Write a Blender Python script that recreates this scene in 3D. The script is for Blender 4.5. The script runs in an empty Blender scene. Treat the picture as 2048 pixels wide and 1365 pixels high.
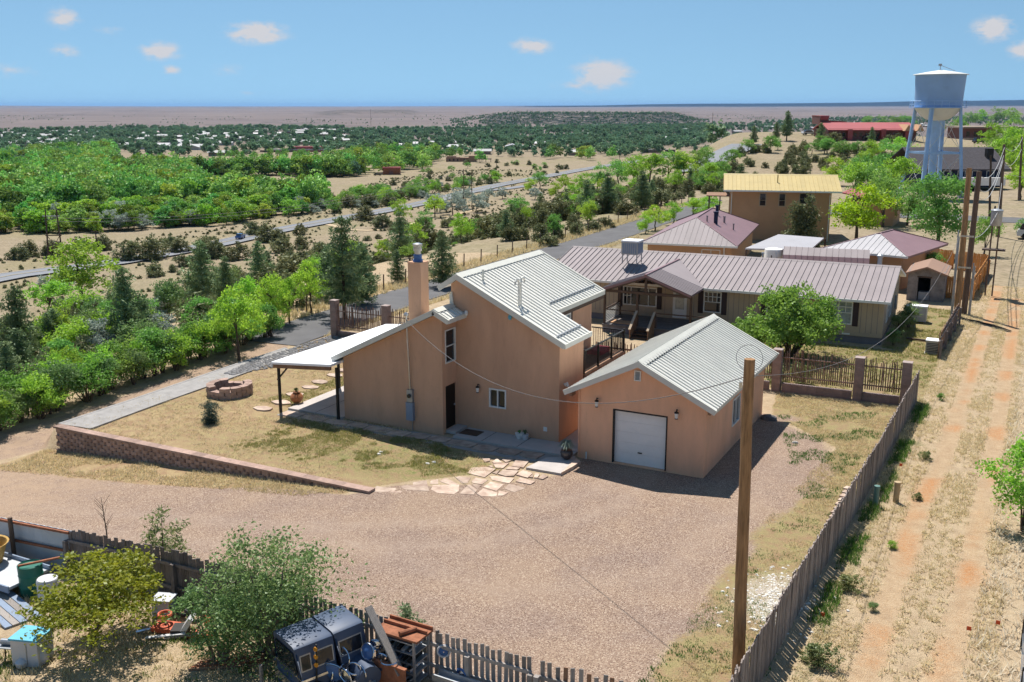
import bpy, math, random
import numpy as np
from mathutils import Vector, Matrix
rad = math.radians
rng = np.random.default_rng(11); random.seed(11)
sc = bpy.context.scene
COL = sc.collection
# ------------------------------------------------------------------ camera
CAMZ = 13.3; YAW = rad(27.26); PITCH = math.atan(469.5/2019.0); FPX = 2019.0
cam_d = bpy.data.cameras.new('camera'); cam = bpy.data.objects.new('camera', cam_d); COL.objects.link(cam)
cam.location = (0, 0, CAMZ); cam.rotation_euler = (math.pi/2-PITCH, 0, YAW)
cam_d.sensor_width = 36; cam_d.lens = 36*FPX/2048; cam_d.clip_start = 0.5; cam_d.clip_end = 120000
sc.camera = cam
# ------------------------------------------------------------------ sky, sun, exposure
SUN = Vector((-0.93, 1.06, 2.68)).normalized()
sun_el = math.asin(SUN.z); sun_az = math.atan2(SUN.x, SUN.y)
w = bpy.data.worlds.new('World'); sc.world = w; w.use_nodes = True
nt = w.node_tree; nt.nodes.clear()
def nn(t, ty, **k):
    n = t.nodes.new(ty)
    for a, b in k.items():
        if a.startswith('i_'): n.inputs[a[2:].replace('_', ' ')].default_value = b
        elif a.startswith('n'): n.inputs[int(a[1:])].default_value = b
        else: setattr(n, a, b)
    return n
def setp(n, **k):
    for a, b in k.items(): setattr(n, a, b)
    return n
def math_n(t, op, a, b=None, c=None, clamp=False):
    n = t.nodes.new('ShaderNodeMath'); n.operation = op; n.use_clamp = clamp
    for i, q in enumerate((a, b, c)):
        if q is None: continue
        if isinstance(q, (int, float)): n.inputs[i].default_value = q
        else: t.links.new(q, n.inputs[i])
    return n.outputs[0]
def mixc(t, f, a, b, blend='MIX'):
    n = t.nodes.new('ShaderNodeMix'); n.data_type = 'RGBA'; n.blend_type = blend
    for s, q in ((n.inputs[0], f), (n.inputs[6], a), (n.inputs[7], b)):
        if isinstance(q, (int, float)): s.default_value = q
        elif isinstance(q, (tuple, list)): s.default_value = (q[0], q[1], q[2], 1)
        else: t.links.new(q, s)
    return n.outputs[2]
sky = nt.nodes.new('ShaderNodeTexSky'); sky.sky_type = 'NISHITA'; sky.sun_disc = False
sky.sun_elevation = sun_el; sky.sun_rotation = sun_az
sky.altitude = 1900; sky.air_density = 1.3; sky.dust_density = 0.0; sky.ozone_density = 6.0
skyco = nt.nodes.new('ShaderNodeTexCoord'); skyad = nt.nodes.new('ShaderNodeVectorMath'); skyad.operation = 'ADD'; skyad.inputs[1].default_value = (0, 0, .2)
nt.links.new(skyco.outputs['Generated'], skyad.inputs[0]); nt.links.new(skyad.outputs[0], sky.inputs[0])   # dry high-altitude air: less pale band at the horizon
skyt = mixc(nt, 1.0, sky.outputs[0], (0.93, 0.95, 0.78), 'MULTIPLY')
bg = nn(nt, 'ShaderNodeBackground', i_Strength=0.074); CLOUD = (4.6, 4.45, 4.5)
out = nt.nodes.new('ShaderNodeOutputWorld')
# small fair-weather clouds: direction-space puffs broken up by noise
tc = nt.nodes.new('ShaderNodeTexCoord')
cn = nn(nt, 'ShaderNodeTexNoise', i_Scale=64.0, i_Detail=8.0, i_Roughness=0.66)
mp = nn(nt, 'ShaderNodeMapping'); mp.inputs['Scale'].default_value = (1, 1, 2.2)
nt.links.new(tc.outputs['Generated'], mp.inputs[0]); nt.links.new(mp.outputs[0], cn.inputs[0])
def px_dir(x, y):
    fw = Vector((-math.sin(YAW)*math.cos(PITCH), math.cos(YAW)*math.cos(PITCH), -math.sin(PITCH)))
    rt = Vector((math.cos(YAW), math.sin(YAW), 0)); up = rt.cross(fw)
    return fw+rt*((x-1024)/FPX)+up*((682.5-y)/FPX)
puffs = None
for (x, y, rx, ry, a) in ((515,66,78,28,1.0),(320,102,50,24,.95),(130,36,38,24,.8),(128,103,34,17,.65),(342,140,22,12,.75),(215,62,36,12,.4),(455,140,42,14,.35),(25,140,50,18,.4),(1064,92,56,21,.85),(1205,150,82,42,.95),(1150,172,62,15,.5),(1985,58,48,30,.95),(2045,100,34,22,.9),(500,186,40,6,.35)):
    d = px_dir(x, y).normalized(); r = d.cross(Vector((0, 0, 1))).normalized(); u2 = r.cross(d)
    mq = nt.nodes.new('ShaderNodeMapping'); mq.vector_type = 'TEXTURE'; nt.links.new(tc.outputs['Generated'], mq.inputs[0])
    mq.inputs['Location'].default_value = d; mq.inputs['Scale'].default_value = (rx/FPX, 1.0, ry/FPX)
    mq.inputs['Rotation'].default_value = Matrix((r, d, u2)).transposed().to_euler()
    gq = nt.nodes.new('ShaderNodeTexGradient'); gq.gradient_type = 'SPHERICAL'; nt.links.new(mq.outputs[0], gq.inputs[0])
    g = math_n(nt, 'MULTIPLY', gq.outputs['Fac'], a*1.5)
    puffs = g if puffs is None else math_n(nt, 'MAXIMUM', puffs, g)
cm = math_n(nt, 'MULTIPLY', math_n(nt, 'ADD', puffs, math_n(nt, 'MULTIPLY', math_n(nt, 'SUBTRACT', cn.outputs[0], 0.53), 3.2)), math_n(nt, 'MULTIPLY', puffs, 1.5), clamp=True)
cm = math_n(nt, 'MULTIPLY', cm, 0.9, clamp=True)
skyc = mixc(nt, cm, skyt, CLOUD)
nt.links.new(skyc, bg.inputs[0]); nt.links.new(bg.outputs[0], out.inputs[0])
sl = bpy.data.lights.new('sun', 'SUN'); sl.energy = 3.45; sl.angle = rad(0.55); sl.color = (1.0, 0.95, 0.87)
so = bpy.data.objects.new('sun', sl); COL.objects.link(so); so.location = (-60, 60, 160)
so.rotation_euler = SUN.to_track_quat('Z', 'Y').to_euler()
vs = sc.view_settings; vs.view_transform = 'Standard'; vs.look = 'None'; vs.gamma = 1; vs.exposure = 1.02; vs.use_curve_mapping = False
cy = sc.cycles; cy.max_bounces = 4; cy.diffuse_bounces = 3; cy.glossy_bounces = 2; cy.transmission_bounces = 3; cy.volume_bounces = 0; cy.transparent_max_bounces = 4; cy.adaptive_threshold = .02
# ------------------------------------------------------------------ terrain function
def sm(t):
    t = np.clip(t, 0, 1); return t*t*(3-2*t)
_nt = np.random.default_rng(5).random((64, 64))
def vn(x, y):                                   # smooth value noise in 0..1
    x = np.asarray(x, float); y = np.asarray(y, float)
    xi = np.floor(x).astype(int); yi = np.floor(y).astype(int); fx = x-xi; fy = y-yi
    fx = fx*fx*(3-2*fx); fy = fy*fy*(3-2*fy)
    g = lambda a, b: _nt[a % 64, b % 64]
    return (g(xi, yi)*(1-fx)+g(xi+1, yi)*fx)*(1-fy)+(g(xi, yi+1)*(1-fx)+g(xi+1, yi+1)*fx)*fy
def fbm(x, y, o=4):
    s = 0; a = .5; t = 0
    for i in range(o):
        s = s+a*vn(x*2**i+7.3*i, y*2**i-3.1*i); t += a; a *= .5
    return s/t
def HGT(x, y):
    x = np.asarray(x, float); y = np.asarray(y, float); D = np.hypot(x, y)
    head = np.arctan2(x, y)                      # 0 = +Y, positive towards +X
    col = 1024+2073*np.tan(np.clip(head+YAW, -1.2, 1.2))   # bearing measured as tangent from the view heading
    xe = np.where(y < 130, -44.0, -44-(y-130)*.215)
    s = np.maximum(0, xe-x)
    z = -25*sm(s/(85-42*sm((y-190)/150)))
    z = z+5.0*np.exp(-((x+70)**2+(y-345)**2)/(2*48**2))-3.0*np.exp(-((x+46)**2+(y-215)**2)/(2*34**2))
    t = sm((D-500)/160); z = z*(1-t)-26*t
    far = np.interp(D, [0, 900, 1500, 3000, 6000, 12000, 30000, 60000], [0, 0, -4, -6, 0, 14, 26, 30])
    z = z+far
    z = z+sm((D-300)/300)*np.where(D > 350, 1, 0)*(fbm(x/170, y/170, 3)-.5)*3.0*(D < 2200)
    # mesa with wooded scarp, then blue hills on the skyline
    mm = sm((col-880)/160)*sm((1420-col)/90)*sm((D-2450-300*(fbm(col/38, D*0+3, 3)-.5))/480)*sm((5200-D)/900)
    z = z+mm*23
    mm2 = sm((col-600)/100)*sm((860-col)/60)*sm((D-4300)/500)*sm((7600-D)/900); z = z+mm2*16
    ridge = np.interp(col, [-1200, -600, -200, 0, 130, 300, 700, 1000, 1200, 1300, 1400, 1500, 1600, 1700, 1760, 1820, 1860, 1950, 2048, 2300, 2800, 3600],
                           [10, 20, 30, 30, 18, 8, 6, 22, 36, 62, 74, 78, 84, 92, 104, 120, 118, 132, 146, 150, 120, 60])
    z = z+ridge*sm((D-19000)/5000)*sm((52000-D)/9000)
    # the yard's own levels: drive sinking to the left in front of the retaining wall
    drive = -0.06*np.clip(-20-x, 0, 22)
    fr = sm((27.75-y)/.35)*(x < -19)
    side = sm((-36.25-x)/.8)*sm((y-27)/.6)
    ls = np.interp(y, [20, 27, 36, 45, 60], [-1.0, -1.0, -.7, -.35, -.3])
    nearw = sm((140-D)/40)
    z = z+nearw*(np.where(fr > 0, fr*drive, 0)+side*(1-fr)*ls)
    z = z-0.25*sm((18.4-y)/.5)*nearw*(x < -4.6)
    return z
def G(px, py, zo=0.0):                           # ground point seen at a photograph coordinate
    d = px_dir(px, py); d = np.array(d)/math.hypot(d[0], d[1])
    ts = np.concatenate([np.arange(8, 120, .25), np.geomspace(120, 60000, 2600)])
    f = CAMZ+d[2]*ts-HGT(d[0]*ts, d[1]*ts)-zo
    i = int(np.argmax(f < 0))
    if f[i] >= 0: i = len(ts)-1
    a, b = ts[max(i-1, 0)], ts[i]
    for _ in range(25):
        m = (a+b)/2
        if CAMZ+d[2]*m-float(HGT(d[0]*m, d[1]*m))-zo < 0: b = m
        else: a = m
    return Vector((d[0]*b, d[1]*b, float(HGT(d[0]*b, d[1]*b))))
def P(px, py, z=0.0):                            # point at height z seen at a photograph coordinate
    d = px_dir(px, py); t = (z-CAMZ)/d.z
    return Vector((d.x*t, d.y*t, z))
def PY(px, py, y):                              # point on the vertical plane y = const seen at a photograph coordinate
    d = px_dir(px, py); t = y/d.y
    return Vector((d.x*t, y, CAMZ+d.z*t))
def gz(x, y): return float(HGT(x, y))
# ------------------------------------------------------------------ materials
MATS = {}
def material(name):
    m = bpy.data.materials.new(name); m.use_nodes = True; t = m.node_tree
    b = t.nodes['Principled BSDF']; MATS[name] = m
    return m, t, b
def M(name, c, rough=.8, var=.14, scale=2.0, bump=0.0, bscale=60.0, metal=0.0, spec=.3, rnd=0.0, c2=None, dirt=0.0, stretch=None, coat=0.0):
    m, t, b = material(name); L = t.links.new
    geo = t.nodes.new('ShaderNodeNewGeometry'); pos = geo.outputs['Position']
    if stretch:
        mp = nn(t, 'ShaderNodeMapping'); mp.inputs['Scale'].default_value = stretch; L(pos, mp.inputs[0]); pos = mp.outputs[0]
    n = nn(t, 'ShaderNodeTexNoise', i_Scale=scale, i_Detail=6.0, i_Roughness=.6); L(pos, n.inputs[0])
    r = nn(t, 'ShaderNodeMapRange'); L(n.outputs[0], r.inputs[0]); r.inputs[1].default_value = .3; r.inputs[2].default_value = .7
    a = tuple(q*(1-var) for q in c); d = c2 if c2 else tuple(min(q*(1+var), .95) for q in c)
    col = mixc(t, r.outputs[0], a, d)
    if dirt:
        n3 = nn(t, 'ShaderNodeTexNoise', i_Scale=scale*4.3, i_Detail=8.0, i_Roughness=.7); L(pos, n3.inputs[0])
        r3 = nn(t, 'ShaderNodeMapRange'); L(n3.outputs[0], r3.inputs[0]); r3.inputs[1].default_value = .55; r3.inputs[2].default_value = .75; r3.inputs[4].default_value = dirt
        col = mixc(t, r3.outputs[0], col, (.12, .09, .07))
    if rnd:
        oi = t.nodes.new('ShaderNodeObjectInfo')
        v = math_n(t, 'MULTIPLY_ADD', oi.outputs['Random'], rnd*2, 1-rnd)
        h = nn(t, 'ShaderNodeHueSaturation'); L(col, h.inputs['Color']); L(v, h.inputs['Value']); col = h.outputs[0]
    L(col, b.inputs['Base Color'])
    b.inputs['Roughness'].default_value = rough; b.inputs['Metallic'].default_value = metal
    b.inputs['Specular IOR Level'].default_value = spec; b.inputs['Coat Weight'].default_value = coat
    if bump:
        n2 = nn(t, 'ShaderNodeTexNoise', i_Scale=bscale, i_Detail=4.0); L(pos, n2.inputs[0])
        bp = nn(t, 'ShaderNodeBump', i_Strength=bump, i_Distance=.03); L(n2.outputs[0], bp.inputs['Height']); L(bp.outputs[0], b.inputs['Normal'])
    return m
def leaf(name, c1, c2, trans=.35, rnd=.16, hue=.02):
    m, t, b = material(name); L = t.links.new
    at = nn(t, 'ShaderNodeAttribute', attribute_name='v')
    oi = t.nodes.new('ShaderNodeObjectInfo')
    col = mixc(t, at.outputs['Fac'], c1, c2)
    h = nn(t, 'ShaderNodeHueSaturation'); L(col, h.inputs['Color'])
    L(math_n(t, 'MULTIPLY_ADD', oi.outputs['Random'], rnd*2, 1-rnd), h.inputs['Value'])
    r2 = math_n(t, 'FRACT', math_n(t, 'MULTIPLY', oi.outputs['Random'], 7.31))
    L(math_n(t, 'MULTIPLY_ADD', r2, hue*2, .5-hue), h.inputs['Hue'])
    df = nn(t, 'ShaderNodeBsdfDiffuse'); tr = nn(t, 'ShaderNodeBsdfTranslucent'); gl = nn(t, 'ShaderNodeBsdfGlossy', i_Roughness=.45)
    L(h.outputs[0], df.inputs[0])
    h2 = nn(t, 'ShaderNodeHueSaturation', i_Value=1.25, i_Saturation=1.1); L(h.outputs[0], h2.inputs['Color']); L(h2.outputs[0], tr.inputs[0])
    gl.inputs[0].default_value = (.5, .55, .5, 1)
    m1 = nn(t, 'ShaderNodeMixShader', n0=trans); L(df.outputs[0], m1.inputs[1]); L(tr.outputs[0], m1.inputs[2])
    m2 = nn(t, 'ShaderNodeMixShader', n0=.035); L(m1.outputs[0], m2.inputs[1]); L(gl.outputs[0], m2.inputs[2])
    L(m2.outputs[0], t.nodes['Material Output'].inputs[0]); t.nodes.remove(b)
    return m
M('stucco', (.61, .365, .24), .95, .10, .8, .6, 70, dirt=.16, stretch=(1.6, 1.6, .45))
M('stucco_garage', (.84, .475, .30), .95, .10, .8, .6, 70, dirt=.14, stretch=(1.6, 1.6, .45))
M('roof_ivory', (.70, .685, .63), .45, .05, 1.2, spec=.4, rnd=.05, dirt=.14)
M('trim_ivory', (.62, .61, .55), .5, .05, 2)
M('roof_mauve', (0.272, 0.234, 0.240), .62, .07, .8, spec=.2, rnd=.05, dirt=.12)
M('roof_mauve_dark', (0.230, 0.140, 0.153), .5, .08, .8, rnd=.04)
M('roof_grey', (.36, .35, .37), .5, .08, .6, dirt=.1)
M('roof_yellow', (0.442, 0.340, 0.135), .5, .07, .8, rnd=.04, dirt=.1)
M('roof_red', (.36, .085, .085), .5, .08, .1, rnd=.04)
M('roof_shingle', (.055, .05, .058), .9, .35, 3, .4, 14)
M('roof_white', (.40, .40, .40), .65, .05, .5, spec=.2, rnd=.1)
M('patio_white', (.90, .90, .92), .4, .03, 1.0)
M('door_white', (.82, .79, .76), .55, .04, 2, dirt=.05)
M('frame_white', (.72, .72, .70), .5, .04, 4)
M('black_paint', (.018, .017, .017), .5, .2, 4)
M('dark_brown', (.085, .055, .04), .7, .25, 5)
M('wood_brown', (.26, .15, .095), .8, .25, 4, .3, 40, rnd=.15)
M('door_black', (.008, .007, .007), .35, .2, 4)
M('glass', (.014, .018, .026), .06, .1, 1, spec=.5)
M('glass_blue', (.16, .24, .30), .06, .1, 1, spec=.9)
M('curtain_glass', (.30, .34, .34), .15, .25, 6, spec=.8)
M('concrete', (.46, .42, .40), .9, .10, 1.6, .25, 60, dirt=.15)
M('path_grey', (.30, .285, .275), .9, .16, 2.2, .4, 50, dirt=.15)
M('asphalt', (0.112, 0.110, 0.115), .92, .16, .5, .3, 30)
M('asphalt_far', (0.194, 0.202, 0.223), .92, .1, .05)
M('line_yellow', (.34, .27, .12), .8)
M('line_white', (.34, .34, .34), .8)
M('block_red', (.37, .255, .21), .95, .2, 6, .8, 45, rnd=.22)
M('pillar_block', (.27, .20, .185), .95, .15, 4, .6, 50, rnd=.1)
M('cap_stone', (.34, .27, .25), .9, .15, 4)
M('flagstone', (0.408, 0.281, 0.221), .9, .22, 2.5, .35, 25, rnd=.2, c2=(.58, .46, .37))
M('river_rock', (.30, .29, .29), .85, .35, 4, .8, 25, rnd=.35)
M('white_rock', (.55, .53, .50), .85, .2, 8, .6, 25, rnd=.25)
M('pole_wood', (.36, .205, .10), .9, .4, 2.2, .6, 30, stretch=(6, 6, .7), dirt=.35)
M('pole_grey', (.15, .105, .08), .9, .3, 2.2, .4, 30, stretch=(6, 6, .5))
M('picket_grey', (.30, .27, .25), .95, .25, 5, .5, 40, rnd=.3, stretch=(8, 8, 1))
M('plank_grey', (.20, .17, .16), .95, .25, 4, .5, 40, rnd=.22, stretch=(8, 8, 1))
M('slat_grey', (.30, .25, .225), .95, .3, 4, .5, 40, rnd=.33, stretch=(8, 8, 1))
M('latilla', (.20, .13, .105), .95, .3, 5, .5, 40, rnd=.3)
M('orange_board', (.62, .29, .09), .8, .2, 4, rnd=.18, stretch=(6, 6, .8))
M('siding_tan', (.42, .335, .245), .85, .05, 1.0, dirt=.05)
M('siding_orange', (.50, .30, .175), .9, .06, .8, dirt=.06)
M('shutter', (.045, .03, .032), .7, .1, 3)
M('skirting', (.18, .165, .18), .9, .12, 3)
M('deck_grey', (.17, .155, .15), .9, .2, 5, rnd=.15)
M('metal_grey', (.35, .37, .40), .4, .1, 3, metal=.6)
M('metal_blue', (.20, .26, .36), .45, .08, 2, spec=.5)
M('steel', (.5, .5, .5), .3, .1, 5, metal=.9)
M('chrome', (.62, .66, .74), .16, .15, 6, metal=1.0)
M('cable', (.16, .15, .15), .7, .3, 9)
M('cable_pale', (.42, .42, .42), .6, .3, 9)
M('tower_blue', (.38, .56, .82), .55, .12, .5, dirt=.12)
M('tower_tank', (.30, .46, .72), .6, .08, .3, dirt=.18)
M('tower_white', (.62, .62, .60), .6, .07, .3, dirt=.16)
M('rust', (.29, .115, .062), .9, .35, 5, .4, 40, dirt=.3)
M('orange_paint', (.52, .11, .05), .6, .2, 4)
M('cap_blue', (.055, .08, .135), .5, .2, 1.5, spec=.4, dirt=.2)
M('plastic_green', (.02, .14, .10), .5, .15, 3)
M('tub_tan', (.45, .28, .08), .6, .3, 3, dirt=.2)
M('plastic_blue', (.06, .14, .34), .4, .15, 3)
M('teal_lid', (.12, .42, .58), .5, .1, 3)
M('white_enamel', (.55, .55, .57), .4, .06, 3, dirt=.12)
M('panel_white', (.48, .50, .53), .5, .07, 1.2, rnd=.04, dirt=.1)
M('terracotta', (.33, .13, .055), .6, .25, 6)
M('glazed_dark', (.05, .04, .04), .3, .3, 6, spec=.6)
M('bark', (.10, .075, .055), .95, .3, 6, .6, 20)
M('bark_pale', (.20, .16, .13), .95, .3, 6)
M('stone_grey', (.20, .185, .185), .95, .35, 2.2, .7, 12, dirt=.25)
M('adobe', (.30, .19, .14), .95, .08, .1)
M('wall_far', (0.336, 0.264, 0.208), .95, .12, .05, rnd=.3)
M('brick_far', (.20, .10, .09), .95, .12, .1)
M('navy', (.02, .03, .07), .8, .1, 1)
M('red_fabric', (.35, .05, .08), .8, .4, 8)
M('car_blue', (.03, .10, .30), .25, .1, 2, spec=.6, coat=.4)
M('car_white', (.6, .6, .6), .3, .05, 2, coat=.4)
M('car_dark', (.03, .03, .035), .25, .1, 2, coat=.4)
M('tyre', (.015, .015, .015), .9)
M('flag_orange', (.65, .10, .03), .7)
M('amber', (.6, .25, .02), .4)
M('pvc_green', (.12, .22, .20), .5); M('pvc_tan', (.42, .31, .18), .6)
M('boulder', (.16, .155, .16), .9, .4, 3, .8, 12)
leaf('leaf_bright', (0.198, 0.356, 0.053), (0.397, 0.582, 0.106), .42)
leaf('leaf_lime', (0.252, 0.420, 0.042), (0.399, 0.567, 0.074), .45, .08)
leaf('leaf_mid', (0.128, 0.270, 0.068), (0.285, 0.465, 0.120), .38)
leaf('leaf_forest', (0.119, 0.262, 0.076), (0.320, 0.540, 0.135), .22, .42, .035)
leaf('leaf_forest_b', (0.169, 0.273, 0.052), (0.351, 0.494, 0.104), .25, .4, .035)
leaf('leaf_town', (.095, .18, .11), (.20, .31, .17), .3, .25, .03)
leaf('leaf_juniper', (0.095, 0.117, 0.053), (0.253, 0.260, 0.127), .2, .2, .02)
leaf('leaf_pine', (0.109, 0.179, 0.086), (0.257, 0.328, 0.156), .2, .15)
leaf('leaf_silver', (.27, .33, .28), (.42, .47, .42), .3, .12)
leaf('leaf_yellow', (.19, .23, .03), (.36, .36, .06), .42, .08)
leaf('leaf_shrub', (0.132, 0.253, 0.055), (0.275, 0.424, 0.099), .4, .05)
leaf('leaf_dull', (0.105, 0.180, 0.068), (0.255, 0.352, 0.135), .35, .08)
leaf('leaf_olive', (0.138, 0.173, 0.068), (0.276, 0.296, 0.124), .35, .12)
leaf('leaf_spruce', (.05, .085, .07), (.09, .13, .10), .2)
leaf('grass_dry', (.52, .42, .24), (.74, .64, .42), .3, .0, .0)
leaf('grass_green', (.16, .20, .05), (.40, .35, .15), .35, .0, .0)
leaf('grass_pale', (.58, .49, .36), (.78, .70, .56), .3, .0, .0)
leaf('weed', (.06, .13, .025), (.13, .22, .05), .35, .1)
# ------------------------------------------------------------------ object helpers
OFF = {}
def link(o, parent=None):
    COL.objects.link(o)
    if parent is not None: o.parent = parent
    return o
def tag(o, label=None, cat=None, group=None, kind=None):
    if label: o['label'] = label
    if cat: o['category'] = cat
    if group: o['group'] = group
    if kind: o['kind'] = kind
    return o
def thing(name, label, cat, loc=(0, 0, 0), rz=0.0, group=None, local=False):
    o = bpy.data.objects.new(name, None); COL.objects.link(o); o.empty_display_size = .3
    o.location = loc; o.rotation_euler = (0, 0, rz)
    OFF[o] = Vector((0, 0, 0)) if (rz or local) else Vector(loc)
    return tag(o, label, cat, group)
class MB:
    def __init__(s): s.v = []; s.f = []
    def add(s, vs, fs):
        b = len(s.v); s.v += [tuple(q) for q in vs]; s.f += [tuple(b+i for i in f) for f in fs]; return s
    def box(s, x0, x1, y0, y1, z0, z1):
        return s.add([(x0,y0,z0),(x1,y0,z0),(x1,y1,z0),(x0,y1,z0),(x0,y0,z1),(x1,y0,z1),(x1,y1,z1),(x0,y1,z1)],
                     [(0,3,2,1),(4,5,6,7),(0,1,5,4),(1,2,6,5),(2,3,7,6),(3,0,4,7)])
    def prism(s, poly, axis, a, b):              # polygon in the two other axes, extruded along axis from a to b
        n = len(poly)
        def q(p, t): return {0: (t, p[0], p[1]), 1: (p[0], t, p[1]), 2: (p[0], p[1], t)}[axis]
        vs = [q(p, a) for p in poly]+[q(p, b) for p in poly]
        return s.add(vs, [tuple(range(n))[::-1], tuple(range(n, 2*n))]+[(i, (i+1) % n, n+(i+1) % n, n+i) for i in range(n)])
    def beam(s, p, q, w, h):                      # rectangular bar from p to q
        p = Vector(p); q = Vector(q); d = (q-p).normalized(); u = Vector((0, 0, 1))
        if abs(d.z) > .95: u = Vector((0, 1, 0))
        r = d.cross(u).normalized()*w/2; u = r.cross(d).normalized()*h/2
        vs = [p-r-u, p+r-u, p+r+u, p-r+u, q-r-u, q+r-u, q+r+u, q-r+u]
        return s.add(vs, [(0,1,2,3),(7,6,5,4),(0,4,5,1),(1,5,6,2),(2,6,7,3),(3,7,4,0)])
    def tube(s, pts, rs, n=8, cap=True):          # tapered tube through points
        pts = [Vector(p) for p in pts]
        if isinstance(rs, (int, float)): rs = [rs]*len(pts)
        b = len(s.v); k = len(pts)
        for i, p in enumerate(pts):
            d = (pts[min(i+1, k-1)]-pts[max(i-1, 0)]).normalized()
            u = Vector((0, 0, 1)) if abs(d.z) < .9 else Vector((1, 0, 0))
            r = d.cross(u).normalized(); u = r.cross(d)
            for j in range(n):
                a = 2*math.pi*j/n; s.v.append(tuple(p+(r*math.cos(a)+u*math.sin(a))*rs[i]))
        for i in range(k-1):
            for j in range(n):
                s.f.append((b+i*n+j, b+i*n+(j+1) % n, b+(i+1)*n+(j+1) % n, b+(i+1)*n+j))
        if cap: s.f.append(tuple(b+j for j in range(n))[::-1]); s.f.append(tuple(b+(k-1)*n+j for j in range(n)))
        return s
    def lathe(s, prof, c=(0, 0, 0), n=16, cap=True):   # profile of (r, z) about a vertical axis
        b = len(s.v); k = len(prof)
        for r, z in prof:
            for j in range(n):
                a = 2*math.pi*j/n; s.v.append((c[0]+r*math.cos(a), c[1]+r*math.sin(a), c[2]+z))
        for i in range(k-1):
            for j in range(n):
                s.f.append((b+i*n+j, b+i*n+(j+1) % n, b+(i+1)*n+(j+1) % n, b+(i+1)*n+j))
        if cap: s.f.append(tuple(b+j for j in range(n))[::-1]); s.f.append(tuple(b+(k-1)*n+j for j in range(n)))
        return s
    def torus(s, c, R, r, axis=2, n=20, m=6, arc=1.0):
        b = len(s.v)
        for i in range(n+1 if arc < 1 else n):
            a = 2*math.pi*arc*i/n
            for j in range(m):
                t = 2*math.pi*j/m; q = (R+r*math.cos(t)); l = [q*math.cos(a), q*math.sin(a)]; l.insert(axis, r*math.sin(t))
                s.v.append((c[0]+l[0], c[1]+l[1], c[2]+l[2]))
        k = n
        for i in range(k):
            for j in range(m):
                i2 = (i+1) if arc < 1 else (i+1) % n
                s.f.append((b+i*m+j, b+i2*m+j, b+i2*m+(j+1) % m, b+i*m+(j+1) % m))
        return s
    def mesh(s, name, off=Vector((0, 0, 0))):
        me = bpy.data.meshes.new(name)
        me.from_pydata([(x-off[0], y-off[1], z-off[2]) for x, y, z in s.v], [], s.f)
        me.update(); return me
    def build(s, name, mat, parent=None, smooth=False, **k):
        off = OFF.get(parent, Vector((0, 0, 0))) if parent is not None else Vector((0, 0, 0))
        me = s.mesh(name, off); me.materials.append(MATS[mat])
        import bmesh
        bm = bmesh.new(); bm.from_mesh(me); bmesh.ops.recalc_face_normals(bm, faces=bm.faces); bm.to_mesh(me); bm.free()
        if smooth:
            me.polygons.foreach_set('use_smooth', [True]*len(me.polygons))
            try: me.set_sharp_from_angle(angle=rad(40))
            except Exception: pass
        o = bpy.data.objects.new(name, me); link(o, parent)
        if parent is not None: OFF[o] = off
        return tag(o, **k) if k else o
def sub(name, me, parent, loc, rot=(0, 0, 0), scl=(1, 1, 1)):   # linked piece that shares mesh data
    o = bpy.data.objects.new(name, me); link(o, parent); o.location = loc; o.rotation_euler = rot; o.scale = scl
    return o
def copy_tree(o, parent=None):
    c = o.copy(); COL.objects.link(c); c.parent = parent
    for ch in list(o.children): copy_tree(ch, c)
    return c
def struct(o): o['kind'] = 'structure'; return o
def sheet(name, pts, mat, lift=.004, z=None, parent=None, n=0):    # polygon draped flat
    mb = MB(); mb.add([(p[0], p[1], (z if z is not None else gz(p[0], p[1]))+lift) for p in pts], [tuple(range(len(pts)))])
    return mb.build(name, mat, parent)
def strips(mb, axis, c0, c1, u0, u1, z0, top, holes, extra=()):
    """wall between planes c0,c1 across axis, along u0..u1 from z0 up to top(u), with rectangular holes (ua,ub,za,zb)"""
    cuts = sorted(set([u0, u1]+[q for h in holes for q in h[:2]]+list(extra)))
    cuts = [c for c in cuts if u0-1e-6 <= c <= u1+1e-6]
    for a, b in zip(cuts[:-1], cuts[1:]):
        m = (a+b)/2; hs = sorted([h for h in holes if h[0] < m < h[1]], key=lambda h: h[2]); z = z0
        for h in hs:
            if h[2] > z+1e-4: mb.prism([(a, z), (b, z), (b, h[2]), (a, h[2])], axis, c0, c1)
            z = h[3]
        mb.prism([(a, z), (b, z), (b, top(b)), (a, top(a))], axis, c0, c1)
    return mb
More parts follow.
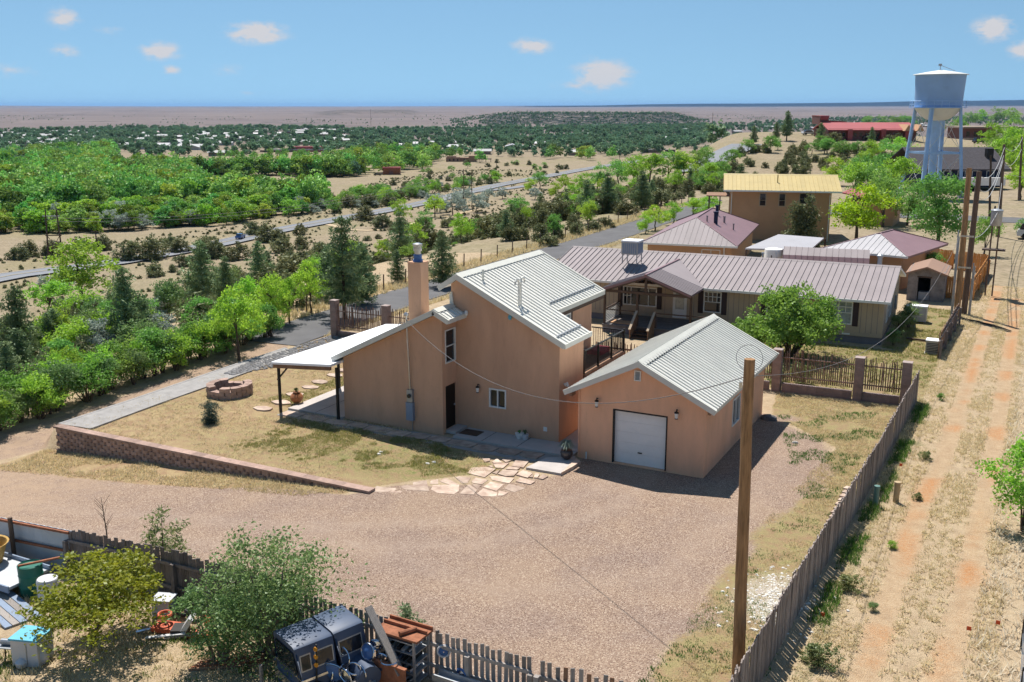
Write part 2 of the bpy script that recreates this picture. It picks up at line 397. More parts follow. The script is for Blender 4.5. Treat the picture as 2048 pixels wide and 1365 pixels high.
def window(parent, axis, c, sgn, ua, ub, za, zb, frame='frame_white', glass='glass', mull=(), bars=(), fw=.06, proud=.03, name='window', rec=.05):
    """frame (proud of the wall plane c towards sgn) with glass panes set back; mull = vertical bar positions 0..1, bars = horizontal"""
    f = MB()
    lo, hi = sorted((c+sgn*proud, c-sgn*.10))
    def bar(a, b, z0, z1):
        if axis == 1: f.box(a, b, lo, hi, z0, z1)
        else: f.box(lo, hi, a, b, z0, z1)
    bar(ua, ua+fw, za, zb); bar(ub-fw, ub, za, zb); bar(ua+fw, ub-fw, za, za+fw); bar(ua+fw, ub-fw, zb-fw, zb)
    for mlt in mull: u = ua+(ub-ua)*mlt; bar(u-fw*.4, u+fw*.4, za+fw, zb-fw)
    o = f.build(name, frame, parent)
    if bars:
        g = MB(); lo2, hi2 = sorted((c+sgn*(proud-.012), c-sgn*.06))
        for kind, t, s0, s1 in bars:
            if kind == 'h': z = za+(zb-za)*t; a, b = ua+(ub-ua)*s0, ua+(ub-ua)*s1; q = (a, b, z-.018, z+.018)
            else: u = ua+(ub-ua)*t; q = (u-.018, u+.018, za+(zb-za)*s0, za+(zb-za)*s1)
            if axis == 1: g.box(q[0], q[1], lo2, hi2, q[2], q[3])
            else: g.box(lo2, hi2, q[0], q[1], q[2], q[3])
        g.build('glazing_bar', frame, o)
    ms = [0]+list(mull)+[1]
    for a, b in zip(ms[:-1], ms[1:]):
        p = MB(); a = ua+(ub-ua)*a; b = ua+(ub-ua)*b; l2, h2 = sorted((c-sgn*rec, c-sgn*(rec+.015)))
        if axis == 1: p.box(a+fw*.4, b-fw*.4, l2, h2, za+fw*.5, zb-fw*.5)
        else: p.box(l2, h2, a+fw*.4, b-fw*.4, za+fw*.5, zb-fw*.5)
        p.build('pane', glass, o)
    return o
def panel_mesh(name, down, along, w, rib=.03, ribw=.05):
    """one roofing panel: corner at origin, runs 'down' (vector) and 'along' (unit), a raised rib on its first edge"""
    d = Vector(down); a = Vector(along); n = a.cross(d).normalized()
    if n.z < 0: n = -n
    prof = [(0, 0), (.012, rib), (.012+ribw*.5, rib), (.024+ribw*.5, 0), (w, 0)]
    vs = [a*x+n*h for x, h in prof]+[a*x+n*h+d for x, h in prof]+[a*x-n*.012 for x, h in prof]+[a*x-n*.012+d for x, h in prof]
    k = len(prof); fs = [(i, i+1, k+i+1, k+i) for i in range(k-1)]
    fs += [(2*k+i+1, 2*k+i, 3*k+i, 3*k+i+1) for i in range(k-1)]+[(i+1, i, 2*k+i, 2*k+i+1) for i in range(k-1)]+[(k+i, k+i+1, 3*k+i+1, 3*k+i) for i in range(k-1)]
    fs += [(0, k, 3*k, 2*k), (k-1, 2*k-1+0, 4*k-1, 3*k-1)]
    me = bpy.data.meshes.new(name); me.from_pydata([tuple(v) for v in vs], [], fs); me.update(); return me
def roof_slope(roof, mat, start, along, length, down, w=.305, rib=.05, name='roof_panel'):
    n = max(1, round(length/w)); w = length/n; a = Vector(along).normalized(); off = OFF.get(roof, Vector((0, 0, 0)))
    me = panel_mesh(name, down, a, w-.002, rib); me.materials.append(MATS[mat])
    for i in range(n): sub(name, me, roof, Vector(start)-off+a*(w*i))
# ================================================================== GROUND
def fast_mesh(name, V, F, attrs=None, mat=None, smooth=True, uvless=True):
    V = np.asarray(V, np.float32); F = np.asarray(F, np.int32); k = F.shape[1]
    me = bpy.data.meshes.new(name); me.vertices.add(len(V)); me.vertices.foreach_set('co', V.ravel())
    me.loops.add(F.size); me.loops.foreach_set('vertex_index', F.ravel())
    me.polygons.add(len(F)); me.polygons.foreach_set('loop_start', np.arange(0, F.size, k, dtype=np.int32))
    try: me.polygons.foreach_set('loop_total', np.full(len(F), k, np.int32))
    except Exception: pass
    if smooth: me.polygons.foreach_set('use_smooth', np.ones(len(F), bool))
    for n, a in (attrs or {}).items():
        t = me.attributes.new(n, 'FLOAT', 'POINT'); t.data.foreach_set('value', np.asarray(a, np.float32))
    if mat: me.materials.append(MATS[mat])
    me.update(calc_edges=True); me.validate(); return me
def poly_sd(x, y, poly):                         # signed distance, positive inside
    x = np.asarray(x, float); y = np.asarray(y, float); d = np.full(x.shape, 1e9); ins = np.zeros(x.shape, bool); n = len(poly)
    for i in range(n):
        ax, ay = poly[i][0], poly[i][1]; bx, by = poly[(i+1) % n][0], poly[(i+1) % n][1]
        ex, ey = bx-ax, by-ay; t = np.clip(((x-ax)*ex+(y-ay)*ey)/(ex*ex+ey*ey+1e-9), 0, 1)
        d = np.minimum(d, np.hypot(x-ax-t*ex, y-ay-t*ey))
        c = ((ay > y) != (by > y)) & (x < (bx-ax)*(y-ay)/(by-ay+1e-12)+ax); ins ^= c
    return np.where(ins, d, -d)
def line_d(x, y, pts):
    d = np.full(np.shape(x), 1e9)
    for a, b in zip(pts[:-1], pts[1:]):
        ex, ey = b[0]-a[0], b[1]-a[1]; t = np.clip(((x-a[0])*ex+(y-a[1])*ey)/(ex*ex+ey*ey+1e-9), 0, 1)
        d = np.minimum(d, np.hypot(x-a[0]-t*ex, y-a[1]-t*ey))
    return d
GRAVEL = [tuple(P(*q)[:2]) for q in ((1560,842),(1640,880),(1655,930),(1610,1010),(1545,1075),(1470,1150),(1400,1230),(1345,1290),(1300,1372))]
GRAVEL += [(-6.8, 18.3), (-27, 18.3), (-52, 15), (-52, 23.5), (-36.5, 24.6), (-30, 25.2), (-24, 26.3), (-20.4, 27.1), (-19.2, 28.6), (-16.5, 30.2), (-14.6, 32.2), (-14.6, 34.6), (-10, 34.6), (-10, 43.4), (-8.3, 43.0)]
LAWN = [(-36.2, 27.7), (-20.2, 27.7), (-19.2, 29.0), (-16.6, 31.6), (-20.5, 33.9), (-25.8, 34.6), (-25.8, 42), (-30, 46.5), (-36.4, 46.5), (-36.2, 40)]
LAWN2 = [(-9.4, 43.4), (-10, 47), (-4.2, 47.2), (-4.5, 30), (-4.8, 20), (-7, 20), (-7, 30), (-6, 40)]
NLAWN = [(-16, 58.6), (-3.7, 58.5), (-3.7, 47.6), (-16, 47.6)]
NLAWN2 = [(-6.9, 59), (-3.7, 58), (-3.4, 72), (-6.9, 73)]
RUT1 = [P(*q)[:2] for q in ((1725,1364),(1760,1250),(1815,1090),(1850,985),(1885,925),(1905,860),(1935,770),(1965,680),(1990,600),(2010,520))]
RUT2 = [P(*q)[:2] for q in ((1890,1364),(1905,1290),(1935,1170),(1955,1060),(1975,960),(1990,880),(2005,790),(2020,700),(2032,600))]
DRIVE = [(-52, 14), (-44, 14), (-37.5, 24), (-36.6, 27.5), (-36.7, 36), (-37.2, 44), (-39, 46.5), (-42, 46), (-39.6, 40), (-39.2, 33), (-40, 28), (-47, 24), (-60, 22)]
def ground_material():
    m, t, b = material('ground'); L = t.links.new
    geo = t.nodes.new('ShaderNodeNewGeometry'); pos = geo.outputs['Position']
    def at(n): return nn(t, 'ShaderNodeAttribute', attribute_name=n).outputs['Fac']
    def noise(s, d=6.0, r=.62):
        n = nn(t, 'ShaderNodeTexNoise', i_Scale=s, i_Detail=d, i_Roughness=r); L(pos, n.inputs[0]); return n.outputs[0]
    def ramp(f, a, c):
        r = nn(t, 'ShaderNodeMapRange'); L(f, r.inputs[0]); r.inputs[1].default_value = a; r.inputs[2].default_value = c; return r.outputs[0]
    def edge(mask, nz, k=.8):                      # noise-broken mask
        v = math_n(t, 'ADD', mask, math_n(t, 'MULTIPLY', math_n(t, 'SUBTRACT', nz, .5), k)); return ramp(v, .42, .58)
    n1 = noise(.35); n2 = noise(2.3); n3 = noise(11, 8, .7); n4 = noise(45, 4, .7)
    dirt = mixc(t, ramp(n2, .32, .68), (.36, .262, .17), (.49, .38, .25))
    dirt = mixc(t, math_n(t, 'MULTIPLY', ramp(n3, .5, .7), .55), dirt, (.24, .175, .095))
    dirt = mixc(t, math_n(t, 'MULTIPLY', ramp(n4, .45, .7), .35), dirt, (.60, .50, .35))
    # lawn: straw, bare brown, thin green
    ln = mixc(t, ramp(n2, .38, .66), (.30, .195, .115), (.43, .345, .175))
    ln = mixc(t, math_n(t, 'MULTIPLY', ramp(n3, .42, .62), .6), ln, (.40, .27, .17))
    gm = math_n(t, 'MULTIPLY', ramp(math_n(t, 'ADD', math_n(t, 'MULTIPLY', n3, .55), math_n(t, 'MULTIPLY', n2, .45)), .42, .62), at('green'))
    ln = mixc(t, gm, ln, (.135, .165, .045))
    col = mixc(t, edge(at('lawn'), n3, .7), dirt, ln)
    col = mixc(t, math_n(t, 'MULTIPLY', ramp(math_n(t, 'ADD', at('weed'), math_n(t, 'SUBTRACT', n3, .55)), .35, .6), .8), col, (.13, .15, .05))
    # gravel: cell stones
    vo = nn(t, 'ShaderNodeTexVoronoi', i_Scale=34.0); L(pos, vo.inputs['Vector'])
    sp = t.nodes.new('ShaderNodeSeparateColor'); L(vo.outputs['Color'], sp.inputs[0])
    g1 = mixc(t, sp.outputs[0], (.275, .195, .15), (.385, .29, .225))
    g1 = mixc(t, math_n(t, 'GREATER_THAN', sp.outputs[1], .82), g1, (.50, .40, .32))
    g1 = mixc(t, math_n(t, 'GREATER_THAN', sp.outputs[2], .86), g1, (.20, .135, .105))
    big = mixc(t, ramp(n1, .35, .65), (.86, .84, .86), (1.06, 1.02, .95))
    g1 = mixc(t, 1.0, g1, big, 'MULTIPLY')
    g1 = mixc(t, math_n(t, 'MULTIPLY', at('track'), ramp(n2, .25, .75)), g1, (.41, .315, .25))
    g1 = mixc(t, math_n(t, 'MULTIPLY', ramp(n1, .55, .75), .5), g1, (.32, .235, .18))
    g1 = mixc(t, math_n(t, 'MULTIPLY', at('sand'), ramp(n2, .3, .6)), g1, (.40, .285, .20))
    col = mixc(t, edge(at('gravel'), math_n(t, 'ADD', math_n(t, 'MULTIPLY', n3, .6), math_n(t, 'MULTIPLY', n2, .4)), 1.0), col, g1)
    col = mixc(t, math_n(t, 'MULTIPLY', at('rut'), math_n(t, 'ADD', ramp(n3, .3, .65), .25), clamp=True), col, mixc(t, ramp(n4, .35, .65), (.40, .18, .075), (.52, .27, .12)))
    col = mixc(t, math_n(t, 'MULTIPLY', at('rock'), ramp(n4, .42, .55)), col, (.62, .59, .56))
    L(col, b.inputs['Base Color']); b.inputs['Roughness'].default_value = .95; b.inputs['Specular IOR Level'].default_value = .15
    hgt = math_n(t, 'ADD', math_n(t, 'MULTIPLY', n4, .5), math_n(t, 'MULTIPLY', vo.outputs['Distance'], -1.2))
    bp = nn(t, 'ShaderNodeBump', i_Strength=.7, i_Distance=.04); L(hgt, bp.inputs['Height']); L(bp.outputs[0], b.inputs['Normal'])
    return m
ground_material()
NX0, NX1, NY0, NY1 = -62.0, 14.0, 6.0, 84.0
def near_ground():
    st = .33; xs = np.arange(NX0, NX1+st, st); ys = np.arange(NY0, NY1+st, st)
    X, Y = np.meshgrid(xs, ys); x = X.ravel(); y = Y.ravel()
    gsd = poly_sd(x, y, GRAVEL); wob = (fbm(x/2.2, y/2.2, 3)-.5)*2.2
    soft = np.where(x > -9, 1.6, .5)
    gravel = sm(.5+(gsd+wob*np.where(x > -9, .9, .35))/(2*soft))
    dr = poly_sd(x, y, DRIVE); sand = np.maximum(sm(.5+dr/1.6), sm((-27-x)/6)*(y < 28))
    gravel = np.maximum(gravel, sm(.5+dr/.8))
    ls = np.maximum(poly_sd(x, y, LAWN), poly_sd(x, y, LAWN2)); lawn = sm(.5+ls/.5)
    nl = np.maximum(poly_sd(x, y, NLAWN), poly_sd(x, y, NLAWN2)); lawn = np.maximum(lawn, sm(.5+nl/.8))
    strip = poly_sd(x, y, [(-36.6, 27.4), (-20.2, 27.4), (-22, 26.0), (-30, 24.9), (-36.6, 24.2)]); lawn = np.maximum(lawn, sm(.5+strip/.6)*.9)
    gx = sm((x+30)/9)*sm((33.6-y)/1.5)*sm((y-28)/2.0)                       # greener by the house walk
    green = np.clip(gx*.95+.25*sm((fbm(x/3, y/3, 2)-.45)*6), 0, 1)*(poly_sd(x, y, LAWN) > -1)
    green = np.maximum(green, (poly_sd(x, y, LAWN2) > -1)*.55); green = np.maximum(green, (nl > -1)*np.where(y > 52, .95, .6))
    green = np.maximum(green, (poly_sd(x, y, LAWN) > 0)*sm((y-34.5)/2)*sm((x+31)/2)*.8)
    weed = .55*np.exp(-((x+3.75)/.5)**2)*(y > 17)*(y < 49)+sm((fbm(x/1.4+9, y/1.4, 2)-.66)*9)*.4*(poly_sd(x, y, LAWN2) > -1.5)
    weed = np.maximum(weed, .45*sm((y < 18)*(fbm(x/2, y/2, 2)-.5)*6))
    wp = fbm(x/1.5+31, y/1.5, 3)
    rut = (np.exp(-(line_d(x, y, RUT1)/.31)**2)+np.exp(-(line_d(x, y, RUT2)/.31)**2))*(.25+.75*sm((wp-.38)*5))*1.05
    TR = [(-50, 20), (-38, 21.5), (-28, 22.6), (-20, 24.0), (-15.5, 27), (-12.9, 31), (-12.4, 34)]; TR2 = [(p[0]+.6, p[1]-1.6) for p in TR[:4]]+[(-14.2, 25.6), (-11.6, 30.2), (-11.5, 34)]
    TR3 = [(-20, 24), (-12, 23), (-8.5, 26), (-7.6, 33), (-7.8, 42)]
    track = np.clip(np.exp(-(line_d(x, y, TR)/.4)**2)+np.exp(-(line_d(x, y, TR2)/.4)**2)+.6*np.exp(-(line_d(x, y, TR3)/.5)**2), 0, 1)*.65
    rc = P(1545, 1198); rock = sm(1.3-np.hypot((x-rc.x)/1.0, (y-rc.y)/1.6))
    z = HGT(x, y)+(fbm(x/.9, y/.9, 3)-.5)*.05*(1-gravel*.6)+(fbm(x/6, y/6, 2)-.5)*.06
    flat = sm((poly_sd(x, y, [(-30, 32.5), (-14, 31), (-9.5, 33.5), (-9.5, 44), (-26, 44)])+1)/1.5); z = z*(1-flat)+(HGT(x, y)-.03)*flat
    ny, nx = X.shape; i = np.arange(ny*nx).reshape(ny, nx)
    F = np.stack([i[:-1, :-1], i[:-1, 1:], i[1:, 1:], i[1:, :-1]], -1).reshape(-1, 4)
    me = fast_mesh('ground', np.stack([x, y, z], 1), F, dict(gravel=gravel, lawn=lawn, green=green, weed=weed, rut=rut, rock=rock, sand=sand, track=track), 'ground')
    o = bpy.data.objects.new('ground', me); link(o); struct(o)
near_ground()
def terrain_material():
    m, t, b = material('terrain'); L = t.links.new
    geo = t.nodes.new('ShaderNodeNewGeometry'); pos = geo.outputs['Position']
    def at(n): return nn(t, 'ShaderNodeAttribute', attribute_name=n).outputs['Fac']
    def noise(s, d=6.0, r=.62):
        n = nn(t, 'ShaderNodeTexNoise', i_Scale=s, i_Detail=d, i_Roughness=r); L(pos, n.inputs[0]); return n.outputs[0]
    def ramp(f, a, c):
        r = nn(t, 'ShaderNodeMapRange'); L(f, r.inputs[0]); r.inputs[1].default_value = a; r.inputs[2].default_value = c; return r.outputs[0]
    a = noise(.03); c = noise(.25); d = noise(1.6, 8, .7); e = noise(.0016, 7, .65); f = noise(.012, 8, .7)
    col = mixc(t, ramp(c, .3, .7), (.255, .205, .145), (.345, .28, .20))
    col = mixc(t, math_n(t, 'MULTIPLY', ramp(d, .46, .62), .75), col, (.15, .125, .075))
    col = mixc(t, math_n(t, 'MULTIPLY', ramp(a, .45, .65), at('green')), col, (.17, .18, .06))
    plain = mixc(t, ramp(e, .35, .65), (.145, .12, .118), (.20, .165, .155))
    plain = mixc(t, math_n(t, 'MULTIPLY', ramp(f, .56, .68), .35), plain, (.16, .14, .10))
    col = mixc(t, at('far'), col, plain)
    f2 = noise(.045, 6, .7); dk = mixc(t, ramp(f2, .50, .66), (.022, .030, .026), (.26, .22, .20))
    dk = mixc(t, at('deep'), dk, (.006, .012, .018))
    col = mixc(t, ramp(math_n(t, 'ADD', at('dark'), math_n(t, 'MULTIPLY', math_n(t, 'SUBTRACT', f, .5), .9)), .35, .6), col, dk)
    L(col, b.inputs['Base Color']); b.inputs['Roughness'].default_value = 1; b.inputs['Specular IOR Level'].default_value = .05
    return m
terrain_material()
def terrain():
    th = np.concatenate([np.arange(-180, -64, 6), np.arange(-64, 10, .2), np.arange(10, 180, 6)])*math.pi/180
    R = np.concatenate([np.geomspace(4, 120, 60)[:-1], np.geomspace(120, 60000, 210)])
    TH, RR = np.meshgrid(th, R); x = (RR*np.sin(TH)).ravel(); y = (RR*np.cos(TH)).ravel(); D = RR.ravel()
    z = HGT(x, y); col = 1024+2073*np.tan(np.clip(TH.ravel()+YAW, -1.2, 1.2))
    inn = (x > NX0-.2) & (x < NX1+.2) & (y > NY0-.2) & (y < NY1+.2); z = z-inn*.12
    far = sm((D-700)/900)
    dark = sm((col-900)/120)*sm((1430-col)/80)*sm((D-2350)/250)*sm((3600-D)/500)*.85
    dark = np.maximum(dark, sm((col-560)/90)*sm((880-col)/60)*sm((D-4200)/500)*sm((8200-D)/900)*.45)
    st = fbm(col/90, np.log(D)*9, 4); dark = np.maximum(dark, sm((st-.56)*9)*sm((D-1500)/600)*.42)
    dark = np.maximum(dark, sm((col-1000)/250)*sm((D-7000)/3000)*sm((12500-D)/2500)*.3)
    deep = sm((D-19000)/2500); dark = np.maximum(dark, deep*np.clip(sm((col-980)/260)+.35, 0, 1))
    green = sm((.5-far))*.5+.5*sm((col-820)/60)*sm((1500-col)/200)*sm((D-120)/60)*sm((430-D)/120)
    nr, nt_ = TH.shape; i = np.arange(nr*nt_).reshape(nr, nt_); j = np.roll(i, -1, 1)
    F = np.stack([i[:-1], i[1:], j[1:], j[:-1]], -1).reshape(-1, 4)
    keep = ~((x > NX0+2.5) & (x < NX1-2.5) & (y > NY0+2.5) & (y < NY1-2.5))[F].all(1)
    me = fast_mesh('terrain', np.stack([x, y, z], 1), F[keep], dict(far=far, dark=dark, green=green, deep=deep), 'terrain')
    o = bpy.data.objects.new('terrain', me); link(o); struct(o)
terrain()
def road(name, pts, width, mat, lift, step=4.0, parent=None, edge=0.0, label=None):
    # smooth centre line -> draped strip
    pts = [Vector((p[0], p[1])) for p in pts]; fine = []
    for i in range(len(pts)-1):
        p0 = pts[max(i-1, 0)]; p1 = pts[i]; p2 = pts[i+1]; p3 = pts[min(i+2, len(pts)-1)]; n = max(2, int((p2-p1).length/step))
        for k in range(n):
            t = k/n; fine.append(.5*((2*p1)+(p2-p0)*t+(2*p0-5*p1+4*p2-p3)*t*t+(3*p1-p0-3*p2+p3)*t**3))
    fine.append(pts[-1]); mb = MB(); m = 7; W = width if callable(width) else (lambda t: width)
    for i, p in enumerate(fine):
        d = (fine[min(i+1, len(fine)-1)]-fine[max(i-1, 0)]).normalized(); n = Vector((d.y, -d.x)); w = W(i/len(fine))
        for k in range(m):
            q = p+n*(w*(k/(m-1)-.5)+edge); mb.v.append((q.x, q.y, gz(q.x, q.y)+lift))
    for i in range(len(fine)-1):
        for k in range(m-1): a = i*m+k; mb.f.append((a, a+1, a+m+1, a+m))
    o = mb.build(name, mat, parent, smooth=True); return o, fine
lane, _ = road('lane_asphalt', [(-39.6, 45.0), (-39.9, 50), (-40.2, 60), (-40.3, 80), (-40.3, 105), (-41, 128), (-44, 150)], lambda t: 4.4, 'asphalt', .05, 2.0); struct(lane)
HWY = [G(*q) for q in ((-60,572),(30,553),(236,526),(440,489),(560,462),(700,436),(850,407),(930,387),(1000,371),(1070,358),(1140,345),(1210,333),(1290,321),(1345,311))]
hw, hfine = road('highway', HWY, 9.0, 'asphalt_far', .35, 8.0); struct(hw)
l1, _ = road('centre_line', HWY, .35, 'line_yellow', .45, 8.0, parent=hw)
for e in (-4.2, 4.2): road('edge_line', HWY, .25, 'line_white', .45, 8.0, parent=hw, edge=e)
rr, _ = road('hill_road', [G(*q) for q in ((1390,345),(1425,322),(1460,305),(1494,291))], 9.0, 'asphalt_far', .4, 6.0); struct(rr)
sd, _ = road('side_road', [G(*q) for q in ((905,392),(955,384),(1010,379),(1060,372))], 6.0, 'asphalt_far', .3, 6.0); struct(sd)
st_, _ = road('street', [(-30, 137), (-12, 136), (0, 136), (20, 138), (60, 140)], 7.0, 'asphalt', .05, 4.0); struct(st_)
dt, _ = road('dirt_track', [G(*q) for q in ((640,446),(735,462),(860,440),(955,420))], 2.5, 'pvc_tan', .12, 5.0); struct(dt)
# ---- paving in the yard
pth = struct(MB().add([(x, y, gz(-35.2, 32)+.03+dz) for x, y in ((-36.25, 27.9), (-34.5, 28.05), (-34.75, 32), (-34.95, 37.5), (-35.4, 42.8), (-36.75, 43.4), (-36.6, 37.5), (-36.35, 32)) for dz in (0,)],
            [tuple(range(8))]).build('edge_path', 'path_grey'))
pk = MB()
for a, b in zip(((-36.25, 27.9), (-36.35, 32), (-36.6, 37.5)), ((-36.35, 32), (-36.6, 37.5), (-36.75, 43.4))): pk.beam((a[0], a[1], -.14), (b[0], b[1], -.14), .14, .36)
for a, b in zip(((-34.45, 28.05), (-34.7, 32), (-34.9, 37.5)), ((-34.7, 32), (-34.9, 37.5), (-35.35, 42.8))): pk.beam((a[0], a[1], 0), (b[0], b[1], 0), .07, .13)
pk.build('edging', 'path_grey', pth)
patio = struct(MB().box(-28.95, -25.92, 34.15, 42.4, -.2, .06).build('patio_slab', 'concrete'))
MB().box(-27.45, -27.42, 34.15, 42.4, .06, .063).build('joint', 'black_paint', patio)
walk = struct(MB().box(-20.35, -15.0, 34.15, 35.44, -.2, .05).build('entry_slab', 'concrete'))
for x in (-19.0, -17.4): MB().box(x, x+.025, 34.15, 35.44, .05, .053).build('joint', 'black_paint', walk)
wk2 = struct(MB().box(-16.12, -14.8, 35.46, 43, -.2, .052).build('side_walk', 'concrete'))
crn = struct(MB().prism([tuple(P(*q)[:2]) for q in ((1052,938),(1122,950),(1152,925),(1150,915),(1092,918))], 2, -.2, .055).build('corner_slab', 'concrete'))
MB().prism([tuple(P(*q)[:2]) for q in ((1122,951),(1146,938),(1161,928),(1153,921))], 2, -.2, .10).build('kerb_stone', 'flagstone', crn)
# ---- flagstones
fp = struct(MB().prism([(-20.6, 28.3), (-17, 28.2), (-15.6, 30.2), (-15.3, 33.5), (-18, 33.6), (-18.8, 31)], 2, -.3, -.045).build('flagstone_bed', 'ground'))
FS = [ [(165,675),(215,597),(322,598),(322,650),(280,680)], [(290,680),(320,648),(390,665),(370,684)], [(372,640),(440,612),(560,592),(578,672),(400,660)],
 [(585,620),(590,595),(645,583),(645,618)], [(655,600),(700,573),(790,620),(740,628)], [(592,660),(605,628),(800,622),(795,670),(760,694),(640,685)],
 [(770,570),(800,562),(885,572),(860,610),(815,612)], [(800,690),(870,620),(930,662),(905,696)], [(888,600),(920,572),(1010,590),(965,622),(900,612)],
 [(858,540),(890,500),(1000,494),(1066,508),(985,570)], [(885,615),(960,626),(930,655)], [(925,690),(975,650),(1078,682),(1070,710),(960,708)], [(975,640),(1030,600),(1125,622),(1070,668)],
 [(1020,562),(1100,562),(1200,578),(1165,615),(1040,590)], [(1080,706),(1090,668),(1160,682),(1120,704)], [(1125,652),(1165,618),(1290,648),(1200,678)], [(1212,600),(1245,572),(1352,602),(1320,622)],
 [(1080,545),(1120,515),(1232,522),(1200,558),(1140,562)], [(1140,508),(1165,490),(1245,500),(1220,514)], [(1215,550),(1265,517),(1335,540),(1300,572)], [(1345,570),(1355,535),(1388,545),(1370,572)], [(1375,575),(1410,545),(1450,560),(1410,582)],
 [(1182,488),(1215,436),(1315,442),(1268,498)], [(1045,470),(1165,462),(1120,500),(1065,498)], [(1040,455),(1075,430),(1115,462),(1050,464)], [(1105,432),(1185,420),(1195,438),(1140,460)], [(968,432),(1025,430),(1022,448),(985,456)], [(1005,488),(1040,478),(1045,498)],
 [(1040,535),(1100,512),(1072,545)], [(1310,568),(1340,545),(1338,570)] ]
for i, pl in enumerate(FS):
    MB().prism([tuple(P(700+x/3.657, 800+y/3.657)[:2]) for x, y in pl], 2, -.08, .012+.012*random.random()).build('flagstone', 'flagstone', fp)
# stepping stones in the shade along the wall and beside the patio
sb = struct(MB().prism([(-28.9, 33.3), (-16.2, 33.0), (-15.4, 34.1), (-28.9, 34.1)], 2, -.3, -.02).build('wall_walk_bed', 'path_grey'))
sx = -28.8
while sx < -16.8:
    w_ = random.uniform(.85, 1.3); yy = 33.62+random.uniform(-.06, .06)
    pl = [(sx+.05, yy-.30+random.uniform(-.08, .08)), (sx+w_*.5, yy-.36+random.uniform(-.05, .05)), (sx+w_-.08, yy-.28+random.uniform(-.08, .08)), (sx+w_-.03, yy+.25+random.uniform(-.06, .1)), (sx+w_*.4, yy+.33), (sx+.02, yy+.2)]
    MB().prism(pl, 2, -.1, .012+.015*random.random()).build('flagstone', 'flagstone', sb); sx += w_
for (x, y, a, b) in ((525,819,34,8),(563,806,36,10),(590,790,30,9),(620,776,32,10),(640,765,36,8),(668,752,28,7),(690,742,24,6)):
    c = P(x, y); pl = []
    for k in range(7):
        an = 2*math.pi*k/7; q = random.uniform(.8, 1.1); pl.append((c.x+.52*q*math.cos(an), c.y+.33*q*math.sin(an)))
    struct(MB().prism(pl, 2, -.1, .05).build('stepping_stone', 'flagstone'))
# river rock strip by the path
rk = MB()
r0 = random.Random(3)
def rock(mb, x, y, z, s, rr=random):
    n = 6; pts = []
    for lv, (rad_, zz) in enumerate(((.8, -.3), (1, .1), (.6, .55))):
        for k in range(n): a = 2*math.pi*(k+.3*lv)/n; q = rad_*s*rr.uniform(.75, 1.15); pts.append((x+q*math.cos(a), y+q*math.sin(a)*.8, z+zz*s*.8))
    b = len(mb.v); mb.v += pts
    for l in range(2):
        for k in range(n): mb.f.append((b+l*n+k, b+l*n+(k+1) % n, b+(l+1)*n+(k+1) % n, b+(l+1)*n+k))
    mb.f.append(tuple(b+2*n+k for k in range(n)))
for i in range(1500):
    y = r0.uniform(37.5, 47.2); x = -35.6-.02*(y-38)+r0.uniform(-.8, 1.5)*min(1, (y-36.5)/4)
    if -36.6 < x < -34.4: rock(rk, x, y, max(gz(x, y), -.15)+.03, r0.uniform(.05, .12), r0)
tag(rk.build('river_rocks', 'river_rock'), 'strip of loose grey river rocks beside the grey edge path', 'rocks', kind='stuff')
wr = MB(); rc = P(1545, 1198)
for i in range(420):
    x = rc.x+r0.gauss(0, .55); y = rc.y+r0.gauss(0, 1.0); rock(wr, x, y, .015, r0.uniform(.025, .07), r0)
tag(wr.build('white_rocks', 'white_rock'), 'patch of white crushed rock against the weathered slat fence', 'rocks', kind='stuff')
# ================================================================== MAIN HOUSE
hs = thing('stucco_house', 'brown stucco house with ivory metal roof, tall chimney and side patio cover', 'house', (-20.9, 35, 0))
WS = .494
wtop = lambda x: 2.72+WS*(x+25.9) if x < -21.15 else 5.06-.5*(x+21.15)
wall = MB()
strips(wall, 1, 34.28, 34.43, -25.9, -20.88, -.1, wtop, [], (-21.15,))
strips(wall, 0, -25.9, -25.65, 34.43, 42.5, -.1, lambda y: 2.72, [(36.2, 38.2, .1, 2.1)])
strips(wall, 0, -21.13, -20.88, 34.43, 35.45, -.1, lambda y: 4.92, [(34.52, 35.40, .12, 2.0), (34.52, 35.36, 2.96, 4.38)])
mtop = lambda x: 6.42-.492*(x+20.66) if x > -20.66 else 6.42-.62*(-20.66-x)
strips(wall, 1, 35.45, 35.7, -21.1, -16.14, -.1, mtop, [(-19.33, -18.53, 1.1, 1.92)], (-20.66,))
strips(wall, 0, -16.39, -16.14, 35.7, 37.85, -.1, lambda y: 4.2, [])
strips(wall, 1, 37.6, 37.85, -17.75, -16.39, 2.3, lambda x: 6.40-.492*(x+20.66), [])
strips(wall, 0, -18.0, -17.75, 37.85, 42.5, 2.2, lambda y: 4.98, [(38.25, 40.1, 2.42, 4.42)])
wall.box(-21.1, -20.85, 35.7, 42.5, 4.6, 6.15)
strips(wall, 1, 42.25, 42.5, -21.1, -18.0, -.1, mtop, [], (-20.66,))
wall.box(-25.65, -21.1, 42.25, 42.5, -.1, 2.9); wall.box(-18.0, -16.14, 42.25, 42.5, -.1, 2.1)
o_wall = wall.build('wall', 'stucco', hs)
tag(MB().box(-16.4, -16.14, 37.85, 42.25, -.1, 2.1).build('deck_wall', 'stucco_garage', hs), 'orange stucco wall under the deck')
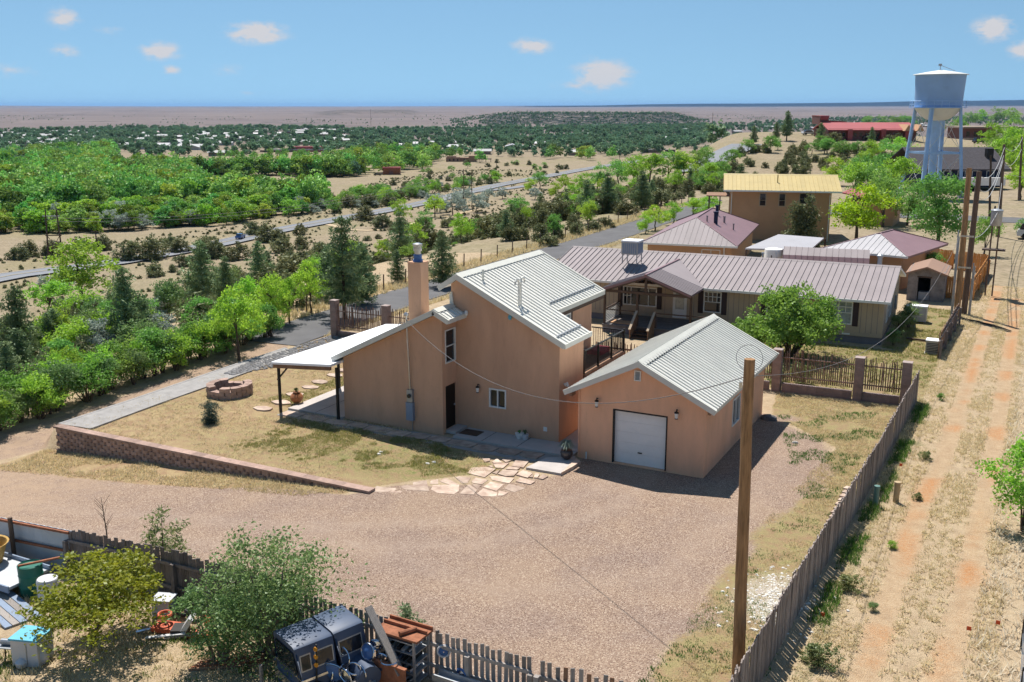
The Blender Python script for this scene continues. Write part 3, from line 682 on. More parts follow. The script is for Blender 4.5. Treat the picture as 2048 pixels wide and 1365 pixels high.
# deck
dk = MB().box(-17.75, -16.06, 37.86, 42.6, 2.12, 2.28).build('deck', 'wood_brown', hs)
pl = MB().box(0, .17, 0, 4.68, 0, .03).mesh('deck_board'); pl.materials.append(MATS['wood_brown'])
for i in range(9): sub('deck_board', pl, dk, Vector((-17.72+i*.183, 37.9, 2.283))-OFF[hs])
rl = MB(); rl.box(-16.18, -16.12, 37.9, 42.6, 3.26, 3.31).box(-16.17, -16.13, 37.9, 42.6, 2.38, 2.42)
rl.box(-17.75, -16.12, 42.55, 42.6, 3.26, 3.31).box(-17.75, -16.12, 42.56, 42.59, 2.38, 2.42)
for y in (37.95, 39.5, 41.05, 42.57): rl.box(-16.19, -16.11, y-.04, y+.04, 2.28, 3.36)
rail = rl.build('railing', 'black_paint', hs)
bl = MB().box(-.009, .009, -.009, .009, 2.40, 3.28).mesh('baluster'); bl.materials.append(MATS['black_paint'])
for i in range(44): sub('baluster', bl, rail, Vector((-16.15, 38.03+i*.104, 0))-OFF[hs])
for i in range(14): sub('baluster', bl, rail, Vector((-17.65+i*.11, 42.575, 0))-OFF[hs])
# roofs
RT = lambda x: 6.60-.492*(x+20.66)
rm = MB()
rm.prism([(-20.66, 6.58), (-15.78, RT(-15.78)-.02), (-15.78, RT(-15.78)-.16), (-20.66, 6.44)], 1, 35.12, 37.76)
rm.prism([(-20.66, 6.58), (-17.35, RT(-17.35)-.02), (-17.35, RT(-17.35)-.16), (-20.66, 6.44)], 1, 37.76, 42.95)
rm.prism([(-20.66, 6.58), (-20.66, 6.42), (-21.46, 5.95), (-21.46, 6.1)], 1, 35.12, 42.95)
roof = rm.build('main_roof', 'trim_ivory', hs)
roof_slope(roof, 'roof_ivory', (-20.66, 35.14, 6.6), (0, 1, 0), 2.62, (4.9, 0, -.492*4.9))
roof_slope(roof, 'roof_ivory', (-20.66, 37.76, 6.6), (0, 1, 0), 5.18, (3.33, 0, -.492*3.33))
for y in (35.06, 42.92):
    MB().beam((-20.66, y+.04, 6.55), (-15.76 if y < 40 else -17.33, y+.04, RT(-15.76 if y < 40 else -17.33)-.06), .10, .22).build('rake_trim', 'trim_ivory', roof)
    MB().beam((-20.62, y+.042, 6.55), (-21.5, y+.042, 5.98), .10, .20).build('rake_trim', 'trim_ivory', roof)
MB().prism([(-20.95, 6.46), (-20.66, 6.67), (-20.40, 6.52), (-20.66, 6.60)], 1, 35.1, 42.97).build('ridge_cap', 'trim_ivory', roof)
MB().box(-15.80, -15.72, 35.08, 37.78, RT(-15.78)-.16, RT(-15.78)+.03).build('gutter', 'trim_ivory', roof)
MB().box(-17.36, -17.28, 37.78, 42.97, RT(-17.35)-.17, RT(-17.35)+.02).build('gutter', 'trim_ivory', roof)
MB().box(-17.34, -17.30, 37.8, 42.9, RT(-17.35)-.34, RT(-17.35)-.17).build('fascia', 'dark_brown', roof)
for x, y0, y1 in ((-16.2, 35.3, 37.65), (-17.75, 37.95, 42.8)):
    MB().beam((x, y0, RT(x)+.05), (x, y1, RT(x)+.05), .05, .07).build('snow_guard', 'metal_grey', roof)
MB().tube([(-19.95, 36.1, 6.1), (-19.95, 36.1, 6.75)], .05, 8).build('vent_pipe', 'trim_ivory', roof)
for s in (-1, 1):
    x = -18.22; y = 36.05+s*.09; z = RT(x)
    MB().tube([(x, y, z-.1), (x, y, z+.95), (x+.0, y+s*.05, z+1.08), (x, y+s*.2, z+1.12), (x, y+s*.3, z+1.02), (x, y+s*.33, z+.9)], .045, 8).build('gooseneck_vent', 'roof_ivory', roof, smooth=True)
WT = lambda x: 2.90+WS*(x+25.9)
wr2 = MB().prism([(-26.2, WT(-26.2)-.02), (-21.05, WT(-21.05)-.02), (-21.05, WT(-21.05)-.17), (-26.2, WT(-26.2)-.17)], 1, 34.0, 42.9)
wr2.prism([(-21.05, 5.27), (-20.42, 4.96), (-20.42, 4.82), (-21.05, 5.1)], 1, 34.0, 35.44)
wroof = wr2.build('wing_roof', 'trim_ivory', hs)
roof_slope(wroof, 'roof_ivory', (-21.1, 34.04, WT(-21.1)), (0, 1, 0), 8.82, (-5.1, 0, -WS*5.1))
roof_slope(wroof, 'roof_ivory', (-21.05, 34.04, 5.29), (0, 1, 0), 1.39, (.62, 0, -.31))
t2 = MB(); t2.beam((-21.05, 33.98, 5.22), (-26.24, 33.98, WT(-26.24)-.06), .10, .20); t2.beam((-21.09, 33.98, 5.22), (-20.38, 33.98, 4.87), .10, .20); t2.box(-20.44, -20.36, 33.96, 35.43, 4.80, 4.98)
t2.build('rake_trim', 'trim_ivory', wroof)
MB().prism([(-21.3, 5.20), (-21.07, 5.36), (-20.84, 5.24), (-21.07, 5.30)], 1, 33.98, 35.43).build('ridge_cap', 'trim_ivory', wroof)
fl = MB(); fl.prism([(-21.12, 5.25), (-20.95, 5.25), (-21.02, 5.85), (-21.14, 5.7)], 1, 35.36, 35.43); fl.build('flashing', 'trim_ivory', wroof)
ch = MB().box(-23.5, -22.86, 35.9, 36.52, 3.6, 6.8).build('chimney', 'stucco', hs)
MB().box(-23.52, -22.84, 35.88, 36.54, 6.80, 6.84).build('chimney_cap', 'stucco', ch)
MB().lathe([(.22, 0), (.22, .08), (.18, .10), (.18, .26), (.20, .28), (.14, .32)], (-23.18, 36.2, 6.84), 16).build('flue_collar', 'plastic_blue', ch, smooth=True)
MB().lathe([(.14, 0), (.14, .16), (.19, .18), (.19, .30), (.16, .32), (.16, .37), (.21, .39), (.21, .48), (.08, .52)], (-23.18, 36.2, 7.12), 16).build('flue_pipe', 'steel', ch, smooth=True)
# openings
d = MB().box(-21.0, -20.95, 34.52, 35.40, .12, 2.0).build('door', 'door_black', hs)
MB().lathe([(.04, 0), (.05, .03), (.03, .07)], (-20.93, 35.32, 1.0), 8).build('door_knob', 'steel', d)
MB().box(-20.87, -20.4, 34.5, 35.44, 0, .13).build('door_step', 'concrete', hs)
window(hs, 1, 35.45, -1, -19.33, -18.53, 1.1, 1.92, mull=(.5,), glass='glass')
window(hs, 0, -20.88, 1, 34.52, 35.36, 2.96, 4.38, bars=(('h', .5, 0, 1),), fw=.05)
window(hs, 0, -25.9, -1, 36.2, 38.2, .1, 2.1, mull=(.5,))
sdr = window(hs, 0, -17.75, 1, 38.25, 40.1, 2.42, 4.42, mull=(.5,), glass='glass_blue', name='sliding_door')
MB().box(-17.75, -17.70, 38.12, 38.25, 2.3, 4.5).box(-17.75, -17.70, 40.1, 40.24, 2.3, 4.5).build('door_trim', 'dark_brown', sdr)
def wall_lamp(parent, x, y, z):
    l = MB().tube([(x, y, z+.16), (x, y-.12, z+.22), (x, y-.14, z+.12)], .02, 6).lathe([(.02, .16), (.08, .12), (.085, .08)], (x, y-.14, z), 8).lathe([(.06, -.14), (.06, -.11)], (x, y-.14, z), 8).build('wall_lamp', 'black_paint', parent)
    MB().lathe([(.05, -.11), (.068, .0), (.07, .08)], (x, y-.14, z), 8).build('lamp_glass', 'frame_white', l); return l
wall_lamp(hs, -19.81, 35.45, 1.82)
for (x, y, z) in ((-20.35, 35.4, 5.0), (-18.32, 35.4, 5.02)):
    MB().lathe([(.05, -.1), (.09, 0), (.05, .1)], (x, y-.03, z), 8).build('floodlight', 'teal_lid' if x > -19 else 'frame_white', hs)
MB().tube([(-16.10, 35.9, 2.35), (-16.0, 35.9, 2.42), (-15.97, 35.9, 2.3)], .07, 8).build('floodlight', 'frame_white', hs)
MB().box(-16.82, -16.66, 35.43, 35.45, .42, .6).build('outlet_cover', 'frame_white', hs)
mt = MB().tube([(-22.42, 34.21, 1.75), (-22.42, 34.08, 4.3), (-22.42, 34.02, 4.95)], .035, 8).build('service_mast', 'steel', hs)
MB().lathe([(.09, 0), (.1, .06), (.03, .14)], (-22.42, 34.02, 4.95), 8).build('weatherhead', 'metal_grey', mt)
mb_ = MB().box(-22.56, -22.28, 34.14, 34.28, 1.22, 1.75).build('meter_box', 'metal_grey', hs)
MB().tube([(-22.42, 34.08, 1.5), (-22.42, 34.15, 1.5)], .09, 12).build('meter', 'glass', mb_)
MB().box(-22.6, -22.26, 34.12, 34.28, .42, 1.20).build('breaker_box', 'metal_blue', hs)
MB().tube([(-22.34, 34.21, 0), (-22.34, 34.21, .42)], .025, 6).build('conduit', 'steel', hs)
# patio cover (attached to the house)
pc = MB().prism([(-29.1, 2.26), (-25.86, 2.52), (-25.86, 2.62), (-29.1, 2.36)], 1, 33.35, 42.3).build('patio_cover', 'patio_white', hs)
MB().prism([(-29.05, 2.08), (-25.95, 2.33), (-25.95, 2.51), (-29.05, 2.25)], 1, 33.42, 33.54).build('header_beam', 'wood_brown', pc)
MB().box(-29.06, -28.94, 33.54, 42.2, 2.07, 2.24).build('side_beam', 'wood_brown', pc)
for x, y in ((-28.9, 33.6), (-26.0, 33.95), (-28.9, 37.9), (-28.9, 42.0)): MB().box(x-.05, x+.05, y-.05, y+.05, 0, 2.1+.08*(x+28.9)).build('post', 'black_paint', hs)
MB().beam((-28.9, 33.5, 1.55), (-28.35, 33.5, 2.12), .06, .06).build('brace', 'black_paint', hs)
# ================================================================== GARAGE
g = thing('garage', 'orange stucco garage with ivory ribbed gable roof and white roll door', 'garage', (-12.28, 38.8, 0))
gt = lambda x: 4.0-.5*abs(x+12.28)
gw = MB()
strips(gw, 1, 34.33, 34.58, -14.77, -9.79, -.1, gt, [(-13.38, -11.22, .02, 2.15), (-12.56, -12.30, 3.36, 3.76)], (-12.28,))
strips(gw, 1, 42.95, 43.2, -14.77, -9.79, -.1, gt, [], (-12.28,))
strips(gw, 0, -10.04, -9.79, 34.58, 42.95, -.1, lambda y: gt(-9.79), [(38.05, 39.15, .88, 2.0)])
strips(gw, 0, -14.77, -14.52, 34.58, 42.95, -.1, lambda y: gt(-14.77), [])
gw.build('wall', 'stucco_garage', g)
GR = lambda x: 4.18-.5*abs(x+12.28)
gr = MB()
for s in (1, -1):
    e = -12.28+s*2.92; gr.prism([(-12.28, 4.16), (e, GR(e)-.02), (e, GR(e)-.15), (-12.28, 4.02)], 1, 33.95, 43.55)
groof = gr.build('roof', 'trim_ivory', g)
for s in (1, -1): roof_slope(groof, 'roof_ivory', (-12.28, 33.97, 4.18), (0, 1, 0), 9.56, (s*2.93, 0, -.5*2.93), .266, .05)
MB().prism([(-12.53, 4.08), (-12.28, 4.25), (-12.03, 4.08), (-12.28, 4.19)], 1, 33.9, 43.6).build('ridge_cap', 'trim_ivory', groof)
MB().box(-12.02, -12.0, 34.2, 43.4, 4.02, 4.095).build('closure_strip', 'black_paint', groof)
for y in (33.92, 43.57):
    for s in (1, -1): MB().beam((-12.28-s*.03, y+s*.001, 4.12), (-12.28+s*2.96, y+s*.001, GR(-12.28+s*2.96)-.05), .09, .2).build('rake_trim', 'trim_ivory', groof)
for s in (1, -1): MB().box(-12.28+s*2.70-.05, -12.28+s*2.70+.05, 33.98, 34.32, 2.52, 2.66).build('rafter_tail', 'wood_brown', groof)
gd = MB()
for k in range(5): gd.box(-13.33, -11.27, 34.44, 34.48, .03+k*.415, .03+k*.415+.411)
gd = gd.build('roll_door', 'door_white', g)
MB().box(-12.38, -12.22, 34.40, 34.44, .5, .54).build('door_handle', 'black_paint', gd)
MB().box(-13.38, -13.33, 34.31, 34.5, .02, 2.15).box(-11.27, -11.22, 34.31, 34.5, .02, 2.15).box(-13.33, -11.27, 34.31, 34.5, 2.10, 2.15).build('door_frame', 'black_paint', gd)
vt = MB().box(-12.56, -12.52, 34.28, 34.4, 3.36, 3.76).box(-12.34, -12.30, 34.28, 34.4, 3.36, 3.76).box(-12.52, -12.34, 34.28, 34.4, 3.36, 3.40).box(-12.52, -12.34, 34.28, 34.4, 3.72, 3.76).build('gable_vent', 'frame_white', g)
lv = MB()
for k in range(7): z = 3.41+k*.045; lv.add([(-12.52, 34.30, z), (-12.34, 34.30, z), (-12.34, 34.36, z+.035), (-12.52, 34.36, z+.035)], [(0, 1, 2, 3)])
lv.box(-12.53, -12.33, 34.45, 34.47, 3.36, 3.76)
lv.build('louvre', 'frame_white', vt)
window(g, 0, -9.79, 1, 38.05, 39.15, .88, 2.0, mull=(.5,))
wall_lamp(g, -14.0, 34.33, 2.3); wall_lamp(g, -10.85, 34.33, 2.28)
MB().tube([(-14.42, 34.25, 0), (-14.42, 34.25, .28)], .03, 6).build('pipe_stub', 'frame_white', g)
MB().box(-14.80, -14.74, 34.29, 34.34, 0, 2.7).build('corner_trim', 'stucco_garage', g)
# ================================================================== NEIGHBOUR: LONG TAN HOUSE (local frame, x = -20.5..0 along, y = depth)
n = thing('manufactured_house', 'long tan-sided house with mauve metal roof, gabled porch and dark shutters', 'house', (-6.95, 59.5, 0), rad(2.0))
LX = -20.6; WD = 9.6
nw = MB()
holes = [(-15.55, -13.35, 1.1, 2.3), (-12.3, -11.42, .55, 2.4), (-10.38, -9.3, 1.06, 2.36), (-6.58, -5.6, 1.05, 2.3), (-3.25, -1.7, 1.05, 2.4)]
strips(nw, 1, 0, .2, LX, 0, .42, lambda x: 2.62, holes)
ntop = lambda y: 2.62+.235*(4.8-abs(y-4.8))
strips(nw, 0, -.2, 0, .2, WD, .42, ntop, [(1.6, 2.7, 1.0, 2.2), (3.4, 4.6, 1.0, 2.2)], (4.8,))
strips(nw, 0, LX, LX+.2, .2, WD, .42, ntop, [], (4.8,)); nw.box(LX+.2, -.2, WD-.2, WD, .42, 2.6)
nwall = nw.build('wall', 'siding_tan', n)
bt = MB().box(0, .02, 0, .004, 0, 2.1).mesh('siding_groove'); bt.materials.append(MATS['skirting'])
gv = MB()
for i in range(67):
    x = LX+.15+i*.305
    if all(not (h[0]-.4 < x < h[1]+.4) for h in holes): gv.box(x, x+.025, -.004, 0, .5, 2.45)
for i in range(28): gv.box(0, .004, .3+i*.33, .325+i*.33, .5, 2.5)
gv.build('siding_groove', 'skirting', nwall)
MB().box(LX+.05, -.05, .05, WD-.05, -.1, .44).build('skirting', 'skirting', n)
MB().box(LX, .01, -.02, 0, .42, .62).build('base_trim', 'siding_tan', n)
MB().box(-2.2, -1.75, -.035, 0, .46, .55).build('crawl_vent', 'frame_white', n)
nr_ = MB()
for s in (-1, 1):
    e = 4.8+s*5.25; ze = 2.72+.235*(4.8-5.25)
    nr_.prism([(4.8, 3.86), (e, ze), (e, ze-.14), (4.8, 3.70)], 0, LX-.3, .35)
nroof = nr_.build('roof', 'frame_white', n)
for s in (-1, 1): roof_slope(nroof, 'roof_mauve', (LX-.3, 4.8, 3.875), (1, 0, 0), 21.25, (0, s*5.27, -5.27*.2385), .36, .055)
MB().prism([(4.62, 3.84), (4.8, 3.93), (4.98, 3.84), (4.8, 3.88)], 0, LX-.32, .37).build('ridge_cap', 'roof_mauve', nroof)
MB().box(LX-.3, .36, -.52, -.46, 2.48, 2.62).build('gutter', 'frame_white', nroof)
vp = MB().tube([(-1.0, 6.2, 3.3), (-1.0, 6.2, 4.2)], .14, 10).lathe([(.2, 0), (.2, .1), (.05, .2)], (-1.0, 6.2, 4.2), 10); vp.build('vent_pipe', 'metal_grey', nroof)
MB().tube([(-8.0, 5.2, 3.6), (-8.0, 5.2, 4.15)], .06, 8).lathe([(.1, 0), (.1, .1)], (-8, 5.2, 4.1), 8).build('vent_pipe', 'metal_grey', nroof)
def shut(ua, ub): MB().box(ua, ub, -.04, 0, .98, 2.36).build('shutter', 'shutter', n)
window(n, 1, 0, -1, -15.55, -13.35, 1.1, 2.3, mull=(.24, .76), bars=[('h', .5, 0, .24), ('v', .12, 0, 1)])
shut(-15.88, -15.58); shut(-13.32, -13.02)
dd = MB().box(-12.3, -11.42, -.03, .02, .55, 2.4).build('front_door', 'frame_white', n)
MB().box(-12.14, -11.58, -.036, -.03, 1.1, 2.25).build('door_glass', 'curtain_glass', dd)
window(n, 1, 0, -1, -10.38, -9.3, 1.06, 2.36, bars=[('h', .5, 0, 1), ('h', .75, 0, 1), ('v', .25, .5, 1), ('v', .5, .5, 1), ('v', .75, .5, 1)]); shut(-10.72, -10.41); shut(-9.27, -8.96)
window(n, 1, 0, -1, -6.58, -5.6, 1.05, 2.3, bars=[('h', .5, 0, 1)]); shut(-6.92, -6.61)
window(n, 1, 0, -1, -3.25, -1.7, 1.05, 2.4, mull=(.5,), glass='curtain_glass', bars=[('h', .5, 0, 1), ('h', .75, 0, 1), ('v', .25, .5, 1), ('v', .75, .5, 1)]); shut(-3.6, -3.28); shut(-1.67, -1.36)
for a, b in ((1.6, 2.7), (3.4, 4.6)): window(n, 0, 0, 1, a, b, 1.0, 2.2, bars=[('h', .5, 0, 1), ('v', .5, 0, 1)])
MB().box(0, .12, 7.0, 7.35, .9, 1.7).build('meter_box', 'metal_grey', n)
# porch
pr = MB()
for s in (-1, 1):
    pr.prism([(-13.05, 3.62), (-13.05+s*2.75, 2.62), (-13.05+s*2.75, 2.50), (-13.05, 3.50)], 1, -3.35, -.45)
    pr.prism([(-13.05, 3.62), (-13.05+s*1.6, 3.04), (-13.05+s*1.6, 2.98), (-13.05, 3.50)], 1, -.45, 1.7)
proof = pr.build('porch_roof', 'roof_mauve_dark', n)
for s in (-1, 1): roof_slope(proof, 'roof_mauve', (-13.05, -3.35, 3.64), (0, 1, 0), 2.9, (s*2.77, 0, -1.007), .29, .03)
for s in (-1, 1):
    MB().add([(-13.05, -.45, 3.64), (-13.05+s*2.77, -.45, 2.633), (-13.05, 3.9, 3.64)], [(0, 1, 2) if s > 0 else (0, 2, 1)]).build('valley_sheet', 'roof_mauve', proof)
MB().box(-13.12, -12.98, -3.4, 3.6, 3.62, 3.69).build('ridge_cap', 'roof_mauve_dark', proof)
for x, y in ((-15.6, -3.2), (-13.55, -3.2), (-10.3, -3.2), (-15.6, -.4)): 
    MB().box(x-.06, x+.06, y-.06, y+.06, .5, 2.55).build('porch_post', 'dark_brown', n)
tb = MB().box(-15.75, -10.35, -3.28, -3.16, 2.45, 2.6).box(-13.12, -12.98, -3.26, -3.18, 2.6, 3.48)
for s in (-1, 1): tb.beam((-13.05, -3.3, 3.5), (-13.05+s*2.78, -3.3, 2.49), .08, .2)
tb.build('porch_truss', 'dark_brown', n)
pdk = MB().box(-15.7, -8.6, -3.35, -.02, .36, .46).build('porch_deck', 'deck_grey', n)
bm_ = MB().box(0, 7.1, 0, .16, 0, .03).mesh('deck_board'); bm_.materials.append(MATS['deck_grey'])
for i in range(19): sub('deck_board', bm_, pdk, (-15.7, -3.34+i*.174, .462))
MB().box(-15.68, -8.62, -3.33, -3.27, -.05, .36).build('deck_skirt', 'skirting', pdk)
prl = MB().box(-15.6, -13.55, -3.23, -3.17, 1.35, 1.41).box(-12.42, -8.65, -3.23, -3.17, 1.35, 1.41).box(-15.63, -15.57, -3.2, -.4, 1.35, 1.41)
for x in (-12.42, -8.65): prl.box(x-.05, x+.05, -3.25, -3.15, .46, 1.45)
prl.build('porch_rail', 'dark_brown', n)
lt = MB()
for i in range(8): lt.beam((-15.6, -3.1, .55+i*.1), (-15.6, -.5, .60+i*.1), .02, .03)
lt.build('lattice', 'frame_white', n)
for x in (-13.55, -12.45):
    MB().add([(x, -3.4, .0), (x, -4.6, .0), (x, -4.6, .55), (x, -3.4, 1.42), (x+.05, -3.4, .0), (x+.05, -4.6, .0), (x+.05, -4.6, .55), (x+.05, -3.4, 1.42)], [(0, 1, 2, 3), (7, 6, 5, 4), (3, 2, 6, 7), (1, 5, 6, 2), (0, 3, 7, 4)]).build('stair_side', 'wood_brown', n)
    MB().beam((x+.025, -4.65, .58), (x+.025, -3.35, 1.46), .14, .05).build('hand_rail', 'siding_tan', n)
for k in range(3): MB().box(-13.49, -12.46, -4.5+k*.36, -4.14+k*.36, .05+k*.13, .11+k*.13).build('stair_tread', 'dark_brown', n)
MB().prism([(-15.3, -3.0), (-14.0, -3.0), (-14.0, -2.2), (-15.3, -2.2)], 2, .50, .56).build('plywood_sheet', 'siding_orange', n)
# evaporative cooler on the roof
ac = thing('evaporative_cooler', 'grey louvred cooler box standing on the mauve metal roof', 'cooler', tuple(P(1264, 517, 3.72)), rad(2))
zc = -.12
for sx_ in (-1, 1):
    for sy in (-1, 1): MB().box(sx_*.48-.03, sx_*.48+.03, sy*.48-.03, sy*.48+.03, zc-.18, .34).build('leg', 'metal_grey', ac)
cb = MB().box(-.55, .55, -.55, .55, .3, 1.12).build('cabinet', 'metal_grey', ac)
for k in range(7): MB().box(-.46+k*.14, -.38+k*.14, -.58, -.55, .38, 1.02).build('louvre', 'metal_blue', cb)
for k in range(7): MB().box(.55, .58, -.46+k*.14, -.38+k*.14, .38, 1.02).build('louvre', 'metal_blue', cb)
MB().box(-.58, .58, -.58, .58, 1.12, 1.2).build('lid', 'patio_white', ac)
# ================================================================== OTHER HOUSES
def hip_house(name, label, loc, rz, W, Dp, eave, rise, wallm, roof_front, roof_side, base=0, ov=.5, panels=True):
    """hip roof, ridge along local y; origin at front-left wall corner"""
    t = thing(name, label, 'house', loc, rz, local=True)
    MB().box(0, W, 0, Dp, base-.3, eave).build('wall', wallm, t)
    a, b, c, d = (-ov, -ov, eave), (W+ov, -ov, eave), (W+ov, Dp+ov, eave), (-ov, Dp+ov, eave); h = W/2+ov
    r1, r2 = (W/2, h-ov, eave+rise), (W/2, Dp-h+ov, eave+rise)
    r = MB().add([a, b, c, d, r1, r2, (-ov, -ov, eave-.15), (W+ov, -ov, eave-.15), (W+ov, Dp+ov, eave-.15), (-ov, Dp+ov, eave-.15)],
                 [(0, 1, 4), (1, 2, 5, 4), (2, 3, 5), (3, 0, 4, 5), (0, 6, 7, 1), (1, 7, 8, 2), (2, 8, 9, 3), (3, 9, 6, 0), (6, 9, 8, 7)]).build('roof', roof_side, t)
    if panels:
        k = int((W+2*ov)/.42); sl = math.hypot(h, rise)
        for i in range(k):                        # front hip panels, each cut to the hip line
            x0 = -ov+(W+2*ov)*i/k; x1 = -ov+(W+2*ov)*(i+1)/k-.03
            def top(x): f = min(x+ov, W+ov-x)/h; return (x, -ov+f*h*.985, eave+f*rise+.02)
            MB().add([(x0, -ov-.03, eave+.015), (x1, -ov-.03, eave+.015), top(x1), top(x0)], [(0, 1, 2, 3)]).build('roof_panel', roof_front, r)
        rb = MB()
        for i in range(k+1):
            x = -ov+(W+2*ov)*i/k; f = min(x+ov, W+ov-x)/h
            if f > .03: rb.beam((x, -ov, eave+.03), (x, -ov+f*h*.98, eave+f*rise+.03), .04, .04)
        rb.build('standing_seam', roof_front, r)
    cp = MB()
    for p, q in ((a, r1), (b, r1), (c, r2), (d, r2), (r1, r2)): cp.beam((p[0], p[1], p[2]+.03), (q[0], q[1], q[2]+.03), .12, .05)
    cp.build('hip_cap', roof_side, r)
    MB().box(-ov-.05, W+ov+.05, -ov-.1, -ov, eave-.14, eave+.01).build('gutter', 'frame_white', r)
    return t, r
e1 = P(1281, 485, 2.5); e2 = P(1474, 493.5, 2.5); rz = math.atan2(e2.y-e1.y, e2.x-e1.x); L_ = (e2-e1).length
ax = Vector((math.cos(rz), math.sin(rz), 0)); ay = Vector((-math.sin(rz), math.cos(rz), 0)); o = e1+ax*.5+ay*.5
hh, hr = hip_house('hip_roof_house', 'tan house with purple hip roof behind the long mauve-roofed house', (o.x, o.y, 0), rz, L_-1, 15.5, 2.5, 1.75, 'siding_orange', 'roof_mauve', 'roof_mauve_dark')
window(hh, 1, 0, -1, 4.4, 5.9, 1.0, 2.1, mull=(.5,)); MB().tube([(6.2, -.08, 0), (6.2, -.08, 2.4)], .05, 6).build('downspout', 'frame_white', hh)
W_ = L_-1
for (f, s, hgt, r_) in ((.30, .35, .9, .17), (.55, .45, .45, .09), (.42, .70, .4, .06), (.78, .2, .75, .14), (.2, .2, .4, .06)):
    y = 2+10*f; x = W_/2+s*(W_/2+.5); z = 2.5+1.75*(1-s*.95)
    MB().tube([(x, y, z-.2), (x, y, z+hgt)], r_, 8).lathe([(r_*1.35, 0), (r_*1.35, .1)], (x, y, z+hgt-.02), 8).build('roof_vent', 'navy' if r_ > .1 else 'roof_mauve', hr)
# grey canopy beside it
cp = thing('carport_canopy', 'flat grey carport canopy between the two purple-roofed houses', 'carport', tuple(P(1560, 500, 0)), local=True)
c0 = Vector(cp.location); pts = [P(1490, 497, 2.5), P(1557, 469, 2.75), P(1648, 476, 2.75), P(1620, 500, 2.5)]
q = [p-c0 for p in pts]; d_ = Vector((0, 0, .12))
MB().add(q+[p-d_ for p in q], [(0, 1, 2, 3), (7, 6, 5, 4), (0, 3, 7, 4), (3, 2, 6, 7), (2, 1, 5, 6), (1, 0, 4, 5)]).build('canopy', 'roof_grey', cp)
for p in (q[0], q[3], q[1], q[2]): MB().box(p.x-.06+.1, p.x+.06+.1, p.y-.06+.1, p.y+.06+.1, -.1, p.z-.1).build('post', 'dark_brown', cp)
MB().box(q[0].x+1.2, q[1].x+3.0, q[1].y-.4, q[1].y-.2, -.1, 2.2).build('back_wall', 'wood_brown', cp)
wt = PY(1548, 497, 76.5); t = thing('water_cistern', 'round pale water cistern in front of the grey carport canopy', 'tank', (wt.x, 76.5, 0), local=True)
MB().lathe([(.68, 0), (.68, wt.z-.12), (.64, wt.z-.05), (.2, wt.z+.05), (0.02, wt.z+.06)], n=20).build('tank_body', 'door_white', t, smooth=True)
MB().box(-.03, .03, -.73, -.69, .9, 2.4).build('sight_gauge', 'dark_brown', t)
# gambrel shed
p1 = P(1566, 527, 2.0); p2 = P(1735, 535, 2.0); rz = math.atan2(p2.y-p1.y, p2.x-p1.x); Ls = (p2-p1).length
sh = thing('gambrel_shed', 'low shed with plum barn roof behind the long mauve-roofed house', 'shed', (p1.x, p1.y, 0), rz)
MB().prism([(.15, -.1), (3.0, -.1), (3.0, 1.9), (2.6, 2.5), (1.6, 2.95), (.6, 2.5), (.15, 1.9)], 0, .1, Ls-.1).build('wall', 'siding_tan', sh)
sr = MB()
for (a, b) in (((0, 1.85), (.55, 2.55)), ((.55, 2.55), (1.6, 3.03)), ((1.6, 3.03), (2.65, 2.55)), ((2.65, 2.55), (3.2, 1.85))): sr.prism([a, b, (b[0], b[1]-.06), (a[0], a[1]-.06)], 0, -.1, Ls+.1)
sro = sr.build('roof', 'roof_mauve_dark', sh)
roof_slope(sro, 'roof_mauve_dark', (-.1, .54, 2.565), (1, 0, 0), Ls+.2, (0, -.55, -.70), .45, .03)
roof_slope(sro, 'roof_mauve', (-.1, 1.6, 3.045), (1, 0, 0), Ls+.2, (0, -1.05, -.48), .45, .03)
# white hip house
e1 = P(1640, 498, 2.6); e2 = P(1815, 514, 2.6); rz = math.atan2(e2.y-e1.y, e2.x-e1.x); L_ = (e2-e1).length
ax = Vector((math.cos(rz), math.sin(rz), 0)); ay = Vector((-math.sin(rz), math.cos(rz), 0)); o = e1+ax*.5+ay*.5
hip_house('small_hip_house', 'small tan house with silver front and brown side hip roof under the lime tree', (o.x, o.y, 0), rz, L_-1, 8.5, 2.6, 1.15, 'siding_orange', 'roof_grey', 'roof_mauve_dark')
# yellow-roofed two-storey house
y1 = P(1449, 381, 5.0); y2 = P(1673.5, 384.5, 5.0); rz = math.atan2(y2.y-y1.y, y2.x-y1.x); Ly = (y2-y1).length
yh = thing('two_storey_house', 'tall tan stucco house with mustard yellow metal roof', 'house', (y1.x, y1.y, 0), rz)
yw = MB(); strips(yw, 1, .6, .85, .6, Ly-.4, -2.5, lambda x: 4.95, [(4.1-.6, 4.8-.6, 3.4, 4.75), (6.0-.6, 6.7-.6, 3.4, 4.75), (8.0-.6, 9.2-.6, 3.7, 4.8)])
ytop = lambda y: 4.95+.27*(4.3-abs(y-4.3-.3))
strips(yw, 0, Ly-.65, Ly-.4, .85, 8.3, -2.5, ytop, [(1.4, 2.4, 3.3, 4.6), (4.4, 5.4, 3.5, 5.2)], (4.6,)); yw.box(.6, .85, .85, 8.3, -2.5, 5); yw.box(.85, Ly-.65, 8.05, 8.3, -2.5, 4.9)
yw.build('wall', 'siding_orange', yh)
for a, b, c, d in ((3.5, 4.2, 3.4, 4.75), (5.4, 6.1, 3.4, 4.75), (7.4, 8.6, 3.7, 4.8)): window(yh, 1, .6, -1, a, b, c, d, fw=.08, frame='siding_tan', bars=(('h', .45, 0, 1),))
for a, b, c, d in ((1.4, 2.4, 3.3, 4.6), (4.4, 5.4, 3.5, 5.2)): window(yh, 0, Ly-.4, 1, a, b, c, d, fw=.08, frame='siding_tan')
yr = MB()
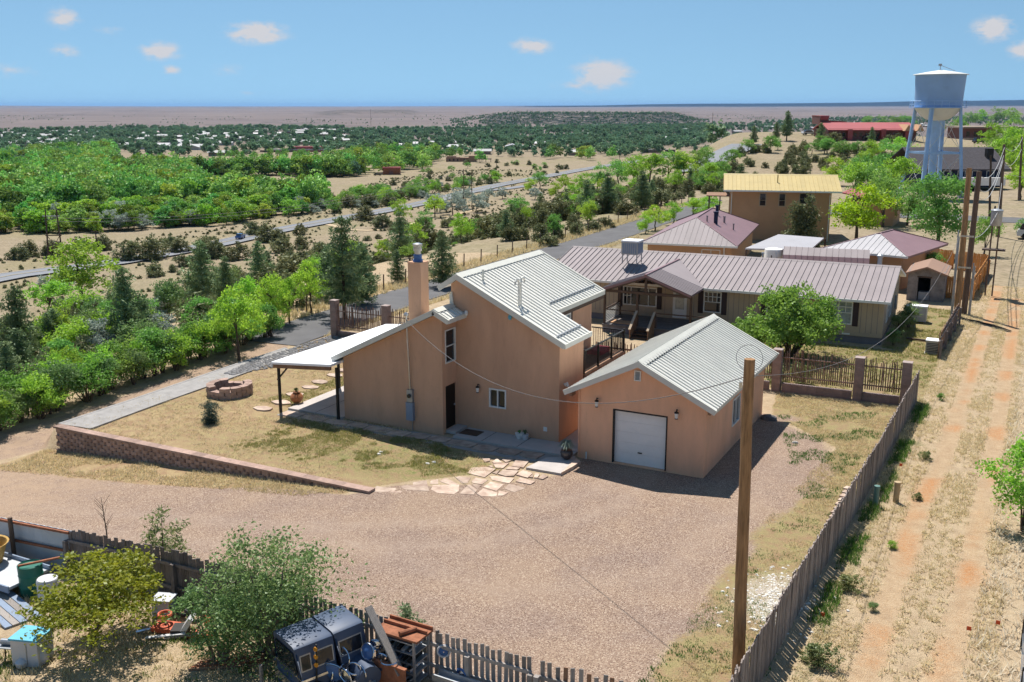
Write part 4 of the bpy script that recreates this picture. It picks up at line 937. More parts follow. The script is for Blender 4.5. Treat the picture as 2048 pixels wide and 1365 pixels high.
for s in (-1, 1): e = 4.6+s*4.75; yr.prism([(4.6, 6.33), (e, 5.05), (e, 4.93), (4.6, 6.2)], 0, -.1, Ly+.5)
yro = yr.build('roof', 'siding_orange', yh)
for s in (-1, 1): roof_slope(yro, 'roof_yellow', (-.1, 4.6, 6.345), (1, 0, 0), Ly+.6, (0, s*4.78, -1.28), .42, .03)
MB().prism([(4.4, 6.30), (4.6, 6.41), (4.8, 6.30), (4.6, 6.34)], 0, -.12, Ly+.52).build('ridge_cap', 'roof_yellow', yro)
MB().box(-.1, Ly+.5, -.24, -.16, 4.9, 5.05).build('gutter', 'frame_white', yro)
for x in (.75, Ly-.55): MB().tube([(x, .5, -2), (x, .5, 4.6), (x, -.1, 4.95)], .05, 6).build('downspout', 'frame_white', yh)
MB().tube([(5.3, 2.2, 5.4), (5.3, 2.2, 6.5)], .06, 6).build('vent_pipe', 'roof_yellow', yro)
dkk = MB().box(-1.6, .6, 2.0, 6.0, 1.6, 1.75).build('side_deck', 'deck_grey', yh)
for x, y in ((-1.5, 2.1), (-1.5, 4), (-1.5, 5.9), (-.4, 2.1)): MB().box(x-.06, x+.06, y-.06, y+.06, -2.5, 4.2).build('deck_post', 'dark_brown', yh)
MB().box(-1.8, .6, 1.9, 6.1, 4.2, 4.3).build('pergola_top', 'wood_brown', yh); MB().box(-1.53, -1.47, 2.1, 5.9, 2.5, 2.56).box(-1.5, .6, 2.07, 2.13, 2.5, 2.56).build('deck_rail', 'dark_brown', yh)
# annex with pink roof behind
a1 = P(1690, 392, 3.2); ah = thing('pink_roof_annex', 'low annex with pinkish red sloping roof right of the mustard-roofed house', 'annex', (a1.x, a1.y, 0), local=True)
MB().box(0, 5.5, 0, 6, -1, 2.6).build('wall', 'siding_orange', ah); MB().prism([(-.3, 3.6), (5.9, 2.5), (5.9, 2.38), (-.3, 3.48)], 1, -.4, 6.4).build('roof', 'roof_red', ah)
# stone shed with dark doorway
s0 = P(1812, 600, 0); s1 = P(1881, 609, 0)
ss = thing('stone_shed', 'small grey rubble stone shed with brown roof and open dark doorway', 'shed', (s0.x, s0.y, 0), rad(1))
Lw = s1.x-s0.x+.1
stop = lambda x: 2.05+.30*(1-abs(x/Lw*2-1))*Lw/2*.9
sw = MB(); strips(sw, 1, 0, .35, 0, Lw, -.1, stop, [(Lw*.28, Lw*.62, 0, 1.65)], (Lw/2,)); sw.box(0, .3, .35, 4, -.1, 2.05); sw.box(Lw-.3, Lw, .35, 4, -.1, 2.05); strips(sw, 1, 3.7, 4, .3, Lw-.3, -.1, stop, [], (Lw/2,))
sw.build('wall', 'stone_grey', ss)
srf = MB()
for s in (-1, 1): e = Lw/2+s*(Lw/2+.15); srf.prism([(Lw/2, stop(Lw/2)+.1), (e, 1.98), (e, 1.86), (Lw/2, stop(Lw/2)-.02)], 1, -.35, 4.3)
srf.build('roof', 'adobe', ss)
MB().box(Lw*.25, Lw*.65, -.02, .3, 1.65, 1.75).build('lintel', 'dark_brown', ss); MB().box(Lw*.3, Lw*.6, .5, 1.1, 0, .55).build('stored_bin', 'white_enamel', ss)
# dark shingle building behind the water tower
b0 = P(1834, 364, 0); b1 = P(2006, 364, 0); rz = math.atan2(b1.y-b0.y, b1.x-b0.x); Lb = (b1-b0).length
db = thing('dark_roof_building', 'wide building with charcoal shingle roof behind the blue water tower', 'building', (b0.x, b0.y, 0), rz)
MB().box(.5, Lb-.5, 0, 15, -1, 2.6).build('wall', 'navy', db)
MB().prism([(-1.2, 2.3), (6.8, 5.9), (15.8, 2.3), (15.8, 2.1), (6.8, 5.7), (-1.2, 2.1)], 0, -.6, Lb+.6).build('roof', 'roof_shingle', db)
MB().box(Lb-2.2, Lb-1.0, 2.6, 3.6, 3.6, 5.8).build('chimney', 'black_paint', db)
MB().box(Lb-3.2, Lb-.8, 0, .2, 2.9, 3.2).build('eave_sign_board', 'black_paint', db) if False else None
for i in range(5): window(db, 1, 0, -1, 2+i*2.6, 3.4+i*2.6, .8, 2.0, fw=.1)
MB().box(Lb*.45, Lb*.95, -2.6, -1.0, -.5, .9).build('porch_wall', 'door_white', db)
# red-roofed school on the hill
r0_ = G(1655, 281); r1_ = G(1828, 277); rz = math.atan2(r1_.y-r0_.y, r1_.x-r0_.x); r1_ = None
sc_ = 2073/440.0
rs = thing('red_roof_school', 'long low hilltop building with red metal roofs and square red tower', 'building', tuple(r0_), YAW, local=True)
dpt = math.hypot(r0_.x, r0_.y); k = dpt/2073
MB().box(0, 170*k, 0, 14, -3, 22*k).build('wall', 'brick_far', rs)
rsr = MB().prism([(-1, 20*k), (7, 33*k), (15, 20*k), (15, 18*k), (7, 31*k), (-1, 18*k)], 0, -2*k, 172*k).build('roof', 'roof_red', rs)
MB().prism([(-1.5*k, 29*k), (14*k, 29*k), (14*k, 44*k), (-1.5*k, 44*k)], 1, 8, 16).build('tower', 'brick_far', rs); MB().prism([(0, 38*k), (14*k, 38*k), (16*k, 46*k), (-2*k, 46*k)], 1, 7.5, 16.5).build('tower_roof', 'roof_red', rs)
MB().prism([(14*k, 28*k), (60*k, 28*k), (60*k, 34*k), (14*k, 37*k)], 1, 12, 20).build('back_wing', 'brick_far', rs)
for x in (36, 100, 146):
    MB().prism([(x*k, 0), ((x+9)*k, 0), ((x+9)*k, 21*k), (x*k, 21*k)], 1, -1.2, .2).build('entry_bay', 'roof_red', rs)
for x in (140, 163): MB().prism([(x*k, 18*k), ((x+14)*k, 18*k), ((x+7)*k, 30*k)], 1, -3, 6).build('gable', 'siding_orange', rs)
for i in range(14): MB().box((6+i*11)*k, (11+i*11)*k, -.06, 0, 7*k, 14*k).build('window', 'glass', rs)
# brown building right
bb0 = G(1925, 279); k = math.hypot(bb0.x, bb0.y)/2073
bb = thing('brown_flat_building', 'brown flat-roofed building right of the water tower near a parked dark car', 'building', tuple(bb0), YAW, local=True)
MB().box(0, 60*k, 0, 12, -2, 20*k).build('wall', 'brick_far', bb); MB().box(-4*k, 110*k, -1.5, 13, 20*k, 23*k).build('roof', 'wall_far', bb)
for x in (6, 20, 34, 48): MB().box(x*k, (x+6)*k, -.08, 0, 5*k, 14*k).build('window', 'glass', bb)
MB().box(-10*k, 46*k, -5, -4.5, -2, 3*k).build('yard_wall', 'wall_far', bb)
# adobe house on its rise, red barn, far school
def far_bld(name, label, px, py, parts, cat='building'):
    g0 = G(px, py); k = math.hypot(g0.x, g0.y)/2073; t = thing(name, label, cat, tuple(g0), YAW, local=True)
    for (nm, x0, x1, y0, y1, z0, z1, m) in parts: MB().box(x0*k, x1*k, y0*k, y1*k, z0*k, z1*k).build(nm, m, t)
    return t, k
t, k = far_bld('adobe_house', 'sprawling flat-roofed adobe house on a bare tan rise in the valley', 892, 324, [('wall', 0, 28, 0, 14, -3, 9, 'adobe'), ('wing', 26, 46, 4, 18, -3, 8, 'adobe'), ('tower', 46, 62, -2, 12, -3, 12, 'adobe'), ('porch_roof', 62, 92, 0, 10, 4.5, 6.2, 'dark_brown'), ('parapet', 2, 20, 3, 12, 9, 11, 'adobe')], 'house')
for x in (6, 14, 22, 36, 52): MB().box(x*k, (x+3)*k, -.3, 0, 1.5*k, 5.5*k).build('window', 'glass', t)
for x in (64, 72, 80, 90): MB().box(x*k, (x+1)*k, 0, k, -2*k, 4.6*k).build('post', 'dark_brown', t)
t, k = far_bld('red_barn', 'small red flat-topped barn in the valley below the adobe house', 766, 350, [('wall', 0, 34, 0, 16, -2, 12, 'rust'), ('roof', -1, 35, -1, 17, 12, 15, 'roof_red'), ('lean_to', -14, 0, 3, 12, -2, 5, 'wall_far')], 'barn')
MB().box(12*k, 20*k, -.15, 0, 0, 8*k).build('barn_door', 'brick_far', t)
t, k = far_bld('valley_school', 'long white and red school building among the valley trees', 520, 305, [('wall', 0, 70, 0, 12, -2, 4, 'wall_far'), ('white_roof', 18, 134, 3, 16, 3.9, 6, 'roof_white'), ('red_hall', 60, 130, 8, 24, -2, 11, 'roof_red'), ('front_wing', 70, 134, -3, 6, -2, 3, 'brick_far')])
for i in range(9): MB().box((6+i*7)*k, (9+i*7)*k, -.3, 0, .5*k, 2.6*k).build('window', 'glass', t)
t, k = far_bld('mesa_foot_complex', 'pale cluster of low buildings at the foot of the wooded mesa', 1158, 256, [('wall', 0, 60, 0, 10, -2, 4, 'wall_far'), ('roof', 4, 50, 1, 9, 4, 6, 'roof_white'), ('annex', -12, -2, 0, 8, -2, 5, 'brick_far')])
t, k = far_bld('roadside_shed', 'long pale roadside shed among trees right of the highway', 1285, 306, [('wall', 0, 40, 0, 10, -2, 5, 'wall_far'), ('roof', -1, 41, -1, 11, 5, 7, 'roof_white'), ('annex', 46, 66, 2, 8, -2, 6, 'car_dark')], 'shed')
# town houses
def town_proto(wall, roof):
    m = MB().box(-5, 5, -3.6, 3.6, -1.5, 2.6).mesh('house_wall'); m.materials.append(MATS[wall])
    r = MB().prism([(-5.6, 2.5), (5.6, 2.5), (5.6, 2.7), (-5.6, 2.7)], 1, -4.2, 4.2).prism([(-4.2, 2.6), (4.2, 2.6), (0, 4.4)], 0, -5.6, 5.6).mesh('house_roof'); r.materials.append(MATS[roof]); return m, r
TP = [town_proto('wall_far', 'roof_white'), town_proto('panel_white', 'roof_white'), town_proto('wall_far', 'roof_grey'), town_proto('adobe', 'roof_white'), town_proto('panel_white', 'roof_mauve_dark')]
rt_ = random.Random(8); cnt = 0
for (x0, x1, y0, y1, n_) in ((0, 420, 266, 300, 110), (400, 700, 262, 292, 70), (700, 900, 290, 302, 8), (900, 1340, 264, 330, 26), (1360, 1660, 255, 285, 22), (20, 120, 285, 296, 6), (380, 470, 308, 318, 4), (1700, 1860, 245, 258, 14)):
    for i in range(n_):
        p = G(rt_.uniform(x0, x1), rt_.uniform(y0, y1))
        if math.hypot(p.x, p.y) < 850: continue
        a, b = rt_.choice(TP[:4] if rt_.random() < .8 else TP)
        t = thing('town_house', 'small pale-roofed house among the trees of the distant valley town', 'house', tuple(p), YAW+rt_.choice((0, 1.57, .4, -.3)), group='distant town houses')
        s = rt_.uniform(1.0, 1.8); t.scale = (s*rt_.uniform(.9, 1.5), s, rt_.uniform(.9, 1.2)); sub('wall', a, t, (0, 0, 0)); sub('roof', b, t, (0, 0, 0))
# ================================================================== WATER TOWER
tb = P(1860, 386, 0); tw = thing('water_tower', 'pale blue water tower with white bowl bottom standing on splayed legs', 'water tower', (tb.x, tb.y, 0), YAW, local=True)
zb, zt = 13.1, 18.0
MB().lathe([(3.45, zb), (3.52, zb+2), (3.68, zt)], n=40).build('tank', 'tower_tank', tw, smooth=True)
MB().lathe([(.9, zb-1.95), (1.7, zb-1.75), (2.5, zb-1.2), (3.1, zb-.55), (3.45, zb)], n=40).build('tank_bowl', 'tower_white', tw, smooth=True)
rf = MB().lathe([(4.05, zt), (4.0, zt+.08), (2.2, zt+.42), (.3, zt+.72), (.02, zt+.74)], n=40).build('tank_roof', 'tower_white', tw, smooth=True)
MB().tube([(-.2, 0, zt+.6), (-.2, 0, zt+1.6)], .05, 6).tube([(-.2, 0, zt+1.45), (1.9, -.6, zt+.55)], .04, 6).box(-.45, -.05, -.15, .15, zt+1.3, zt+1.65).build('roof_mast', 'metal_grey', rf)
MB().lathe([(.60, -.5), (.60, 6), (.70, zb-1.8)], n=20).build('riser_pipe', 'tower_blue', tw, smooth=True)
bal = MB().lathe([(3.5, zb-.08), (4.15, zb-.08), (4.15, zb+.02), (3.5, zb+.02)], n=40, cap=False).build('balcony', 'tower_blue', tw)
br = MB().torus((0, 0, zb+1.0), 4.12, .04, n=40, m=4).torus((0, 0, zb+.5), 4.12, .03, n=40, m=4)
for i in range(24): a = 2*math.pi*i/24; br.beam((4.12*math.cos(a), 4.12*math.sin(a), zb), (4.12*math.cos(a), 4.12*math.sin(a), zb+1), .05, .05)
br.build('balcony_rail', 'tower_blue', bal)
fe = []
for kx in range(4):
    a = rad(143+90*kx); top = Vector((3.35*math.cos(a), 3.35*math.sin(a), zb-.1)); bot = Vector((4.7*math.cos(a), 4.7*math.sin(a), -.5)); fe.append((top, bot))
    lg = MB().beam(bot, top, .44, .2)
    for s in (-1, 1):
        r = (top-bot).cross(Vector((0, 0, 1))).normalized()*.25*s; lg.beam(bot+r, top+r*.9, .09, .38)
    lg = lg.build('leg', 'tower_blue', tw); MB().box(bot.x-.5, bot.x+.5, bot.y-.5, bot.y+.5, -.6, .3).build('footing', 'concrete', lg)
at = lambda pr, f: pr[1]+(pr[0]-pr[1])*f
for i in range(4):
    a, b = fe[i], fe[(i+1) % 4]
    MB().beam(at(a, .5), at(b, .5), .12, .3).build('girt', 'tower_blue', tw)
    for (f0, f1) in ((.06, .48), (.52, .97)):
        MB().tube([at(a, f0), at(b, f1)], .035, 5).tube([at(b, f0), at(a, f1)], .035, 5).build('cross_rod', 'tower_white', tw)
for i in (0, 2): MB().tube([at(fe[i], .5), Vector((0, 0, 6.4))], .05, 5).build('riser_stay', 'tower_blue', tw)
ld = MB(); a = fe[0]; r = Vector((0, -.35, 0))
for s in (-.2, .2): ld.tube([a[1]+r+Vector((s, 0, 0)), a[0]+r+Vector((s, 0, 0))], .025, 4)
for i in range(26): p = at(a, i/26)+r; ld.tube([p-Vector((.2, 0, 0)), p+Vector((.2, 0, 0))], .02, 4)
ld.build('ladder', 'tower_blue', tw)
# ================================================================== FENCES
def slat_fence(name, label, pts, h, mats, w, gap, th, rails, cat='fence', n_mesh=6, tilt=.02, hv=.08, round_=False, pname='slat', rail_m=None, side=1, side_rail=.06, posts=0, skip=None, postm=None, zf=None):
    zf = zf or gz
    t = thing(name, label, cat, (pts[0][0], pts[0][1], 0)); rr = random.Random(hash(name+label) % 1000 if False else len(label)); ms = []
    for k in range(n_mesh):
        mb = MB(); hh = h*(1+rr.uniform(-hv, hv))
        if round_: mb.tube([(0, 0, 0), (rr.uniform(-.02, .02), rr.uniform(-.015, .015), hh*.5), (rr.uniform(-.02, .02), 0, hh)], [w/2, w/2*rr.uniform(.8, 1.05), w/2*.75], 6)
        else:
            c = rr.uniform(0, .04); mb.add([(-w/2, -th/2, 0), (w/2, -th/2, 0), (w/2, th/2, 0), (-w/2, th/2, 0), (-w/2, -th/2, hh-c), (w/2, -th/2, hh), (w/2, th/2, hh), (-w/2, th/2, hh-c)], [(0, 3, 2, 1), (4, 5, 6, 7), (0, 1, 5, 4), (1, 2, 6, 5), (2, 3, 7, 6), (3, 0, 4, 7)])
        me = mb.mesh(pname); me.materials.append(MATS[mats[k % len(mats)]]); ms.append(me)
    o = Vector(t.location); tot = 0
    for a, b in zip(pts[:-1], pts[1:]):
        a = Vector((a[0], a[1], 0)); b = Vector((b[0], b[1], 0)); d = (b-a); L = d.length; d.normalize(); nrm = Vector((d.y, -d.x, 0)); ang = math.atan2(d.y, d.x)
        k = int(L/(w+gap))
        for i in range(k):
            f = (i+.5)/k
            if skip and skip(tot+f*L): continue
            p = a+d*(f*L); sub(pname, rr.choice(ms), t, Vector((p.x, p.y, zf(p.x, p.y)-.03))-o, (rr.gauss(0, tilt), rr.gauss(0, tilt), ang+(rr.uniform(-.05, .05))), (1, 1, 1))
        m = MB()
        ns = max(1, int(L/2.4))
        for z in rails:
            for i in range(ns):
                p = a+d*(L*i/ns)+nrm*side*side_rail; q = a+d*(L*(i+1)/ns)+nrm*side*side_rail
                m.beam((p.x, p.y, zf(p.x, p.y)+z), (q.x, q.y, zf(q.x, q.y)+z), .045, .09)
        m.build('rail', rail_m or mats[0], t)
        for i in range(posts+1 if posts else 0):
            p = a+d*(L*i/posts)+nrm*side*(side_rail+.07); MB().box(p.x-.06, p.x+.06, p.y-.06, p.y+.06, zf(p.x, p.y)-.1, zf(p.x, p.y)+h-.35).build('post', postm or mats[0], t)
        tot += L
    return t
slat_fence('slat_fence', 'long weathered grey slat fence dividing the gravel yard from the alley', [(-4.72, 17.6), (-4.52, 25.5), (-4.33, 31.2), (-4.12, 37.2), (-3.92, 48.6)], 1.5, ['slat_grey'], .085, .034, .03, (.35, 1.2), tilt=.012, hv=.02, posts=3, side=-1)
slat_fence('picket_fence', 'grey weathered picket fence with gaps behind the junk pile', [(-15.6, 18.62), (-9.0, 18.5)], 1.2, ['picket_grey'], .10, .055, .022, (.3, .85), pname='picket', tilt=.012, hv=.04, posts=4, zf=lambda x, y: gz(x, 19)-.02)
slat_fence('picket_fence', 'shorter run of brown and grey pickets near the leaning slat fence corner', [(-8.85, 18.5), (-5.0, 18.62)], 1.2, ['picket_grey', 'picket_grey', 'wood_brown'], .10, .08, .022, (.3, .8), pname='picket', tilt=.012, hv=.05, posts=2, zf=lambda x, y: gz(x, 19)-.02)
slat_fence('plank_fence', 'solid dark grey plank fence behind the two yard trees', [(-24.6, 18.85), (-15.7, 18.66)], 1.42, ['plank_grey'], .145, .006, .022, (.35, 1.05), pname='plank', tilt=.006, hv=.05, posts=4, zf=lambda x, y: gz(x, 18.2))
mf = thing('metal_panel_fence', 'white ribbed metal panel fence with rusty rails beside the plank fence', 'fence', (-27.5, 18.8, 0))
pm = MB().prism([(0, 0), (.30, 0), (.30, .012), (.20, .012), (.19, .03), (.14, .03), (.13, .012), (0, .012)], 2, 0, 1.28).mesh('metal_panel'); pm.materials.append(MATS['panel_white'])
for i in range(34): x = -34.6+i*.302; sub('metal_panel', pm, mf, Vector((x, 18.86, gz(x, 18.2)+.08))-OFF[mf])
m = MB()
for i in range(4):
    for z in (.7, 1.30): xa = -34.6+i*2.52; xb = xa+2.52; m.beam((xa, 18.80, gz(xa, 18.2)+z), (xb, 18.80, gz(xb, 18.2)+z), .06, .07)
m.build('rail', 'rust', mf)
for x in (-33, -30.2, -27.0): MB().tube([(x, 18.7, gz(x, 18.2)-.1), (x, 18.7, gz(x, 18.2)+1.5)], .07, 8).build('post', 'pole_grey', mf)
# block walls with pillars and stick screens
def pillar_fence(name, label, xs, y, ztop, low, zg=0, y2=None):
    t = thing(name, label, 'fence', (xs[0], y, zg))
    yy = lambda x: y if y2 is None else y+(y2-y)*(x-xs[0])/(xs[-1]-xs[0])
    bl = MB().box(-.2, .2, -.2, .2, 0, .197).mesh('block'); bl.materials.append(MATS['pillar_block'])
    lb = MB().box(0, .396, -.1, .1, 0, .196).mesh('block'); lb.materials.append(MATS['pillar_block'])
    for x in xs:
        for k in range(int(ztop/.2)): sub('block', bl, t, (x-xs[0], yy(x)-y, k*.2))
        MB().box(x-.215, x+.215, yy(x)-.215, yy(x)+.215, zg+int(ztop/.2)*.2, zg+int(ztop/.2)*.2+.04).build('pillar_cap', 'cap_stone', t)
    sk = []
    rr = random.Random(len(label))
    for k in range(7):
        hh = rr.uniform(1.28, 1.62); mb = MB().tube([(0, 0, 0), (rr.uniform(-.03, .03), 0, hh*.5), (rr.uniform(-.03, .03), 0, hh)], [.03, .028, .02], 6).mesh('stick'); mb.materials.append(MATS['latilla']); sk.append(mb)
    for a, b in zip(xs[:-1], xs[1:]):
        n_ = int((b-a-.4)/.398); ofs = (b-a-.4-n_*.398)/2
        for r in range(int(low/.2)):
            m = MB(); x0 = a+.2; x1 = b-.2
            for i in range(n_): sub('block', lb, t, (a+.2+ofs+i*.398-xs[0], yy(a+i*.4)-y, r*.2))
        m = MB()
        for z in (low+.25, low+1.15): m.tube([(a+.15, yy(a), zg+z), (b-.15, yy(b), zg+z)], .032, 6)
        m.build('rail', 'latilla', t)
        k = int((b-a-.45)/.095)
        for i in range(k):
            x = a+.25+(i+.5)*(b-a-.5)/k; sub('stick', rr.choice(sk), t, (x-xs[0], yy(x)-y+.045, low+.03), (rr.gauss(0, .02), rr.gauss(0, .025), rr.uniform(0, 6)))
    return t
pillar_fence('stick_screen_fence', 'brown block wall and pillars with stick screens behind the garage', [-14.0, -10.13, -6.4, -4.35], 47.3, 2.05, .5, 0, 47.55)
pillar_fence('stick_screen_fence', 'stick screen fence with block pillars beside the asphalt lane', [-36.1, -32.45, -28.9, -25.4], 47.2, 2.2, .45, -.05)
slat_fence('yard_stick_fence', 'low reddish stick fence behind the deck of the brown house', [(-19.5, 47.25), (-14.3, 47.3)], 1.5, ['latilla', 'wood_brown'], .06, .05, .05, (.35, .9, 1.2), round_=True, pname='stick', tilt=.03, hv=.12)
# orange board fence enclosure
OB = [P(1838, 528), P(1905, 533), P(1905, 545)]
slat_fence('board_fence', 'bright orange-brown board fence enclosing a small yard by the alley', [tuple(P(1886, 594)[:2]), tuple(P(1942, 600)[:2]), tuple(P(1973, 549)[:2])], 1.55, ['orange_board'], .14, .012, .02, (.3, 1.25), pname='board', tilt=.004, hv=.02, posts=3, side=1)
slat_fence('board_fence', 'orange-brown board fence behind the stone shed', [tuple(P(1832, 531)[:2]), tuple(P(1904, 538)[:2])], 1.6, ['orange_board'], .14, .012, .02, (.3, 1.25), pname='board', tilt=.004, hv=.02, posts=2, side=-1)
slat_fence('board_fence', 'far short run of orange-brown boards closing the small alley yard', [tuple(P(1914, 540)[:2]), tuple(P(1973, 548)[:2])], 1.6, ['orange_board'], .14, .012, .02, (.3, 1.25), pname='board', tilt=.004, hv=.02, posts=2, side=-1)
slat_fence('panel_fence', 'brown weathered board fence panel at the alley beside the tan house', [(-3.82, 57.6), (-3.55, 67.8)], 1.4, ['plank_grey', 'wood_brown'], .16, .02, .022, (.3, 1.1), pname='board', tilt=.01, hv=.03, posts=4)
# wire fence at the right edge
wf = thing('wire_fence', 'thin wire fence on steel posts along the right side of the alley', 'fence', (.75, 27, 0))
for y in np.arange(19, 80, 3.6): MB().tube([(.75+.004*y, y, -.1), (.75+.004*y, y, 1.45)], .035, 6).build('post', 'black_paint' if y < 40 else 'metal_grey', wf)
for z in (.5, .95, 1.38): MB().tube([(.75+.004*y, y, z) for y in (18, 40, 80)], .008, 4).build('wire', 'metal_grey', wf)
# fence line along the lane
ln = thing('lane_fence', 'thin wire fence on wooden posts along the far side of the lane', 'fence', (-43.2, 60, 0))
for i, y in enumerate(np.arange(47, 142, 3.1)): x = -43.0-.01*(y-47); MB().tube([(x, y, gz(x, y)-.2), (x+.05, y, gz(x, y)+1.25)], .05, 6).build('post', 'pole_grey', ln)
# ================================================================== RETAINING WALL
rw = thing('retaining_wall', 'stepped reddish block retaining wall tapering along the lawn edge', 'wall', (-35.9, 27.55, 0))
bk = MB(); bw = .398
bk.add([(0, -.02, 0), (.06, -.10, 0), (.33, -.10, 0), (bw, -.02, 0), (bw, .22, 0), (0, .22, 0), (0, -.02, .146), (.06, -.10, .146), (.33, -.10, .146), (bw, -.02, .146), (bw, .22, .146), (0, .22, .146)],
       [(5, 4, 3, 2, 1, 0), (6, 7, 8, 9, 10, 11), (0, 1, 7, 6), (1, 2, 8, 7), (2, 3, 9, 8), (3, 4, 10, 9), (4, 5, 11, 10), (5, 0, 6, 11)])
bme = bk.mesh('block'); bme.materials.append(MATS['block_red'])
for r in range(7):
    for i in range(40):
        x = -35.9+i*.4+(.2 if r % 2 else 0); zt_ = .02-r*.15
        if x > -20.3 or zt_ < gz(x+.2, 26.5)-.05: continue
        sub('block', bme, rw, Vector((x, 27.5+r*-.012, zt_-.15))-OFF[rw], (0, random.gauss(0, .004), random.gauss(0, .012)))
cpm = MB().box(0, .597, -.14, .24, 0, .085).mesh('cap_block'); cpm.materials.append(MATS['block_red'])
for i in range(27): sub('cap_block', cpm, rw, Vector((-35.95+i*.6, 27.5, .025+random.uniform(0, .006)))-OFF[rw], (0, 0, random.gauss(0, .006)))
cpe = MB().box(0, .38, 0, .597, 0, .085).mesh('cap_block'); cpe.materials.append(MATS['block_red'])
for r in range(7): sub('block', bme, rw, Vector((-35.92, 27.9, .02-(r+1)*.15))-OFF[rw], (0, 0, -math.pi/2)) if .02-r*.15 > -.95 else None
# ================================================================== FIRE RING
fr_ = P(460, 788); fr = thing('fire_ring', 'round fire pit ring of reddish concrete blocks on the dry lawn', 'fire pit', (fr_.x, fr_.y, 0), local=True)
wb = MB(); a0, a1 = -math.pi/12*.93, math.pi/12*.93
poly = [(.72*math.cos(a0), .72*math.sin(a0)), (1.05*math.cos(a0), 1.05*math.sin(a0)), (1.08, 0), (1.05*math.cos(a1), 1.05*math.sin(a1)), (.72*math.cos(a1), .72*math.sin(a1))]
wb.prism(poly, 2, 0, .17); wme = wb.mesh('ring_block'); wme.materials.append(MATS['block_red'])
for r in range(3):
    for i in range(12):
        if r == 2 and i in (3, 4, 9): continue
        sub('ring_block', wme, fr, (0, 0, r*.175), (0, 0, 2*math.pi*(i+.5*(r % 2))/12))
MB().lathe([(.01, .02), (.72, .05)], n=14, cap=False).build('ash_bed', 'dark_brown', fr)
# ================================================================== POLES AND WIRES
def pole(name, label, base, top, r0, r1, mat='pole_wood', group=None):
    t = thing(name, label, 'utility pole', tuple(base), group=group); base = Vector(base); top = Vector(top)
    k = 6; pts = [base-Vector((0, 0, .2))]+[base+(top-base)*(i/k)+Vector((random.gauss(0, .008), random.gauss(0, .008), 0)) for i in range(1, k+1)]
    MB().tube(pts, [r0+(r1-r0)*i/k for i in range(k+1)], 14).build('shaft', mat, t, smooth=True); return t
pb = P(1476, 1352); ptop = Vector((pb.x-.16, pb.y+.05, 7.80))
np_ = pole('utility_pole', 'bare brown timber pole standing at the front of the gravel yard', pb, ptop, .15, .12)
MB().torus((ptop.x, ptop.y+.02, ptop.z+.02), .30, .006, axis=1, n=24, m=4).build('wire_coil', 'cable', np_)
MB().box(ptop.x-.19, ptop.x-.13, ptop.y-.03, ptop.y+.03, 7.1, 7.25).build('bracket', 'steel', np_)
ap1 = P(1913, 634); ap1t = Vector((ap1.x-.15, ap1.y+.4, 9.5)); ap2 = P(1927, 629); ap2t = Vector((ap2.x+.05, ap2.y+.4, 9.25))
q1 = pole('utility_pole', 'left one of the close pair of tall alley poles, with grey conduits', ap1, ap1t, .20, .16, 'pole_wood')
q2 = pole('utility_pole', 'right leaning one of the close pair of tall alley poles', ap2, ap2t, .20, .16, 'pole_grey')
for dx, h in ((-.34, 5.6), (-.26, 5.2)): MB().tube([(ap1.x+dx, ap1.y-.1, 0), (ap1.x+dx-.05, ap1.y, h)], .045, 6).build('conduit', 'metal_grey', q1)
for dx, h in ((.3, 3.4), (.38, 3.2)): MB().tube([(ap2.x+dx, ap2.y-.1, 0), (ap2.x+dx+.0, ap2.y, h)], .045, 6).build('conduit', 'metal_grey', q2)
for z in (5.2, 3.2): MB().box(ap1.x-.2, ap2.x+.2, ap1.y-.15, ap1.y-.08, z, z+.1).build('cross_brace', 'steel', q1)
ap3 = P(1996, 474); ap3t = Vector((ap3.x-.35, ap3.y, 9.5)); q3 = pole('utility_pole', 'tall grey pole with wires beside the street at the end of the alley', ap3, ap3t, .2, .14, 'pole_grey')
ap4 = P(2038, 398); ap4t = Vector((ap4.x-.5, ap4.y, 9.0)); q4 = pole('utility_pole', 'farthest alley pole at the right edge beyond the street', ap4, ap4t, .18, .13, 'pole_grey')
tp = P(1979, 441); tpt = Vector((tp.x-.6, tp.y, 7.6)); q5 = pole('utility_pole', 'slim dark pole behind the transformer drum', tp, tpt, .15, .11, 'dark_brown')
tf = thing('transformer', 'grey transformer drum hung between poles over the street corner', 'transformer', (ap2.x+1.1, ap2.y+8, 0), local=True)
z0 = 5.05; MB().lathe([(.34, z0), (.38, z0+.05), (.38, z0+1.0), (.42, z0+1.03), (.42, z0+1.1), (.2, z0+1.2)], n=16).build('drum', 'metal_grey', tf, smooth=True)
for k in (-1, 1): MB().lathe([(.05, z0+1.1), (.07, z0+1.25), (.04, z0+1.4)], (.16*k, 0, 0), 8).build('bushing', 'dark_brown', tf)
for x in (-.2, .25): MB().tube([(x, 0, 0), (x, 0, z0)], .06, 6).build('post', 'pole_grey', tf)
MB().box(-.7, .8, -.4, .4, z0-1.75, z0-1.65).build('platform', 'dark_brown', tf)
def wire(a, b, sag, label, r=.010, mat='cable', n_=26):
    a = Vector(a); b = Vector(b); pts = [a+(b-a)*(i/n_)-Vector((0, 0, sag*4*(i/n_)*(1-i/n_))) for i in range(n_+1)]
    o = MB().tube(pts, r, 5).build('overhead_wire', mat); return tag(o, label, 'wire', 'overhead wires')
wire((-22.42, 34.0, 4.8), (ptop.x-.1, ptop.y+.1, 7.35), 1.8, 'twisted service cable sagging from house mast to bare front pole', .011, 'cable')
MB_ = MB().torus((-22.55, 33.95, 4.45), .22, .012, axis=1, n=16, m=4, arc=.7).build('drip_loop', 'cable', hs)
